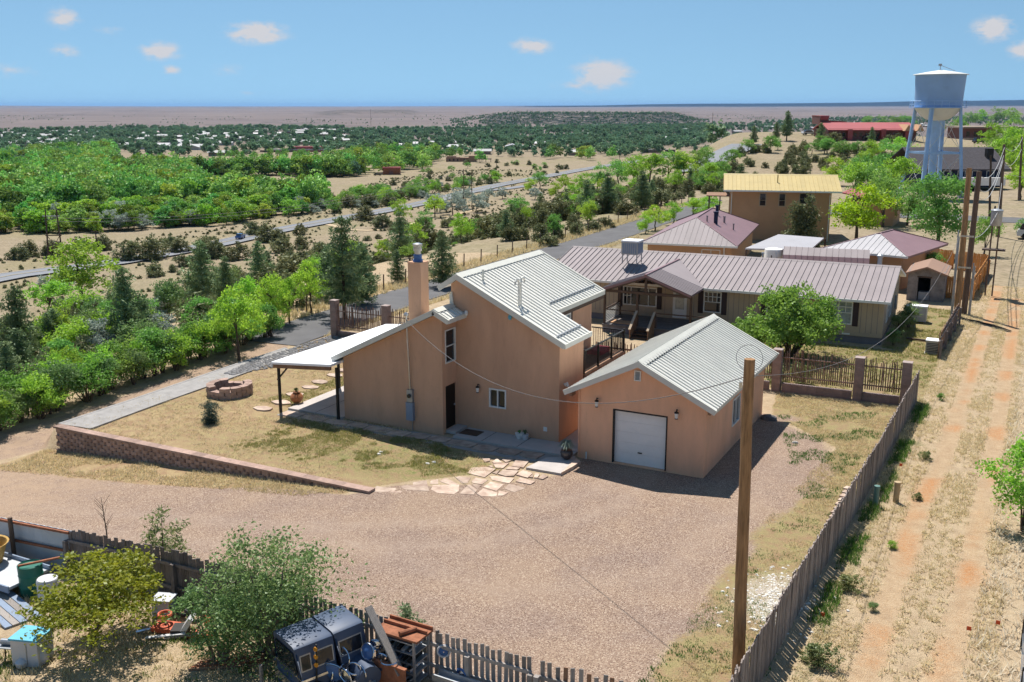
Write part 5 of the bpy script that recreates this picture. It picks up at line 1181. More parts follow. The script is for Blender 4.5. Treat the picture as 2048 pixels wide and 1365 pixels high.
wire((ptop.x+.1, ptop.y+.1, 7.4), (ap1.x-.25, ap1.y, 5.3), 2.3, 'cable running from the bare front pole to the paired alley poles', .009, 'cable')
for i, (dz, s) in enumerate(((9.2, 1.2), (8.4, 1.5), (7.9, 1.6))): wire((ap2.x+.1, ap2.y+.4, dz-.2), (ap3.x-.3, ap3.y, dz), s, 'sagging wire between paired alley poles and street pole', .022, 'cable_pale')
for i, dz in enumerate((9.3, 7.6)): wire((ap3.x-.3, ap3.y, dz), (ap4.x-.4, ap4.y, dz-.4), 1.1, 'sagging wire between street pole and farthest alley pole', .025, 'cable_pale')
wire((ap2.x+.1, ap2.y+.2, 5.0), (ap2.x+1.2, ap2.y+8, 6.2), .5, 'short wire from leaning alley pole down to the transformer drum', .02, 'cable_pale')
wire((ap3.x-.2, ap3.y, 6.6), (ap3.x+14, ap3.y+2, 7.8), 1.2, 'wire leaving the street pole towards the right edge', .022, 'cable_pale')
wire((ap3.x-.2, ap3.y, 5.6), (ap2.x+1.1, ap2.y+8, 6.1), 1.4, 'wire drooping from street pole back to transformer drum', .02, 'cable_pale')
def valley_pole(px, py, hpx, label, cross=1, name='power_pole', r=.18):
    b = G(px, py); k = math.hypot(b.x, b.y)/2073; h = hpx*k; t = thing(name, label, 'utility pole', tuple(b), local=True, rz=YAW)
    MB().tube([(0, 0, -.3), (0, 0, h)], [r, r*.7], 7).build('shaft', 'dark_brown', t)
    for c in range(cross): MB().beam((-1.2, 0, h-.4-c), (1.2, 0, h-.4-c), .12, .14).build('crossarm', 'dark_brown', t)
    return b, h
H1 = thing('h_frame_pylon', 'two-legged dark timber power pylon on the dry field at left', 'pylon', tuple(G(112, 522)), YAW, local=True)
kk = math.hypot(H1.location.x, H1.location.y)/2073
for x in (-12, 12): MB().tube([(x*kk*1.15, 0, -.4), (x*kk*.85, 0, 96*kk)], [.22, .16], 7).build('leg', 'dark_brown', H1)
MB().beam((-15*kk, 0, 48*kk), (15*kk, 0, 48*kk), .2, .25).build('crossbeam', 'dark_brown', H1); MB().beam((-17*kk, 0, 84*kk), (15*kk, 0, 84*kk), .2, .22).build('crossarm', 'metal_grey', H1)
for s in (-1, 1): MB().beam((-12*kk*s, 0, 10*kk), (12*kk*s, 0, 48*kk), .1, .12).build('brace', 'dark_brown', H1)
vp_ = [valley_pole(928, 420, 82, 'left one of the twin tall dark poles by the silver bushes'), valley_pole(944, 418, 74, 'right one of the twin tall dark poles by the silver bushes'), valley_pole(1239, 333, 58, 'tall thin pole beside the highway at centre right', 1), valley_pole(195, 508, 45, 'thin pole on the dry field right of the timber pylon'), valley_pole(742, 252, 32, 'slim far mast rising from the valley town', 0, r=.3),
       valley_pole(1423, 288, 60, 'slim pale mast left of the hill road', 0, r=.25), valley_pole(605, 383, 22, 'small pole on the tan valley field at left centre'), valley_pole(455, 388, 20, 'small pole by the dark valley conifers'), valley_pole(993, 340, 22, 'small pole near the adobe house slope')]
for i in range(2):
    a = vp_[0][0]+Vector((0, 0, vp_[0][1]-.5-i)); b = Vector(H1.location)+Vector((0, 0, 80*kk-i*6*kk)); wire(a, b, 5.0, 'long thin line strung from pylon to twin dark poles', .05, 'cable', 40)
# ================================================================== YARD THINGS
def pot(name, label, x, y, prof, mat, plant=None, z=.05):
    t = thing(name, label, 'planter', (x, y, z), local=True)
    MB().lathe(prof, n=18).build('pot', mat, t, smooth=True)
    if plant:
        m_, n_, hh, sp = plant; b = MB(); r = random.Random(int(abs(x*100)))
        top = max(p[1] for p in prof)
        for i in range(n_):
            a = r.uniform(0, 6.28); s = r.uniform(.3, 1)*sp; h_ = hh*r.uniform(.5, 1); w_ = .018; nx, ny = -math.sin(a)*w_, math.cos(a)*w_
            c = [(0, 0, top-.03), (s*.45*math.cos(a), s*.45*math.sin(a), top+h_), (s*math.cos(a), s*math.sin(a), top+h_*.35)]
            b.add([(c[0][0]+nx, c[0][1]+ny, c[0][2]), (c[0][0]-nx, c[0][1]-ny, c[0][2]), (c[1][0]-nx, c[1][1]-ny, c[1][2]), (c[1][0]+nx, c[1][1]+ny, c[1][2]), c[2]], [(0, 1, 2, 3), (3, 2, 4)])
        b.build('foliage', m_, t)
    return t
c = P(594, 808); pot('clay_urn', 'round orange clay urn on the patio slab', c.x, c.y, [(.12, 0), (.26, .12), (.30, .28), (.22, .42), (.14, .46), (.17, .52)], 'terracotta', ('leaf_olive', 26, .18, .28), .06)
c = P(1133, 921); pot('planter_urn', 'dark glazed pot with arching pale grass by the garage corner', c.x, c.y, [(.12, 0), (.22, .12), (.25, .28), (.21, .36)], 'glazed_dark', ('leaf_silver', 130, .42, .46), .06)
c = P(1039, 880); pot('flower_pot', 'small pale bowl planter against the house wall', c.x, c.y, [(.10, 0), (.17, .14), (.19, .24)], 'frame_white', ('leaf_mid', 20, .14, .14), .05)
c = P(1048, 881); pot('flower_pot', 'small white pot with dark green plant beside the pale bowl planter', c.x+.05, c.y, [(.11, 0), (.15, .2), (.15, .22)], 'white_enamel', ('leaf_pine', 26, .2, .16), .05)
t = tag(MB().box(-20.3, -19.45, 34.55, 35.2, .052, .07).build('door_mat', 'dark_brown'), 'dark doormat on the slab below the black house door', 'doormat')
c = P(1526, 846)
def boulder(name, label, x, y, s, mat='boulder', sq=(1, .7, .6), z=0):
    r = random.Random(int(x*31+y*7)); mb = MB(); n_, m_ = 9, 5
    for j in range(m_+1):
        ph = math.pi*(j/m_)*.62
        for i in range(n_):
            a = 2*math.pi*i/n_; q = s*r.uniform(.82, 1.12); mb.v.append((x+q*sq[0]*math.sin(ph+.12)*math.cos(a), y+q*sq[1]*math.sin(ph+.12)*math.sin(a), z+s*sq[2]*(math.cos(ph))*r.uniform(.9, 1.1)-.12*s))
    for j in range(m_):
        for i in range(n_): mb.f.append((j*n_+i, j*n_+(i+1) % n_, (j+1)*n_+(i+1) % n_, (j+1)*n_+i))
    mb.f.append(tuple(range(n_))[::-1]); return tag(mb.build(name, mat), label, 'boulder')
boulder('boulder', 'dark grey boulder at the back corner of the garage', -9.35, 42.6, .42)
boulder('boulder', 'pair of small pale stones left on the gravel right of garage', P(1590, 886).x, P(1590, 886).y, .14, 'white_rock')
for i, (px, py) in enumerate(((762, 905), (855, 928), (758, 909), (868, 925))):
    c = P(px, py); boulder('lawn_rock', ['small white rock on the lawn by a dry tuft', 'small white rock on the green lawn near the flagstones', 'small grey rock touching the white lawn rock', 'flat pale rock on the green lawn near the flagstones'][i], c.x, c.y, .10, 'white_rock')
# PVC pipes, survey flags, condenser, freezer, junk by the tan house
def pipe(px, py, h, r, m, label):
    c = P(px, py); t = thing('standpipe', label, 'pipe', (c.x, c.y, 0), local=True)
    MB().tube([(0, 0, -.1), (.02, 0, h)], r, 12).build('pipe', m, t, smooth=True); MB().lathe([(r*1.1, h-.06), (r*1.1, h+.01), (r*.3, h+.02)], (.02, 0, 0), 12).build('cap', m, t)
pipe(1750, 1012, .72, .09, 'pvc_green', 'green standpipe close to the slat fence'); pipe(1791, 1004, .72, .10, 'pvc_tan', 'tan standpipe standing in the alley grass')
for i, (px, py, lb) in enumerate(((1932, 1268, 'orange survey flag between the alley wheel ruts'), (1990, 1256, 'orange survey flag in the pale dry grass at right'), (1798, 938, 'orange survey flag close to the slat fence'), (1640, 1240, 'small orange survey flag at the foot of the slat fence'))):
    c = P(px, py); t = thing('survey_flag', lb, 'flag', (c.x, c.y, 0), local=True, group='survey flags in the alley')
    MB().tube([(0, 0, 0), (0, 0, .22)], .006, 5).build('stake', 'steel', t); MB().box(0, .11, -.004, .004, .11, .22).build('pennant', 'flag_orange', t)
c = P(1865, 706); t = thing('condenser_unit', 'grey outdoor condenser unit by the alley fence panel', 'air conditioner', (c.x, c.y, 0), local=True)
MB().box(-.36, .36, -.36, .36, .02, .72).build('cabinet', 'metal_grey', t); MB().box(-.38, .38, -.38, .38, .72, .76).build('lid', 'patio_white', t); MB().box(-.42, .42, -.42, .42, -.1, .02).build('pad', 'concrete', t)
for k in range(6): MB().box(-.3, .3, -.37, -.36, .12+k*.09, .16+k*.09).build('louvre', 'navy', t)
c = P(1832, 643); t = thing('chest_freezer', 'white chest freezer standing outside by the stone shed', 'freezer', (c.x, c.y, 0), local=True)
MB().box(-.6, .6, -.35, .35, .05, .95).build('cabinet', 'white_enamel', t); MB().box(-.62, .62, -.37, .37, .95, 1.05).build('lid', 'patio_white', t)
c = P(1820, 686); tag(MB().beam((c.x-.3, c.y+.8, .08), (c.x+1.4, c.y+.6, .08), .12, .1).build('timber_beam', 'dark_brown'), 'dark timber lying in the grass left of the condenser unit', 'timber')
# stacked flagstones leaning at the fence
sk = thing('stone_stack', 'untidy stack of thin flagstones leaning by the slat fence', 'stones', (-4.75, 33.5, 0), local=True)
for i in range(16): y = -2.0+i*.27; MB().prism([(-.22, y-.1), (.1, y-.14), (.15, y+.12), (-.15, y+.16)], 2, .02+.05*(i % 3), .08+.05*(i % 3)).build('flat_stone', 'flagstone' if i % 3 else 'white_rock', sk)
c = P(1690, 1005)
# overhead wire's shadow, modelled as a dark tube on the alley dirt
tag(MB().tube([(lambda q: (q.x, q.y, gz(q.x, q.y)+.02))(P(*p)) for p in ((1985, 470), (1960, 520), (1935, 595), (1915, 650))], .03, 5).build('loose_cable', 'cable'), 'dark loose cable lying along the alley dirt', 'cable')
for (x0, y0, x1, y1, i) in ((1925, 640, 1990, 655, 0), (1950, 645, 2022, 664, 1)):  # cast shadows of the paired alley poles, laid as dark tapered strips
    a = P(x0, y0); b = P(x1, y1); tag(MB().tube([(a.x, a.y, .05), ((a.x+b.x)/2, (a.y+b.y)/2+.3, .07), (b.x, b.y, .05)], [.06, .05, .03], 6).build('dead_branch', 'bark'), ['dead branch lying in the alley below the paired poles', 'longer dead branch lying across the alley'][i], 'branch')
# ================================================================== JUNK YARD
def gj(x, y): return gz(x, y)
# camper shell pair on the ground
c0 = Vector((-14.2, 16.55, 0)); zg = gj(c0.x, c0.y)
def camper(label, loc, rz, L=1.75, W=1.42, Hh=.62, tilt=0):
    t = thing('camper_shell', label, 'camper shell', loc, rz, local=True); t.rotation_euler = (tilt, 0, rz)
    b = MB(); n_ = 5
    prof = [(-W/2, 0), (-W/2+.09, Hh*.80), (-W/2+.12, Hh*.92), (-W/2+.2, Hh*.97), (W/2-.2, Hh*.985), (W/2-.12, Hh*.93), (W/2-.09, Hh*.80), (W/2, 0)]
    ends = ((0, 1), (.06, 1.0), (L-.06, 1.0), (L, .97)); k = len(prof)
    for y, s in ends:
        for x, z in prof: b.v.append((x*s, y-(.10 if y == 0 else 0)*(1-z/Hh)*-1, z*s))
    for j in range(len(ends)-1):
        for i in range(k-1): b.f.append((j*k+i, j*k+i+1, (j+1)*k+i+1, (j+1)*k+i))
    b.f.append(tuple(range(k))); b.f.append(tuple((len(ends)-1)*k+i for i in range(k))[::-1])
    s = b.build('shell', 'cap_blue', t, smooth=True)
    def slant(x0, x1, z0, z1, y0, y1, sgn, nm, m, d):   # window on a side
        fx = lambda z: sgn*(W/2-.09*(z/(Hh*.78))+d)
        MB().add([(fx(z0), y0, z0), (fx(z0), y1, z0), (fx(z1), y1, z1), (fx(z1), y0, z1)], [(0, 1, 2, 3)]).build(nm, m, s)
    for sgn in (1, -1):
        for (y0, y1) in (((.10, .38), (.48, L-.05)) if L > .9 else ((.08, L-.1),)):
            slant(0, 0, .20, .60, y0, y1, sgn, 'window_frame', 'metal_grey', .006); slant(0, 0, .23, .57, y0+.03, y1-.03, sgn, 'pane', 'glass', .011)
    fy = lambda z: .10*(1-z/Hh)*1-.012-.0
    MB().add([(-W/2+.12, -.012+.10*(1-.1/Hh)-.02, .08), (W/2-.12, -.012+.10*(1-.1/Hh)-.02, .08), (W/2-.2, -.008+.10*(1-.66/Hh)-.02, .66), (-W/2+.2, -.008+.10*(1-.66/Hh)-.02, .66)], [(0, 1, 2, 3)]).build('rear_window', 'glass', s)
    MB().beam((-W/2, 0, -.01), (-W/2, L, -.01), .05, .06).beam((W/2, 0, -.01), (W/2, L, -.01), .05, .06).beam((-W/2, 0.1, 0), (W/2, .1, 0), .05, .06).build('base_rail', 'chrome', s)
    return t
ca = camper('nearer dark blue camper shell with rear window lying in the junk yard', (-14.42, 16.45, .46), rad(-25), L=1.0, W=1.34, Hh=.84, tilt=rad(2))
cb_ = camper('farther dark blue camper shell pushed up against the picket fence', (-13.98, 17.38, .50), rad(-25), L=.80, W=1.34, Hh=.86, tilt=rad(4))
bed = thing('truck_bed', 'dark blue pickup bed standing under the two camper shells', 'truck bed', (-14.3, 16.7, zg), rad(-25), local=True)
MB().box(-.66, .66, -.2, 1.4, .1, .70).build('bed_box', 'cap_blue', bed); MB().box(-.67, .67, -.26, -.2, .3, .5).build('tailgate', 'chrome', bed)
for x in (-.64, .64):
    for y in (.1, 1.1): MB().tube([(x-.09, y, .3), (x+.09, y, .3)], .3, 16).build('wheel', 'tyre', bed)
tag(MB().beam(PY(736, 1214, 17.95), PY(803, 1350, 17.55), .20, .05).build('leaning_board', 'picket_grey'), 'grey board leaning against the camper shells', 'board')
tag(MB().beam((-15.05, 16.3, zg), (-15.0, 16.25, .55), .06, .06).build('prop_post', 'picket_grey'), 'short pale post propped in front of the nearer camper shell', 'post')
# reflector stake
t = thing('reflector_stake', 'thin dark stake carrying three amber reflectors in the junk pile', 'stake', (-13.62, 16.55, zg), local=True)
MB().tube([(0, 0, 0), (.05, 0, 1.55)], .02, 6).build('stake', 'black_paint', t)
for k in range(3): MB().tube([(.05, -.02, 1.05+k*.2), (.05, -.05, 1.05+k*.2)], .055, 10).build('reflector', 'amber', t)
rj = random.Random(4)
def ring(label, x, y, z, R, r, ax, m='chrome', disc=None):
    t = thing('hubcap', label, 'hubcap', (x, y, z), local=True, group='chrome rings and hubcaps in the junk pile')
    MB().torus((0, 0, 0), R, r, axis=ax, n=22, m=6).build('rim', m, t, smooth=True)
    if disc:
        b = MB().lathe([(.01, .05), (R*.4, .04), (R*.9, -.01)], n=18, cap=False); b.v = [(p[0], -p[2], p[1]) if ax == 1 else p for p in b.v]; b.build('dish', disc, t, smooth=True)
    t.rotation_euler = (rj.uniform(-.3, .3), rj.uniform(-.2, .2), rj.uniform(-.6, .6))
lab = 'shiny chrome wheel ring in the heap beside the camper shells'
for (px, py, yy, R, disc) in ((682, 1316, 17.2, .27, None), (735, 1304, 17.5, .20, 'plastic_blue'), (752, 1290, 17.7, .15, 'chrome'), (640, 1338, 17.0, .28, None), (652, 1342, 16.95, .29, None), (664, 1347, 16.9, .29, 'plastic_blue'), (690, 1352, 16.9, .2, 'chrome'), (708, 1338, 17.1, .16, None), (765, 1318, 17.6, .15, None), (724, 1345, 17.2, .17, 'plastic_blue')):
    q = PY(px, py, yy); ring(lab, q.x, q.y, q.z, R, .022, 1, disc=disc)
ring('white and blue hubcap hanging on the grey picket fence', -11.35, 18.5, gz(-11.35, 19)+.72, .15, .025, 1, 'white_enamel', 'plastic_blue')
ring('small blue chrome hubcap low on the picket fence', -10.8, 18.4, gz(-11, 19)+.32, .14, .03, 1, 'plastic_blue', 'chrome')
t = thing('blue_drum', 'dark blue plastic drum lying among the chrome rings', 'drum', (-12.95, 17.45, .1), local=True); MB().tube([(-.3, .2, .25), (.35, -.2, .25)], .28, 16).build('drum_body', 'cap_blue', t, smooth=True)
for i in range(9):
    x = rj.uniform(-13.6, -12.5); y = rj.uniform(16.7, 17.6); a = rj.uniform(0, 3.1); L = rj.uniform(.5, 1.0); z = zg+rj.uniform(.2, .6)
    tag(MB().beam((x-L/2*math.cos(a), y-L/2*math.sin(a), z), (x+L/2*math.cos(a), y+L/2*math.sin(a), z+rj.uniform(-.05, .15)), .1, .06).build('scrap_bar', rj.choice(['chrome', 'picket_grey', 'metal_grey', 'cap_blue'])), 'loose scrap metal bar in the heap by the camper shells', 'scrap', 'scrap bars in the heap')
# shelf rack with rusty top
t = thing('scrap_rack', 'steel shelf rack full of parts with rusty channel on top', 'shelf rack', (-12.28, 18.2, gz(-12, 18)+.12), rad(-2), local=True)
for x in (-.5, .5):
    for y in (-.3, .3): MB().box(x-.025, x+.025, y-.025, y+.025, 0, 1.25).build('upright', 'metal_grey', t)
for k in range(5):
    s = MB().box(-.5, .5, -.3, .3, .1+k*.26, .13+k*.26).build('shelf', 'metal_grey', t)
    if k < 4:
        for i in range(6): x = -.42+i*.15; MB().tube([(x, -.28, .17+k*.26), (x+rj.uniform(-.05, .05), .2, .17+k*.26+rj.uniform(0, .1))], rj.uniform(.03, .06), 7).build('stored_part', rj.choice(['chrome', 'black_paint', 'cap_blue', 'metal_grey']), s)
MB().box(-.62, .62, -.34, .34, 1.25, 1.30).box(-.62, .62, .30, .34, 1.30, 1.38).box(-.62, .62, .06, .10, 1.30, 1.38).build('top_sheet', 'rust', t); MB().tube([(.1, -.3, 1.36), (.3, .1, 1.36)], .06, 10).build('pipe_piece', 'rust', t)
t = thing('rusty_sheet', 'rusty steel panel standing in front of the shelf rack', 'metal sheet', (-12.25, 17.55, zg), rad(-6), local=True); MB().box(-.46, .46, -.03, .03, 0, .86).build('panel', 'rust', t); MB().box(-.48, .48, -.05, .05, .86, .90).build('flange', 'rust', t)
for i in range(4): MB().torus((rj.uniform(-.2, .2), 0, .98), .2, .02, axis=2, n=16, m=5).build('ring', 'chrome', t) if i == 0 else None
t = thing('aluminium_channel', 'long pale aluminium channel lying along the picket fence', 'metal channel', (-9.9, 18.12, gz(-10.4, 18)+.25), rad(-3), local=True)
MB().box(-1.5, 1.6, -.16, .16, .16, .2).box(-1.5, 1.6, -.16, -.12, .2, .32).box(-1.5, 1.6, .12, .16, .2, .32).build('channel', 'metal_grey', t); MB().box(-1.4, -1.2, -.14, .14, -.25, .16).box(1.2, 1.4, -.14, .14, -.25, .16).build('support', 'black_paint', t)
t = thing('teal_pipe', 'teal pipe end leaning on the shorter picket run', 'pipe', (-8.0, 18.3, gz(-8, 18)+.25), local=True); MB().tube([(-.25, -.3, .0), (.1, .1, .55)], .13, 14).build('pipe', 'pvc_green', t, smooth=True); MB().tube([(.3, -.2, .1), (.5, .1, .45)], .12, 14).build('pipe', 'plastic_blue', t, smooth=True)
# left: trailer, tubs, barrel, panels, appliances
def on(px, py, zz=0.0):
    p = G(px, py); return p
p = G(30, 1200); t = thing('flat_trailer', 'low flatbed trailer with white deck by the metal panel fence', 'trailer', (-26.6, 17.75, gz(-26.5, 17.5)), local=True)
MB().box(-3.2, 1.6, -.75, .6, .42, .5).build('deck', 'panel_white', t); MB().box(-3.2, 1.65, -.80, -.75, .36, .56).box(-3.2, 1.65, .6, .65, .36, .62).build('side_rail', 'metal_blue', t)
for x in (-1.2,): MB().tube([(x, -.7, .3), (x, -.55, .3)], .3, 16).build('wheel', 'tyre', t)
t = thing('feed_tub', 'rusty yellow tub standing on the flatbed trailer', 'tub', (-27.0, 17.8, gz(-26.5, 17.5)+.5), local=True)
MB().lathe([(.42, 0), (.52, .35), (.62, .62), (.66, .64), (.6, .62), (.5, .34), (.38, .05), (.02, .05)], n=20).build('tub_body', 'tub_tan', t, smooth=True)
g0 = G(66, 1188); t = thing('green_barrel', 'tall dark green plastic barrel beside the trailer', 'barrel', (g0.x, g0.y, g0.z), local=True)
MB().lathe([(.30, 0), (.33, .05), (.33, .28), (.345, .3), (.33, .32), (.33, .62), (.345, .64), (.33, .66), (.34, .93), (.31, .95), (.28, .90), (.02, .90)], n=20).build('drum', 'plastic_green', t, smooth=True)
tag(MB().beam((g0.x-.1, g0.y-.3, g0.z+.98), (g0.x+.75, g0.y+.45, g0.z+1.12), .07, .05).build('loose_bar', 'rust'), 'rusty bar laid across the top of the green barrel', 'bar')
g0 = G(100, 1205); t = thing('white_barrel', 'white plastic drum half hidden under the yellow-green tree', 'barrel', tuple(g0), local=True); MB().lathe([(.28, 0), (.3, .05), (.3, .7), (.27, .75), (.02, .75)], n=18).build('drum', 'white_enamel', t, smooth=True)
g0 = G(20, 1225); t = thing('plank_stack', 'flat stack of grey planks lying at the left edge', 'planks', tuple(g0), rad(-16), local=True)
for i in range(5): MB().box(-1.6, 1.0, -.5+i*.2, -.32+i*.2, .04, .1).build('plank', 'picket_grey' if i % 2 else 'metal_blue', t)
g0 = G(68, 1322); t = thing('white_cabinet', 'white enamel cabinet with turquoise lid under the yellow-green tree', 'cabinet', tuple(g0), rad(18), local=True)
MB().box(-.36, .36, -.32, .32, .02, .72).build('cabinet', 'white_enamel', t); MB().box(-.39, .39, -.35, .35, .72, .77).build('lid', 'teal_lid', t); MB().box(.05, .07, -.335, -.32, .1, .65).build('door_seam', 'metal_grey', t)
g0 = G(88, 1318); t = thing('propane_tank', 'pale propane tank beside the white cabinet', 'tank', (g0.x+.1, g0.y-.15, g0.z), local=True); MB().lathe([(.14, 0), (.16, .04), (.16, .06), (.2, .12), (.21, .3), (.16, .42), (.05, .45)], n=16).build('tank_body', 'white_enamel', t, smooth=True); MB().torus((0, 0, .5), .09, .015, n=12, m=5).build('collar', 'white_enamel', t)
g0 = G(20, 1322); t = thing('saw_bench', 'small steel bench with a motor on top at the left edge', 'bench', tuple(g0), rad(20), local=True)
for x in (-.2, .2):
    for y in (-.15, .15): MB().tube([(x*1.15, y*1.15, 0), (x, y, .42)], .02, 6).build('leg', 'dark_brown', t)
MB().box(-.24, .24, -.18, .18, .42, .45).build('top', 'metal_grey', t); MB().tube([(-.16, 0, .53), (.16, 0, .53)], .08, 12).build('motor', 'metal_grey', t)
g0 = G(45, 1335); t = thing('white_jug', 'round white plastic jug on the dirt at bottom left', 'jug', tuple(g0), local=True); MB().lathe([(.1, 0), (.15, .05), (.16, .16), (.08, .22), (.03, .25)], n=14).build('body', 'white_enamel', t, smooth=True)
# orange parts heap between the trees
g0 = G(335, 1262)
t = thing('orange_machine_frame', 'orange painted machine frame lying in the parts heap by the plank fence', 'machine part', tuple(g0), rad(15), local=True)
MB().box(-.35, .3, -.22, .22, .05, .17).build('frame_plate', 'orange_paint', t); MB().torus((-.1, .1, .42), .17, .04, axis=2, n=18, m=6).build('hand_wheel', 'orange_paint', t); MB().tube([(-.1, .1, .15), (-.1, .1, .42)], .03, 6).build('shaft', 'black_paint', t); MB().torus((-.05, -.15, .2), .2, .02, axis=1, n=16, m=5).build('hoop', 'rust', t)
t = thing('car_seat', 'black and pale discarded seat in the parts heap', 'seat', (g0.x+.45, g0.y+.02, g0.z), rad(30), local=True); MB().box(-.2, .2, -.22, .22, .08, .22).build('cushion', 'black_paint', t); MB().prism([(.15, .1), (.4, .5), (.3, .56), (.05, .2)], 1, -.22, .22).build('backrest', 'white_enamel', t)
for i, (dx, dy, L, m, lb) in enumerate(((.3, -.35, .9, 'white_enamel', 'white strip lying across the parts heap'), (.7, -.15, .8, 'picket_grey', 'grey strip lying across the parts heap'), (-.3, -.25, .6, 'chrome', 'short shiny strip at the left of the parts heap'))):
    tag(MB().beam((g0.x+dx-L/2, g0.y+dy-.25, g0.z+.06), (g0.x+dx+L/2, g0.y+dy+.25, g0.z+.16), .1, .03).build('loose_strip', m), lb, 'strip')
for i, (dx, dy) in enumerate(((.95, .05), (1.15, .15), (.8, .75))): t = thing('orange_plate', ['orange plate at the right end of the parts heap', 'pinkish plate near the green shrub in the parts heap', 'orange cone-shaped guard leaning at the plank fence'][i], 'plate', (g0.x+dx, g0.y+dy, g0.z), rad(25*i), local=True); MB().prism([(-.2, .03), (.22, .03), (.16, .12), (-.1, .3 if i == 2 else .16)], 1, -.12, .14).build('plate', 'orange_paint', t)
t = thing('dark_tarp_heap', 'dark heap of hoses and tarp at the foot of the plank fence', 'heap', (g0.x+.1, g0.y+.75, g0.z), local=True)
for k in range(5): MB().torus((rj.uniform(-.5, .4), rj.uniform(-.15, .15), .12+.07*k), rj.uniform(.2, .34), .05, n=16, m=6).build('hose_coil', 'black_paint', t)
t = thing('white_bin', 'tilted white bin behind the yellow-green tree', 'bin', (g0.x-.7, g0.y+.6, g0.z), rad(20), local=True); MB().box(-.25, .25, -.22, .22, 0, .5).build('bin_body', 'white_enamel', t); MB().box(-.28, .28, -.25, .25, .5, .54).build('rim', 'panel_white', t)
g0 = G(455, 1330); t = thing('rusty_bar_pile', 'long rusty bars lying between shrub and camper shells', 'bars', tuple(g0), rad(33), local=True)
for k in range(5): MB().beam((-.9+.05*k, -.2+.09*k, .04), (.9, -.15+.08*k, .05+.02*k), .05, .05).build('bar', 'rust' if k % 2 else 'wood_brown', t)
# mailbox etc. at the lane, red seat cushions on deck
tag(MB().box(-17.4, -16.7, 41.2, 42.2, 2.33, 2.55).build('deck_cushion', 'red_fabric'), 'red patterned cushion on the deck behind the black railing', 'cushion')
# ================================================================== CARS
def car(label, loc, rz, m, s=1.0, suv=False):
    t = thing('parked_car', label, 'car', loc, rz, local=True); t.scale = (s, s, s)
    MB().prism([(-2.2, .35), (2.2, .35), (2.25, .7), (2.0, .95), (1.0, 1.0), (-2.1, 1.0), (-2.25, .7)], 1, -.88, .88).build('body', m, t)
    top = 1.65 if suv else 1.45; ba = -2.0 if suv else -1.6
    MB().prism([(ba, 1.0), (1.0, 1.0), (.4, top-.04), (.2, top), (ba+.45, top), (ba+.2, top-.05)], 1, -.76, .76).build('cabin', 'glass', t)
    MB().box(ba+.42, .25, -.74, .74, top-.02, top+.02).build('cabin_roof', m, t)
    for x in (-1.4, 1.4):
        for y in (-.82, .82): MB().tube([(x, y-.1, .34), (x, y+.1, .34)], .34, 14).build('wheel', 'tyre', t)
    for y in (-.6, .6): MB().box(2.15, 2.27, y-.15, y+.15, .62, .78).build('headlight', 'frame_white', t)
    return t
def on_road(i, px, py, m, label): p = G(px, py); a = hfine[0]
p = G(481, 480); car('blue car driving on the highway at left', (p.x, p.y, p.z+.4), rad(115), 'car_blue')
for (px, py, m, lb, suv) in ((1738, 281, 'car_dark', 'dark car parked before the red-roofed hilltop building', 0), (1757, 278, 'car_white', 'white car parked before the red-roofed hilltop building', 0), (1768, 277, 'car_white', 'second white car beside the white car on the hilltop', 1), (1961, 288, 'car_dark', 'dark sport utility car parked right of the water tower', 1), (1618, 271, 'car_white', 'white car left of the red-roofed hilltop building', 0), (835, 490, 'car_white', 'white trailer-like van on the field left of pinyons', 1), (755, 352, 'car_dark', 'dark car beside the small red barn', 0), (1330, 312, 'car_white', 'white car near the roadside shed', 1)):
    p = G(px, py); car(lb, tuple(p+Vector((0, 0, .1))), YAW+rad(8), m, 1.0, suv)
p = G(2046, 478); car('pale pickup nose entering at the right edge by the street', (p.x+1.6, p.y, 0), rad(0), 'car_white', 1.0, True)
# ================================================================== VEGETATION
def rot_rand(r, n):
    q = r.normal(size=(n, 4)); q /= np.linalg.norm(q, axis=1)[:, None]; w, x, y, z = q.T
    return np.stack([np.stack([1-2*(y*y+z*z), 2*(x*y-z*w)], 1), np.stack([2*(x*y+z*w), 1-2*(x*x+z*z)], 1), np.stack([2*(x*z-y*w), 2*(y*z+x*w)], 1)], 1)  # n,3,2
def leaf_cloud(r, centers, crad, per, ls, asp=.6, flat=.7, up=0.0, vbase=None):
    """rhombic leaves scattered around clump centres; returns V, F, v"""
    n = len(centers)*per; c = np.repeat(centers, per, 0); rad_ = np.repeat(crad, per)
    d = r.normal(size=(n, 3)); d /= np.linalg.norm(d, axis=1)[:, None]; d *= (r.random(n)**.45)[:, None]; d[:, 2] *= flat
    p = c+d*rad_[:, None]
    R = rot_rand(r, n); a = R[:, :, 0]; b = R[:, :, 1]
    if up: a = a*(1-up)+d*up; a /= np.linalg.norm(a, axis=1)[:, None]+1e-9
    s = ls*r.uniform(.65, 1.25, n)
    a = a*(s*.5)[:, None]; b = b*(s*.5*asp)[:, None]
    V = np.stack([p-a, p+b, p+a, p-b], 1).reshape(-1, 3); F = np.arange(n*4).reshape(-1, 4)
    vb = r.random(len(centers)) if vbase is None else vbase
    v = np.clip(np.repeat(vb, per)*.75+r.random(n)*.35-.05, 0, 1); return V, F, np.repeat(v, 4)
def lobes_round(r, n, H, W, z0, top=1.0):
    """lobe centres + radii of a broad crown"""
    c = []; rr = []
    for i in range(n):
        a = r.uniform(0, 6.283); z = r.uniform(0, 1)**.9; e = math.sqrt(max(.05, 1-(abs(z-.42)/.62)**2)); q = e*r.uniform(.25, .8)
        c.append((q*W/2*math.cos(a), q*W/2*math.sin(a), z0+(H-z0)*(.12+.74*z))); rr.append(r.uniform(.17, .30)*min(W, H))
    return np.array(c), np.array(rr)
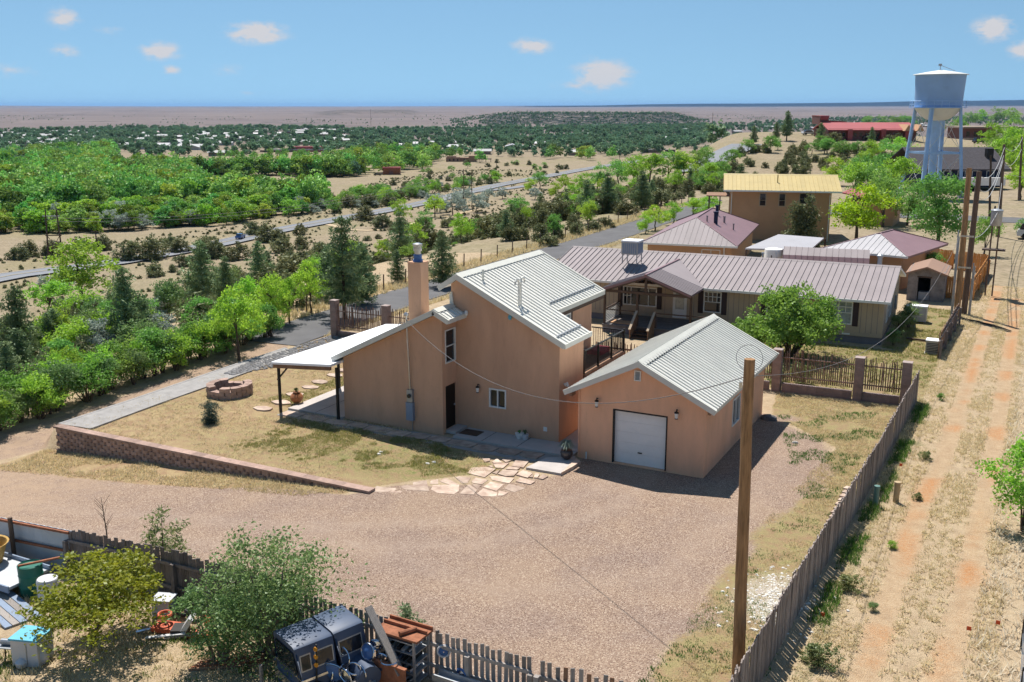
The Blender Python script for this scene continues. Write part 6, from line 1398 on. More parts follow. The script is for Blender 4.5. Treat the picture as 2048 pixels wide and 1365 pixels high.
def crown_round(seed, H=6, W=5, z0=1.2, nl=11, nc=16, per=26, ls=.26, crf=.42, asp=.62, hollow=True):
    r = np.random.default_rng(seed); lc, lr = lobes_round(r, nl, H, W, z0); cs = []; cr = []; vb = []
    for c, q in zip(lc, lr):
        d = r.normal(size=(nc, 3)); d /= np.linalg.norm(d, axis=1)[:, None]; d[:, 2] = np.where(d[:, 2] < -.3, -d[:, 2]*.4, d[:, 2])
        k = c+d*q*r.uniform(.65, 1.1, nc)[:, None]; cs.append(k); cr.append(np.full(nc, q*crf)*r.uniform(.7, 1.3, nc)); vb.append(np.clip(r.random(nc)*.7+r.random()*.3, 0, 1))
    V, F, v = leaf_cloud(r, np.concatenate(cs), np.concatenate(cr), per, ls, asp, vbase=np.concatenate(vb)); return V, F, v, lc
def crown_pine(seed, H=9, W=4.5, z0=1.8, nw=9, per=26, ls=.34, dens=1.0):
    r = np.random.default_rng(seed); cs = []; cr = []
    for i in range(nw):
        f = (i+.3)/nw; z = z0+(H-z0)*f; R = W/2*(1-f)**.58*(.6+.4*min(1, f*5)); k = max(4, int(dens*(5+7*(1-f))))
        for j in range(k):
            a = 6.283*(j+r.random())/k; L = R*r.uniform(.4, 1.15)
            for t in (np.linspace(.35, 1, max(2, int(L/.55))) if L > .5 else (1,)):
                cs.append((L*t*math.cos(a)+r.normal()*.1, L*t*math.sin(a)+r.normal()*.1, z-L*.10*t+.12*t*t*L+r.normal()*.12)); cr.append(r.uniform(.40, .64)*(H/9)**.5)
    cs.append((0, 0, H-.2)); cr.append(.3)
    V, F, v = leaf_cloud(r, np.array(cs), np.array(cr), per, ls, .3, .8, up=.6); return V, F, v, np.array([(0, 0, H*.9)])
def crown_juniper(seed, H=2.6, W=3.0, n=80, per=30, ls=.22):
    r = np.random.default_rng(seed); cs = []; cr = []; k = r.integers(3, 6)
    for j in range(k):
        a = r.uniform(0, 6.28); ox, oy = .25*W*math.cos(a)*r.random(), .25*W*math.sin(a)*r.random(); h = H*r.uniform(.72, 1.0); w = W*r.uniform(.5, .72)
        for i in range(n//k):
            d = r.normal(size=3); d /= np.linalg.norm(d); q = r.uniform(.7, 1.05); z = abs(d[2])
            cs.append((ox+d[0]*w/2*q*(1-.25*z), oy+d[1]*w/2*q*(1-.25*z), .12+z*q*h*.86)); cr.append(r.uniform(.22, .36)*H/2.6)
    V, F, v = leaf_cloud(r, np.array(cs), np.array(cr), per, ls, .5, 1.1, up=.45); return V, F, v, np.array([(0, 0, H*.5)])
def trunk_mesh(seed, H, lc, r0, z0=1.0, limbs=7, bush=False):
    r = random.Random(seed); mb = MB()
    if bush:
        for c in lc[:limbs]: mb.tube([(c[0]*.12, c[1]*.12, -.1), (c[0]*.5+r.gauss(0, .06), c[1]*.5, c[2]*.5), tuple(c)], [r0, r0*.6, r0*.22], 5)
    else:
        top = z0+(H-z0)*.55; pts = [(0, 0, -.2), (r.gauss(0, .05), r.gauss(0, .05), z0*.5), (r.gauss(0, .1), r.gauss(0, .1), z0), (r.gauss(0, .2), r.gauss(0, .2), top)]
        mb.tube(pts, [r0*1.25, r0, r0*.85, r0*.35], 8)
        for c in lc[:limbs]:
            s = Vector(pts[2])+(Vector(pts[3])-Vector(pts[2]))*r.random(); c = Vector(c); mb.tube([s, s.lerp(c, .5)+Vector((r.gauss(0, .1), r.gauss(0, .1), .1)), c], [r0*.45, r0*.28, r0*.1], 5)
    return mb
def proto(name, data, leafm, H, r0, z0=1.0, barkm='bark', limbs=7, bush=False, seed=1, pine=False):
    V, F, v, lc = data; cm_ = fast_mesh(name+'_crown', V, F, dict(v=v), leafm, smooth=False)
    if pine: tb_ = MB().tube([(0, 0, -.3), (.03, .02, H*.4), (0, 0, H*.93)], [r0, r0*.7, r0*.15], 7)
    else: tb_ = trunk_mesh(seed, H, lc, r0, z0, limbs, bush)
    tm = tb_.mesh(name+'_trunk'); tm.materials.append(MATS[barkm]); return (cm_, tm, H)
PR = {}
PR['bright'] = [proto('bright', crown_round(s, 6, 5.2, 1.3, 12, 15, 22, .25), 'leaf_bright', 6, .14, 1.3, seed=s) for s in (21, 22, 23)]
PR['lime'] = [proto('lime', crown_round(s, 6, 5.6, 1.5, 13, 15, 24, .24), 'leaf_lime', 6, .16, 1.5, seed=s) for s in (31, 32)]
PR['mid'] = [proto('mid', crown_round(s, 6, 5.4, 1.1, 12, 15, 22, .25), 'leaf_mid', 6, .16, 1.1, seed=s) for s in (41, 42, 43)]
PR['hedge'] = [proto('hedge', crown_round(s, 3, 3.0, .25, 12, 14, 22, .15, .5), m_, 3, .05, .3, bush=True, limbs=9, seed=s) for s, m_ in ((51, 'leaf_shrub'), (52, 'leaf_mid'), (53, 'leaf_dull'), (54, 'leaf_bright'))]
PR['pine'] = [proto('pine', crown_pine(s, 9, 5.6, .9, 10, 30, .46), 'leaf_pine', 9, .17, pine=True) for s in (61, 62, 63)]
PR['ponderosa'] = [proto('ponderosa', crown_pine(s, 11, 6.0, 2.0, 11, 30, .52, .9), 'leaf_pine', 11, .24, pine=True) for s in (64, 65)]
PR['juniper'] = [proto('juniper', crown_juniper(s), 'leaf_juniper', 2.6, .08, bush=True, limbs=1, seed=s) for s in (71, 72, 73, 74)]
PR['silver'] = [proto('silver', crown_round(s, 4, 4.4, .5, 10, 12, 20, .26), 'leaf_silver', 4, .1, .6, seed=s) for s in (81, 82)]
PR['far'] = [proto('far', crown_round(s, 9, 9, 1.2, 12, 9, 9, .85, .5, .8), m_, 9, .25, 1.5, limbs=4, seed=s) for s, m_ in ((91, 'leaf_forest'), (92, 'leaf_forest_b'), (93, 'leaf_forest'), (94, 'leaf_forest'))]
PR['belt'] = [proto('belt', crown_round(s, 7, 7.4, .5, 12, 12, 16, .5, .42, .8), m_, 7, .2, 1.0, limbs=3, seed=s) for s, m_ in ((121, 'leaf_forest_b'), (122, 'leaf_forest'), (123, 'leaf_bright'), (124, 'leaf_forest_b'))]
PR['fartown'] = [proto('fartown', crown_round(s, 8, 8, .8, 9, 7, 8, 1.1, .5, .8), 'leaf_town', 8, .25, 1.2, limbs=2, seed=s) for s in (95, 96)]
TREE_N = [0]
KL = {'hedge': 'leafy green shrub', 'bright': 'bright green sapling', 'juniper': 'dark juniper bush', 'silver': 'silvery grey bush', 'pine': 'small dark pine', 'mid': 'green leafy tree'}
def tree(kind, loc, h, label, group=None, name='tree', wide=1.0, idx=None, cat='tree', rz=None, sink=.05):
    ps = PR[kind]; cm_, tm, H = ps[TREE_N[0] % len(ps) if idx is None else idx]; TREE_N[0] += 1
    t = thing(name, label, cat, (loc[0], loc[1], loc[2]-sink), random.uniform(0, 6.28) if rz is None else rz, group, local=True)
    s = h/H; t.scale = (s*wide, s*wide, s)
    sub('crown', cm_, t, (0, 0, 0)); sub('trunk', tm, t, (0, 0, 0)); return t
def tpx(kind, px, py, hpx, label, group=None, name='tree', wide=1.0, **k):
    g0 = G(px, py); h = hpx*math.hypot(g0.x, g0.y)/2073*1.0; return tree(kind, g0, h, label, group, name, wide, **k)
GRP_J = 'junipers scattered over the dry slope'
# --- individually recognisable trees
tpx('ponderosa', 258, 705, 170, 'tall pointed dark pine rising above the left hedge', name='pine_tree', wide=1.05)
tpx('ponderosa', 45, 742, 165, 'dark pine with bare lower trunk at the left edge', name='pine_tree', wide=1.05)
tpx('ponderosa', 690, 640, 215, 'tallest dark pine left of the house chimney', name='pine_tree', wide=.95)
tpx('pine', 655, 600, 110, 'shorter pine crowding the left side of the tallest pine', name='pine_tree')
tpx('pine', 725, 610, 130, 'pine close right of the tallest pine', name='pine_tree')
tpx('pine', 455, 620, 110, 'green pine in the middle of the left slope', name='pine_tree')
tpx('pine', 520, 590, 110, 'slim pine above the bright roadside saplings', name='pine_tree')
tpx('pine', 415, 600, 70, 'small pine on the left slope below the dry field', name='pine_tree')
tpx('pine', 885, 575, 120, 'pine behind the roof ridge of the brown house', name='pine_tree')
tpx('pine', 795, 565, 70, 'small pine just right of the chimney flue', name='pine_tree')
tpx('bright', 165, 610, 120, 'broad bright green tree in front of the highway at left', wide=1.35)
tpx('bright', 100, 640, 75, 'low bright green tree at the left below the highway', wide=1.4)
tpx('bright', 478, 722, 155, 'slender bright green tree at the end of the edge path', wide=.8)
tpx('bright', 545, 655, 105, 'bright green roadside tree left of the lane', wide=.85)
tpx('bright', 580, 648, 95, 'bright green roadside tree right of its roadside neighbour', wide=.8)
tpx('bright', 622, 628, 110, 'bright green tree nearest the lane fence pillars', wide=.8)
tpx('mid', 1030, 450, 56, 'round green tree alone on the dry field behind the roof', wide=1.1); tpx('mid', 1052, 449, 48, 'smaller green tree touching the lone field tree', wide=1.05)
tpx('mid', 1128, 440, 42, 'rounded green tree right of the lone field trees', wide=1.15); tpx('bright', 1086, 440, 25, 'small sapling between the field trees'); tpx('bright', 1218, 420, 28, 'small green tree on the field above the lane')
for i, (x, y, h, k) in enumerate(((870, 435, 45, 'bright'), (800, 445, 45, 'bright'), (855, 470, 50, 'mid'))): tpx(k, x, y, h, ['bright green tree by the silver bushes', 'leafy tree at the highway edge left of the silver bushes', 'dark green tree below the silver bushes'][i], wide=1.1)
R = random.Random(17)
# trees right of the highway
for (x, y, h, k) in ((1130, 385, 36, 'bright'), (1165, 392, 44, 'bright'), (1195, 380, 50, 'mid'), (1235, 378, 58, 'mid'), (1268, 372, 58, 'bright'), (1300, 370, 62, 'bright'), (1335, 362, 60, 'mid'), (1365, 358, 52, 'bright'), (1392, 346, 46, 'mid'), (1412, 338, 44, 'mid'), (1110, 400, 34, 'bright'), (1150, 405, 36, 'bright'), (1080, 378, 34, 'mid'), (1060, 388, 30, 'bright'), (1210, 395, 40, 'bright'), (1350, 385, 44, 'bright'), (1390, 375, 44, 'bright'), (1415, 365, 40, 'bright')):
    tpx(k, x, y, h, 'leafy green tree in the belt right of the highway', 'leafy trees right of the highway', wide=1.15)
for (x, y, h, k) in ((1310, 462, 52, 'bright'), (1345, 452, 46, 'bright'), (1385, 440, 46, 'bright'), (1420, 428, 40, 'bright'), (1290, 470, 40, 'bright'), (1410, 446, 36, 'bright')):
    tpx(k, x, y, h, 'bright green tree beside the lane near the purple hip roof', 'bright trees beside the lane', wide=1.2)
for (x, y, h) in ((905, 430, 44), (930, 418, 40), (880, 425, 38), (955, 425, 36), (915, 405, 30), (975, 408, 30), (1005, 398, 24), (860, 412, 24), (185, 460, 34), (250, 462, 32), (285, 460, 30), (230, 455, 28), (480, 432, 26), (500, 425, 24), (640, 420, 22), (95, 590, 36), (130, 580, 34), (1070, 400, 24)):
    tpx('silver', x, y, h, 'pale silvery bush standing out among green valley trees', 'silvery bushes of the valley', 'silver_bush', 1.25, cat='bush')
tpx('pine', 508, 398, 44, 'dark pointed conifer standing on the valley field edge', name='conifer_tree', wide=.8); tpx('pine', 410, 395, 36, 'dark conifer left of the pointed valley conifer', name='conifer_tree', wide=1.1); tpx('pine', 460, 412, 34, 'dark narrow conifer near the valley farm', name='conifer_tree', wide=.7)
# big trees by the houses
lm = P(1688, 505); tree('lime', (P(1690, 512).x, P(1690, 512).y+6, 0), 6.0, 'vivid lime green tree in front of the mustard-roofed house', wide=1.12, idx=0)
gt_ = P(1872, 520); PR['big'] = [proto('big', crown_round(101, 8, 7.4, 1.6, 15, 18, 30, .26), 'leaf_mid', 8, .2, 1.9, seed=4)]
tree('big', (gt_.x-.2, gt_.y+3, 0), 7.4, 'large round green tree in front of the blue water tower', wide=1.0)
jt = G(1600, 485); PR['cone'] = [proto('cone', crown_juniper(103, 5, 3.6, 190, 40, .27), 'leaf_juniper', 5, .14, bush=True, limbs=1)]
yp = Vector(yh.location)+Vector((math.cos(yh.rotation_euler.z)*8.2, math.sin(yh.rotation_euler.z)*8.2, 0)); tree('cone', (yp.x+.6, yp.y-4.5, -.3), 5.8, 'dense dark olive juniper in front of the mustard-roofed house', wide=.95)
PR['yardbush'] = [proto('yardbush', crown_round(105, 3.6, 4.6, .2, 22, 18, 34, .15, .42), 'leaf_shrub', 3.6, .08, .4, bush=True, limbs=10), proto('yardbush', crown_round(106, 3.6, 4.4, .2, 15, 18, 34, .15, .42), 'leaf_mid', 3.6, .08, .4, bush=True, limbs=10)]
yb = P(1562, 716); tree('yardbush', (yb.x+.25, yb.y+.6, 0), 3.9, 'large bushy green shrub in front of the long tan house', wide=1.06, idx=0, name='shrub', cat='shrub')
tree('yardbush', (yb.x-1.7, yb.y+.5, 0), 2.2, 'lower leafy shrub touching the left side of the large bushy shrub', wide=1.1, idx=1, name='shrub', cat='shrub')
PR['sage'] = [proto('sage', crown_round(107, 1.5, 1.8, .1, 10, 10, 26, .10, .5), 'leaf_olive', 1.5, .03, .2, bush=True, limbs=6)]
for i, (px, py, h, lb) in enumerate(((1625, 745, 1.1, 'dry olive shrub behind the stick screens'), (1575, 740, .9, 'low dry shrub behind the left stick screen'))): c = P(px, py); tree('sage', (c.x, 49.0, 0), h, lb, name='shrub', cat='shrub', wide=1.3)
for i, (px, py, h) in enumerate(((1775, 690, 1.0), (1790, 670, 1.3), (1805, 655, 1.4), (1815, 640, 1.2))): c = P(px, py); tree('hedge', (c.x+.3, c.y, 0), h, 'dark green shrub against the gable end of the tan house', 'shrubs along the gable end', 'shrub', 1.0, idx=2, cat='shrub')
rt = P(2030, 1035); PR['sapling'] = [proto('sapling', crown_round(109, 3.2, 2.9, .5, 15, 16, 30, .12, .42), 'leaf_bright', 3.2, .05, .5, bush=True, limbs=10)]
tree('sapling', (.75, 34.6, 0), 3.0, 'bright green leafy tree at the right edge beyond the wire fence', wide=1.0)
tree('hedge', (P(1870, 525).x+.6, P(1870, 552).y-3, 0), 2.2, 'bushy green vine over the orange-brown board fence', name='shrub', cat='shrub', idx=1)
tpx('mid', 1968, 512, 76, 'brownish thin tree beside the street pole', wide=.75)
# behind: trees round the water tower and right edge
for (x, y, h, k, w_) in ((1705, 415, 88, 'bright', 1.1), (1745, 420, 84, 'mid', 1.1), (1765, 455, 100, 'mid', .95), (1790, 410, 90, 'bright', 1.0), (1720, 385, 70, 'mid', 1.1), (1670, 372, 52, 'bright', 1.2), (1770, 360, 70, 'mid', 1.2), (1800, 335, 56, 'bright', 1.2), (1740, 340, 52, 'bright', 1.2), (1815, 452, 80, 'mid', .9)):
    tpx(k, x, y, h, 'leafy tree between mustard-roofed house and water tower', 'trees left of the water tower', wide=w_)
for (x, y, h, k, w_) in ((2025, 355, 88, 'bright', 1.1), (2045, 372, 90, 'bright', 1.0), (2000, 340, 60, 'mid', 1.2), (2040, 400, 60, 'bright', 1.1), (1985, 300, 46, 'bright', 1.2), (2030, 300, 56, 'mid', 1.1), (1935, 258, 30, 'mid', 1.2), (1960, 250, 26, 'bright', 1.3), (1990, 250, 30, 'mid', 1.2), (2020, 250, 30, 'bright', 1.3), (1915, 275, 34, 'mid', 1.0), (1880, 268, 32, 'mid', 1.1), (2042, 475, 34, 'mid', 1.0)):
    tpx(k, x, y, h, 'leafy tree near the right edge beyond the street', 'trees beyond the street at right', wide=w_)
for (x, y, h) in ((1790, 262, 26), (1760, 258, 24), (1735, 258, 24), (1810, 262, 28), (1775, 268, 18)): tpx('mid', x, y, h, 'green tree behind the red-roofed hilltop building', 'trees behind the hilltop building', wide=1.4)
for i, (x, y, h, lb) in enumerate(((1573, 282, 58, 'tallest black pine silhouetted on the right hilltop'), (1552, 282, 36, 'lower pine left of the tallest hilltop pine'), (1507, 292, 40, 'dark pine left on the hilltop slope'), (1640, 292, 44, 'dark pine in front of the red-roofed hilltop building'), (1742, 290, 34, 'slim pine before the middle of the red-roofed building'))): tpx('ponderosa', x, y, h, lb, name='pine_tree', wide=1.0)
for (x, y, h) in ((1790, 285, 20), (1775, 284, 16), (1668, 283, 22), (1655, 284, 18)): tpx('juniper', x, y, h, 'dark round juniper in front of the hilltop building', 'junipers before the hilltop building', 'juniper_bush', 1.3, cat='bush')
# --- hedge along the drive
for i in range(50):
    y = 19.0+i*.56+R.uniform(-.3, .3); x = -40.1-R.uniform(0, 1.4)-(.8 if y < 26 else 0)
    tree('hedge', (x, y, gz(x, y)), R.uniform(1.5, 2.5), 'leafy green shrub in the hedge along the dirt drive', 'hedge shrubs along the drive', 'shrub', R.uniform(.9, 1.15), cat='shrub')
for i in range(85):
    x = -42.0-R.uniform(0, 16); y = R.uniform(20, 50)
    if (x+42)*.0+y > 49 and x > -45: continue
    k = R.choice(['hedge', 'hedge', 'juniper', 'juniper', 'hedge', 'silver', 'hedge', 'juniper', 'pine']); h = {'hedge': R.uniform(1.6, 2.8), 'pine': R.uniform(2.4, 3.8), 'juniper': R.uniform(1.8, 3.0), 'silver': R.uniform(1.6, 2.4)}[k]
    tree(k, (x, y, gz(x, y)), h, KL[k]+' on the slope just below the driveway hedge', 'shrubs on the slope below the hedge', 'shrub', R.uniform(.9, 1.3), cat='shrub')
# --- pinyon and juniper slope beside the lane
nj = 0
for i in range(200):
    y = R.uniform(48, 190); s = R.random()**1.25; x = -44.6-s*(40+max(0, y-110)*.1)
    if vn(x/11+3, y/11) < .30: continue
    k = 'juniper' if R.random() < .66 else R.choice(['pine', 'hedge', 'bright']); h = {'juniper': R.uniform(1.8, 3.8), 'pine': R.uniform(3, 5.5), 'hedge': R.uniform(1.8, 3.0), 'bright': R.uniform(2.6, 4.0)}[k]
    tree(k, (x, y, gz(x, y)), h, KL[k]+' on the slope left of the asphalt lane', 'scrub trees on the slope by the lane', 'scrub_tree', R.uniform(.9, 1.25))
for (px, py, h) in ((60, 512, 26), (105, 515, 30), (30, 520, 24), (165, 500, 22), (210, 500, 26), (262, 522, 36), (300, 518, 42), (336, 494, 20), (362, 506, 26), (412, 505, 30), (318, 553, 26), (375, 532, 22), (345, 545, 14), (395, 560, 20), (425, 518, 34), (470, 520, 30), (530, 484, 34), (508, 470, 24), (570, 505, 30), (590, 540, 40), (600, 498, 24), (640, 520, 34), (812, 500, 14), (772, 487, 9), (757, 478, 9), (735, 482, 10), (716, 500, 20), (600, 470, 20), (560, 485, 24),
        (990, 470, 16), (940, 478, 10), (1000, 462, 12), (1075, 462, 14), (985, 458, 10), (1165, 398, 16), (1265, 398, 14), (1285, 395, 12), (1310, 400, 13), (1330, 395, 14), (1345, 400, 14), (1360, 398, 12), (1240, 425, 20), (1255, 428, 26), (1180, 395, 16), (1322, 412, 30), (890, 455, 16), (905, 448, 14), (765, 455, 26), (730, 440, 26), (790, 463, 18), (815, 462, 20), (845, 460, 22), (700, 415, 22), (740, 415, 24), (660, 408, 18), (760, 400, 16), (690, 398, 16), (800, 400, 18), (830, 395, 16), (780, 412, 20), (720, 388, 14), (1150, 470, 24), (1120, 480, 22), (1100, 492, 24), (1190, 462, 20), (1210, 455, 20)):
    g0 = G(px, py); nj += 1
    tpx('juniper', px, py, h*1.35, 'round dark juniper bush on the dry valley field', GRP_J, 'juniper_bush', R.uniform(1.15, 1.6), cat='bush')
for i in range(230):
    y = R.uniform(35, 210); x = -62-R.uniform(0, 95)-max(0, y-130)*.2
    if vn(x/16+1, y/16+4) < .46 or line_d(np.array(x), np.array(y), [(q.x, q.y) for q in HWY]) < 9: continue
    tree('juniper', (x, y, gz(x, y)), R.uniform(2.8, 5.0), 'dark olive juniper clump between slope and highway', 'junipers between slope and highway', 'juniper_bush', R.uniform(1.1, 1.6), cat='bush')
def poly_px(pts): return [tuple(G(*q)[:2]) for q in pts]
def scatter(poly, n, r, keep=None):
    xs = [p[0] for p in poly]; ys = [p[1] for p in poly]; out_ = []
    m = 0
    while len(out_) < n and m < 60:
        m += 1; x = r.uniform(min(xs), max(xs), n*3); y = r.uniform(min(ys), max(ys), n*3); ok = poly_sd(x, y, poly) > 0
        if keep is not None: ok &= keep(x, y)
        out_ += list(zip(x[ok], y[ok]))
    return out_[:n]
for (x, y) in scatter(poly_px([(1395, 372), (1440, 340), (1500, 300), (1640, 296), (1760, 300), (1790, 345), (1690, 362), (1560, 348), (1470, 385), (1430, 420)]), 95, rng, lambda x, y: fbm(x/16, y/16, 2) > .42):
    k = 'juniper' if R.random() < .8 else 'mid'; tree(k, (x, y, gz(x, y)), R.uniform(1.6, 3.2) if k == 'juniper' else R.uniform(3, 4.5), KL[k]+' on the dry hillside left of the water tower', 'scrub on the dry hillside', 'juniper_bush', R.uniform(1, 1.3), cat='bush')
# adobe rise and valley fields
for (x, y) in scatter(poly_px([(790, 352), (900, 328), (1010, 325), (1150, 340), (1080, 356), (960, 372), (850, 400), (700, 420), (690, 400), (740, 375)]), 60, rng):
    tree('juniper' if R.random() < .7 else 'mid', (x, y, gz(x, y)), R.uniform(2.2, 4.5), 'small dark bush dotting the tan rise around the adobe house', 'bushes around the adobe house rise', 'bush', R.uniform(1, 1.4), cat='bush')
# --- near trees of the two junk yards
PR['yellowtree'] = [proto('yellowtree', crown_round(111, 2.6, 3.5, .7, 20, 16, 30, .10, .40), 'leaf_yellow', 2.6, .06, .8, limbs=12, seed=9)]
yt = G(250, 1310); yt = Vector((-20.35, 16.05, gz(-20.35, 16.05))); tree('yellowtree', yt, 2.25, 'yellow-green leafy small tree over the white cabinet at lower left', wide=1.4, rz=.4)
PR['yardtree'] = [proto('yardtree', crown_round(113, 3.2, 3.3, .3, 26, 16, 30, .085, .46, .55), 'leaf_dull', 3.2, .05, .5, bush=True, limbs=20, seed=5, barkm='bark_pale'), proto('yardtree', crown_round(114, 2.2, 2.4, .1, 14, 14, 26, .085, .46, .55), 'leaf_dull', 2.2, .04, .4, bush=True, limbs=12, seed=6, barkm='bark_pale')]
tree('yardtree', (-15.95, 17.75, gz(-15.95, 17.75)), 3.2, 'sparse dark green small tree rising over the plank fence', wide=1.15, idx=0, rz=1.0)
tree('yardtree', (-16.9, 16.9, gz(-16.9, 16.9)), 2.1, 'lower green shrub with bare grey twigs in front of the plank fence', wide=1.0, idx=1, name='shrub', cat='shrub')
PR['youngpine'] = [proto('youngpine', crown_pine(115, 2.0, 1.9, .15, 7, 26, .15, .9), 'leaf_olive', 2.0, .04, pine=True), proto('youngpine', crown_pine(116, 1.4, 1.0, .1, 6, 30, .13), 'leaf_pine', 1.4, .03, pine=True)]
tree('youngpine', (-21.5, 19.6, gz(-21.5, 19.6)), 2.0, 'young pine standing on the gravel behind the plank fence', idx=0, name='pine_sapling')
tree('youngpine', (-12.75, 19.1, gz(-12.7, 19.1)), 1.35, 'young green pine behind the shelf rack and picket fence', idx=1, name='pine_sapling')
PR['spruce'] = [proto('spruce', crown_pine(117, 1.0, .72, .05, 7, 40, .10, 1.4), 'leaf_spruce', 1.0, .03, pine=True)]
c = P(422, 846); tree('spruce', (c.x, c.y, 0), .95, 'tiny blue-green spruce on the dry lawn', name='spruce_sapling')
bs = MB(); br_ = random.Random(2); bx, by = -23.4, 19.25; bz = gz(bx, by); bs.tube([(bx, by, bz-.1), (bx-.03, by, bz+1.2), (bx-.12, by, bz+2.3)], [.03, .02, .006], 6)
for i in range(12): z = bz+1.2+i*.08; a = br_.uniform(0, 6.28); bs.tube([(bx-.05, by, z), (bx-.05+.25*math.cos(a), by+.25*math.sin(a), z+.35)], [.008, .003], 4)
tt = thing('bare_sapling', 'leafless thin sapling standing behind the plank fence', 'tree', (bx, by, bz)); bs.build('stem', 'bark', tt)
# weeds: green tufts in alley
for (px, py, h, lb) in ((1748, 1222, .28, 'small vivid green weed in the alley'), (1782, 1098, .3, 'green weed clump left of the alley rut'), (1835, 1000, .3, 'grey-green weed clump near the tan standpipe'), (1700, 1180, .5, 'wide grey-green sage by the slat fence'), (1640, 1330, .6, 'wide dusty sage bush at the bottom by the slat fence'), (1850, 920, .4, 'dusty weed clump beside the slat fence'), (1745, 930, .3, 'green weed at the foot of the slat fence'), (1880, 800, .35, 'green weed close to the far end of slat fence')):
    c = P(px, py); tree('sage' if 'sage' in lb or 'dusty' in lb or 'grey' in lb else 'hedge', (c.x, c.y, 0), h, lb, name='weed_clump', cat='weed', wide=1.5 if h > .45 else 1.2)
# ---------------------------------------------------------------- forest belts: nearest trees single, the mass as one instanced object
BELT = poly_px([(-40, 322), (230, 306), (235, 345), (430, 352), (620, 346), (705, 332), (725, 352), (560, 374), (385, 388), (400, 405), (650, 402), (640, 426), (430, 452), (250, 464), (0, 470), (-60, 470)])
BELT2 = poly_px([(690, 262), (1430, 252), (1405, 292), (1340, 305), (1190, 322), (960, 312), (880, 322), (850, 345), (720, 352), (700, 330)])
BELT3 = poly_px([(1040, 392), (1120, 362), (1200, 348), (1320, 332), (1420, 326), (1440, 340), (1400, 378), (1300, 386), (1150, 402)])
TOWN = poly_px([(-40, 266), (250, 258), (690, 256), (700, 300), (640, 312), (250, 316), (-40, 330)])
TOWN2 = poly_px([(1400, 250), (1700, 236), (2100, 236), (2100, 248), (1850, 250), (1650, 262), (1560, 280), (1440, 292), (1350, 300)])
FIELD1 = poly_px([(240, 322), (620, 322), (660, 336), (430, 350), (300, 345)]); FIELD2 = poly_px([(380, 362), (560, 352), (730, 362), (560, 380), (420, 386)])
def open_(x, y): return (poly_sd(x, y, FIELD1) < 0) & (poly_sd(x, y, FIELD2) < 0)
pts = scatter(BELT, 2700, rng, lambda x, y: open_(x, y) & (fbm(x/38, y/38, 2) > .36)); D_ = np.array([math.hypot(*p) for p in pts]); order = np.argsort(D_)
for j, i in enumerate(order[:230]):
    x, y = pts[i]; k = R.choice(['belt']*8+['silver']); tree(k, (x, y, gz(x, y)), R.uniform(4.5, 8.0), 'leafy cottonwood in the green belt below the dry field', 'nearest cottonwoods of the valley belt', 'cottonwood_tree', R.uniform(.95, 1.3), sink=.5)
rest = [(pts[i], int(R.random() < .75*sm((D_[i]-430)/450))) for i in order[230:]]
rest += [(p, 0 if math.hypot(*p) < 820 else 1) for p in scatter(BELT2, 2600, rng, lambda x, y: fbm(x/60+5, y/60, 2) > .36)]
rest += [(p, 1) for p in scatter(TOWN, 1700, rng, lambda x, y: fbm(x/60, y/60+9, 2) > .36)]
rest += [(p, 1) for p in scatter(TOWN2, 1500, rng, lambda x, y: fbm(x/80, y/80+2, 2) > .36)]
def forest(name, label, items, protos, smin, smax):
    """points + geometry nodes: every point carries one of the crown meshes also used by single trees"""
    hosts = []
    P_ = np.array([(p[0], p[1]) for p in items]); z = HGT(P_[:, 0], P_[:, 1]); n_ = len(P_)
    me = bpy.data.meshes.new(name); me.vertices.add(n_); me.vertices.foreach_set('co', np.stack([P_[:, 0], P_[:, 1], z-.3], 1).astype(np.float32).ravel())
    for an, val in (('sc', rng.uniform(smin, smax, n_)), ('rz', rng.uniform(0, 6.28, n_)), ('pick', rng.integers(0, len(protos), n_).astype(float))):
        t = me.attributes.new(an, 'FLOAT', 'POINT'); t.data.foreach_set('value', val.astype(np.float32))
    o = bpy.data.objects.new(name, me); link(o); tag(o, label, 'trees', kind='stuff')
    ng = bpy.data.node_groups.new(name, 'GeometryNodeTree'); ng.interface.new_socket('Geometry', in_out='INPUT', socket_type='NodeSocketGeometry'); ng.interface.new_socket('Geometry', in_out='OUTPUT', socket_type='NodeSocketGeometry')
    gi = ng.nodes.new('NodeGroupInput'); go = ng.nodes.new('NodeGroupOutput'); jn = ng.nodes.new('GeometryNodeJoinGeometry')
    def attr(a): q = ng.nodes.new('GeometryNodeInputNamedAttribute'); q.data_type = 'FLOAT'; q.inputs['Name'].default_value = a; return q.outputs['Attribute']
    cx = ng.nodes.new('ShaderNodeCombineXYZ'); ng.links.new(attr('rz'), cx.inputs[2])
    for k, ob in enumerate(protos):
        oi = ng.nodes.new('GeometryNodeObjectInfo'); oi.transform_space = 'ORIGINAL'; oi.inputs['Object'].default_value = ob; oi.inputs['As Instance'].default_value = True
        cp_ = ng.nodes.new('FunctionNodeCompare'); cp_.data_type = 'FLOAT'; cp_.operation = 'EQUAL'; ng.links.new(attr('pick'), cp_.inputs[0]); cp_.inputs[1].default_value = float(k); cp_.inputs['Epsilon'].default_value = .1
        ip = ng.nodes.new('GeometryNodeInstanceOnPoints'); ng.links.new(gi.outputs[0], ip.inputs['Points']); ng.links.new(cp_.outputs[0], ip.inputs['Selection']); ng.links.new(oi.outputs['Geometry'], ip.inputs['Instance'])
        ng.links.new(cx.outputs[0], ip.inputs['Rotation']); ng.links.new(attr('sc'), ip.inputs['Scale']); ng.links.new(ip.outputs[0], jn.inputs[0])
    ng.links.new(jn.outputs[0], go.inputs[0]); md = o.modifiers.new('scatter', 'NODES'); md.node_group = ng; return o
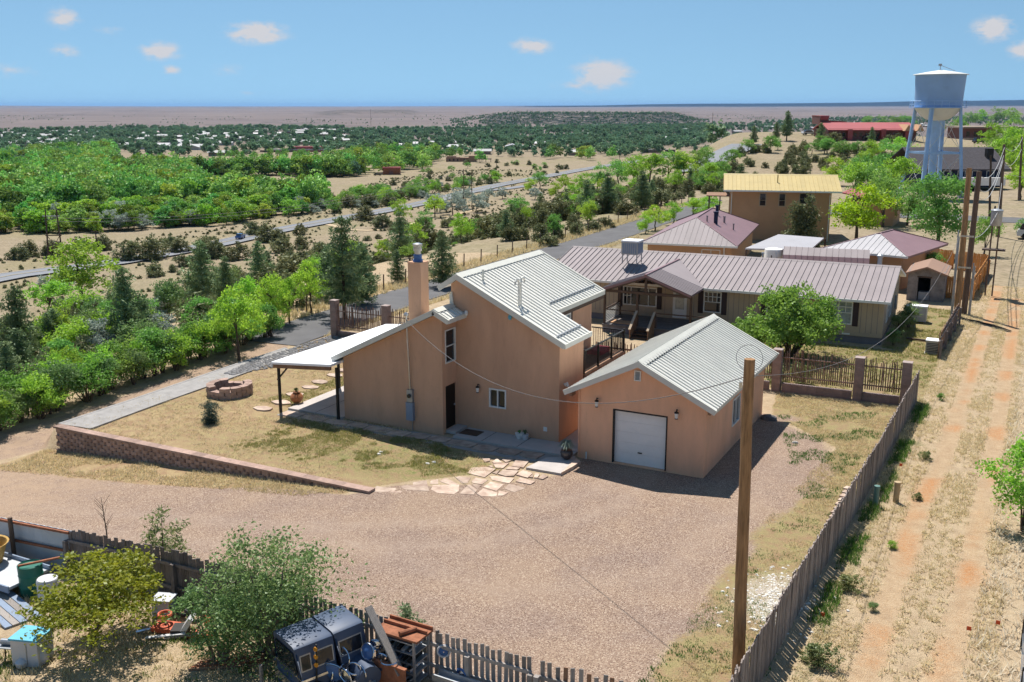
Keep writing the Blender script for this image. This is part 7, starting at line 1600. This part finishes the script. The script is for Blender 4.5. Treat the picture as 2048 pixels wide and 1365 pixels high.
# single far trees that also lend their crown mesh
hostf = []
for i, (px, py) in enumerate(((720, 345), (845, 338), (690, 352), (960, 326))):
    g0 = G(px, py); t = tree('far', g0, 9.0, ['dark rounded tree left of the red barn', 'rounded tree between the red barn and adobe house', 'rounded tree at the edge of the tan valley field', 'rounded tree right below the adobe house'][i], idx=i, name='cottonwood_tree'); hostf.append(t.children[0])
hostt = []
for i, (px, py) in enumerate(((210, 318), (655, 318))):
    g0 = G(px, py); t = tree('fartown', g0, 9.0, ['dark tree at the left corner of the tan field', 'dark tree right of the long white and red school'][i], idx=i, name='town_tree'); hostt.append(t.children[0])
forest('valley_forest', 'green mass of cottonwoods filling the river valley', [p for p, k in rest if k == 0], hostf, .75, 1.3)
forest('town_trees', 'dark green mass of trees around the distant town', [p for p, k in rest if k == 1], hostt, .6, 1.2)
# scrub dotting the far plain and the mesa scarp
def fan(n, c0, c1, d0, d1, keep):
    out_ = []
    while len(out_) < n:
        col = rng.uniform(c0, c1, n*4); D = np.exp(rng.uniform(math.log(d0), math.log(d1), n*4)); a = np.arctan((col-1024)/2073)-YAW; x = D*np.sin(a); y = D*np.cos(a)
        ok = keep(col, D, x, y); out_ += list(zip(x[ok], y[ok]))
    return out_[:n]
pl_ = fan(2400, -150, 2200, 1450, 5200, lambda c, D, x, y: fbm(c/120, np.log(D)*14, 3)+.10*sm((c-600)/500) > .60)
ms_ = fan(2400, 900, 1420, 2350, 3600, lambda c, D, x, y: fbm(c/14, np.log(D)*30+4, 2) > .40)
forest('plain_scrub', 'dark scrub and tree lines streaking the distant plain', pl_, hostt, .18, .55)
forest('mesa_scrub', 'dark woodland dotting the slopes of the distant mesa', ms_, hostt, .3, .65)
# sage and low bushes dotting the dry valley fields, too many to count
hosts_ = [o for o in COL.objects if o.name.startswith('crown') and o.data.name.startswith('juniper')]; seen = {}
for o in hosts_: seen.setdefault(o.data.name, o)
SAGE = poly_px([(-20, 500), (0, 620), (300, 640), (640, 600), (1000, 500), (1180, 470), (1400, 400), (1360, 345), (1100, 345), (950, 335), (760, 360), (560, 440), (300, 475)])
sg = scatter(SAGE, 5200, rng, lambda x, y: (fbm(x/22, y/22, 3) > .42) & (line_d(x, y, [(q.x, q.y) for q in HWY]) > 7) & (x < -46))
forest('field_sage', 'low dark sage and brush dotting the dry valley fields', sg, list(seen.values())[:3], .10, .55)
# leafy trees crowding both sides of the highway
for (x, y) in scatter(poly_px([(555, 412), (700, 398), (890, 373), (1000, 362), (995, 376), (880, 398), (730, 424), (640, 434)]), 80, rng, lambda x, y: line_d(x, y, [(q.x, q.y) for q in HWY]) > 8):
    k = R.choice(['mid', 'bright', 'juniper', 'mid', 'silver', 'juniper']); tree(k, (x, y, gz(x, y)), R.uniform(2.6, 4) if k in ('juniper', 'silver') else R.uniform(3.5, 6.5), KL[k]+' in the mixed thicket along the highway', 'thicket along the highway', 'thicket_tree', R.uniform(1.1, 1.4), sink=.3)
# thin grove of slim trees on the mid field
for (x, y) in scatter(poly_px([(690, 395), (880, 372), (900, 385), (760, 412), (690, 415)]), 34, rng): tree('mid', (x, y, gz(x, y)), R.uniform(3, 5), 'slim young tree in the planted grove of the valley', 'young trees of the valley grove', 'young_tree', .75)
for (x, y) in scatter(poly_px([(420, 318), (700, 312), (700, 328), (430, 328)]), 36, rng): tree('mid', (x, y, gz(x, y)), R.uniform(5, 8), 'slim tree in the row along the far tan field', 'slim trees along the far field', 'young_tree', .7)
# ---------------------------------------------------------------- grass
def grass(name, label, polys, n, hmin, hmax, mat, blades=5, lean=.5, keep=None, wd=.012, dens=None, zadd=0):
    r = np.random.default_rng(len(label)); pts = []
    areas = [abs(sum(a[0]*b[1]-b[0]*a[1] for a, b in zip(p, p[1:]+p[:1])))/2 for p in polys]
    for p, a in zip(polys, areas): pts += scatter([tuple(q) for q in p], int(n*a/sum(areas)), r, keep)
    P_ = np.array(pts); k = len(P_)*blades; b = np.repeat(P_, blades, 0)+r.normal(size=(k, 2))*.05; z = HGT(b[:, 0], b[:, 1])+zadd
    a = r.uniform(0, 6.28, k); h = r.uniform(hmin, hmax, k)*np.repeat(r.uniform(.5, 1.2, len(P_)), blades); l = r.uniform(.1, lean, k)*h*1.6; w_ = wd*r.uniform(.7, 1.4, k)
    dx, dy = np.cos(a), np.sin(a); v0 = np.stack([b[:, 0]-dy*w_, b[:, 1]+dx*w_, z], 1); v1 = np.stack([b[:, 0]+dy*w_, b[:, 1]-dx*w_, z], 1); v2 = np.stack([b[:, 0]+dx*l, b[:, 1]+dy*l, z+h], 1)
    V = np.stack([v0, v1, v2], 1).reshape(-1, 3); F = np.arange(k*3).reshape(-1, 3); v = np.clip(np.repeat(np.repeat(r.random(len(P_)), blades)*.7+r.random(k)*.3, 3), 0, 1)
    o = bpy.data.objects.new(name, fast_mesh(name, V, F, dict(v=v), mat, smooth=False)); link(o); return tag(o, label, 'grass', kind='stuff')
lawn_keep = lambda x, y: fbm(x/1.3, y/1.3, 2) > .40
grass('lawn_grass', 'short dry straw lawn in front of the brown house', [LAWN], 9000, .03, .08, 'grass_dry', keep=lawn_keep)
grass('lawn_grass_green', 'thin green lawn patches beside the house walk', [[(-28, 28.6), (-20.3, 28.4), (-17.2, 31.4), (-20.5, 33.3), (-28, 33.2)], [(-31, 34.5), (-29.1, 34.5), (-29.1, 41), (-30, 41)]], 6500, .03, .08, 'grass_green', keep=lambda x, y: (fbm(x/1.1+4, y/1.1, 2) > .46) & (vn(x*7.3, y*7.3) < sm((np.minimum(x+28.5, y-28.2))/2.6)+sm((x+31.2)/.3)*(y > 34)))
grass('verge_grass', 'straw grass strip in front of the retaining wall', [[(-36.4, 27.3), (-20.4, 27.35), (-22, 26.4), (-30, 25.3), (-36.4, 24.6)]], 2600, .05, .16, 'grass_dry', keep=lawn_keep)
grass('side_lawn_grass', 'patchy dry grass between garage and slat fence', [LAWN2], 6500, .03, .10, 'grass_dry', keep=lawn_keep)
grass('side_lawn_weeds', 'green weed patches near the slat fence and pole', [[(-9.2, 43.5), (-4.3, 46.5), (-4.6, 20), (-7.2, 20), (-6.2, 34)]], 2200, .04, .10, 'weed', keep=lambda x, y: fbm(x/.8+2, y/.8, 2) > .58)
nr = lambda x, y: (line_d(x, y, RUT1) > .35) & (line_d(x, y, RUT2) > .35) & (vn(x*9.7, y*9.7) > fbm(x/1.4, y/1.4, 2)*1.1-.1)
grass('alley_grass', 'dry straw grass along the alley wheel tracks', [[(-4.2, 18), (-3.7, 60), (-3.4, 84), (.3, 84), (.4, 18)]], 15000, .04, .14, 'grass_dry', keep=nr, lean=.8)
grass('pale_tall_grass', 'long pale flattened dry grass right of the alley', [[(-.35, 18), (.1, 50), (.3, 80), (12, 80), (12, 18)]], 13000, .12, .30, 'grass_pale', lean=1.0, wd=.014)
grass('fence_weeds', 'green weeds growing along the foot of the slat fence', [[(-4.3, 19), (-3.75, 48), (-3.25, 48), (-3.8, 19)]], 1100, .08, .30, 'weed', keep=lambda x, y: fbm(x/1.6, y/1.6, 2) > .48)
grass('neighbour_grass', 'green and straw grass around the long tan house', [NLAWN, NLAWN2], 6500, .06, .16, 'grass_green', keep=lambda x, y: fbm(x/1.2, y/1.2, 2) > .40)
grass('junk_yard_grass', 'dry grass and weeds among the junk', [[(-30, 12), (-30, 18.2), (-5.2, 18.2), (-5.2, 12)]], 7000, .05, .18, 'grass_dry', keep=lawn_keep)
grass('junk_yard_weeds', 'green weeds among the junk and under the trees', [[(-24, 13), (-24, 18), (-10, 18.2), (-10, 13)]], 1800, .06, .2, 'weed', keep=lambda x, y: fbm(x/1.2+8, y/1.2, 2) > .55)
grass('lane_verge_grass', 'tall straw grass beside the asphalt lane', [[(-44.5, 46), (-44.8, 140), (-42.6, 140), (-42.1, 46)], [(-37.6, 48), (-37.6, 100), (-36.4, 100), (-36.4, 48)]], 6000, .15, .45, 'grass_dry', wd=.03)
# ================================================================== HAZE
hz = MB().box(-70000, 70000, -70000, 70000, -60, 190).build('haze', 'concrete'); hz.data.materials.clear()
m = bpy.data.materials.new('haze'); m.use_nodes = True; t = m.node_tree; t.nodes.clear()
pv = t.nodes.new('ShaderNodeVolumePrincipled'); pv.inputs['Color'].default_value = (.32, .58, .98, 1); pv.inputs['Density'].default_value = 2.0e-5; pv.inputs['Anisotropy'].default_value = .1
ot = t.nodes.new('ShaderNodeOutputMaterial'); t.links.new(pv.outputs[0], ot.inputs['Volume']); hz.data.materials.append(m); tag(hz, 'thin blue air over the far plain', 'haze', kind='stuff')
hz.display_type = 'WIRE'
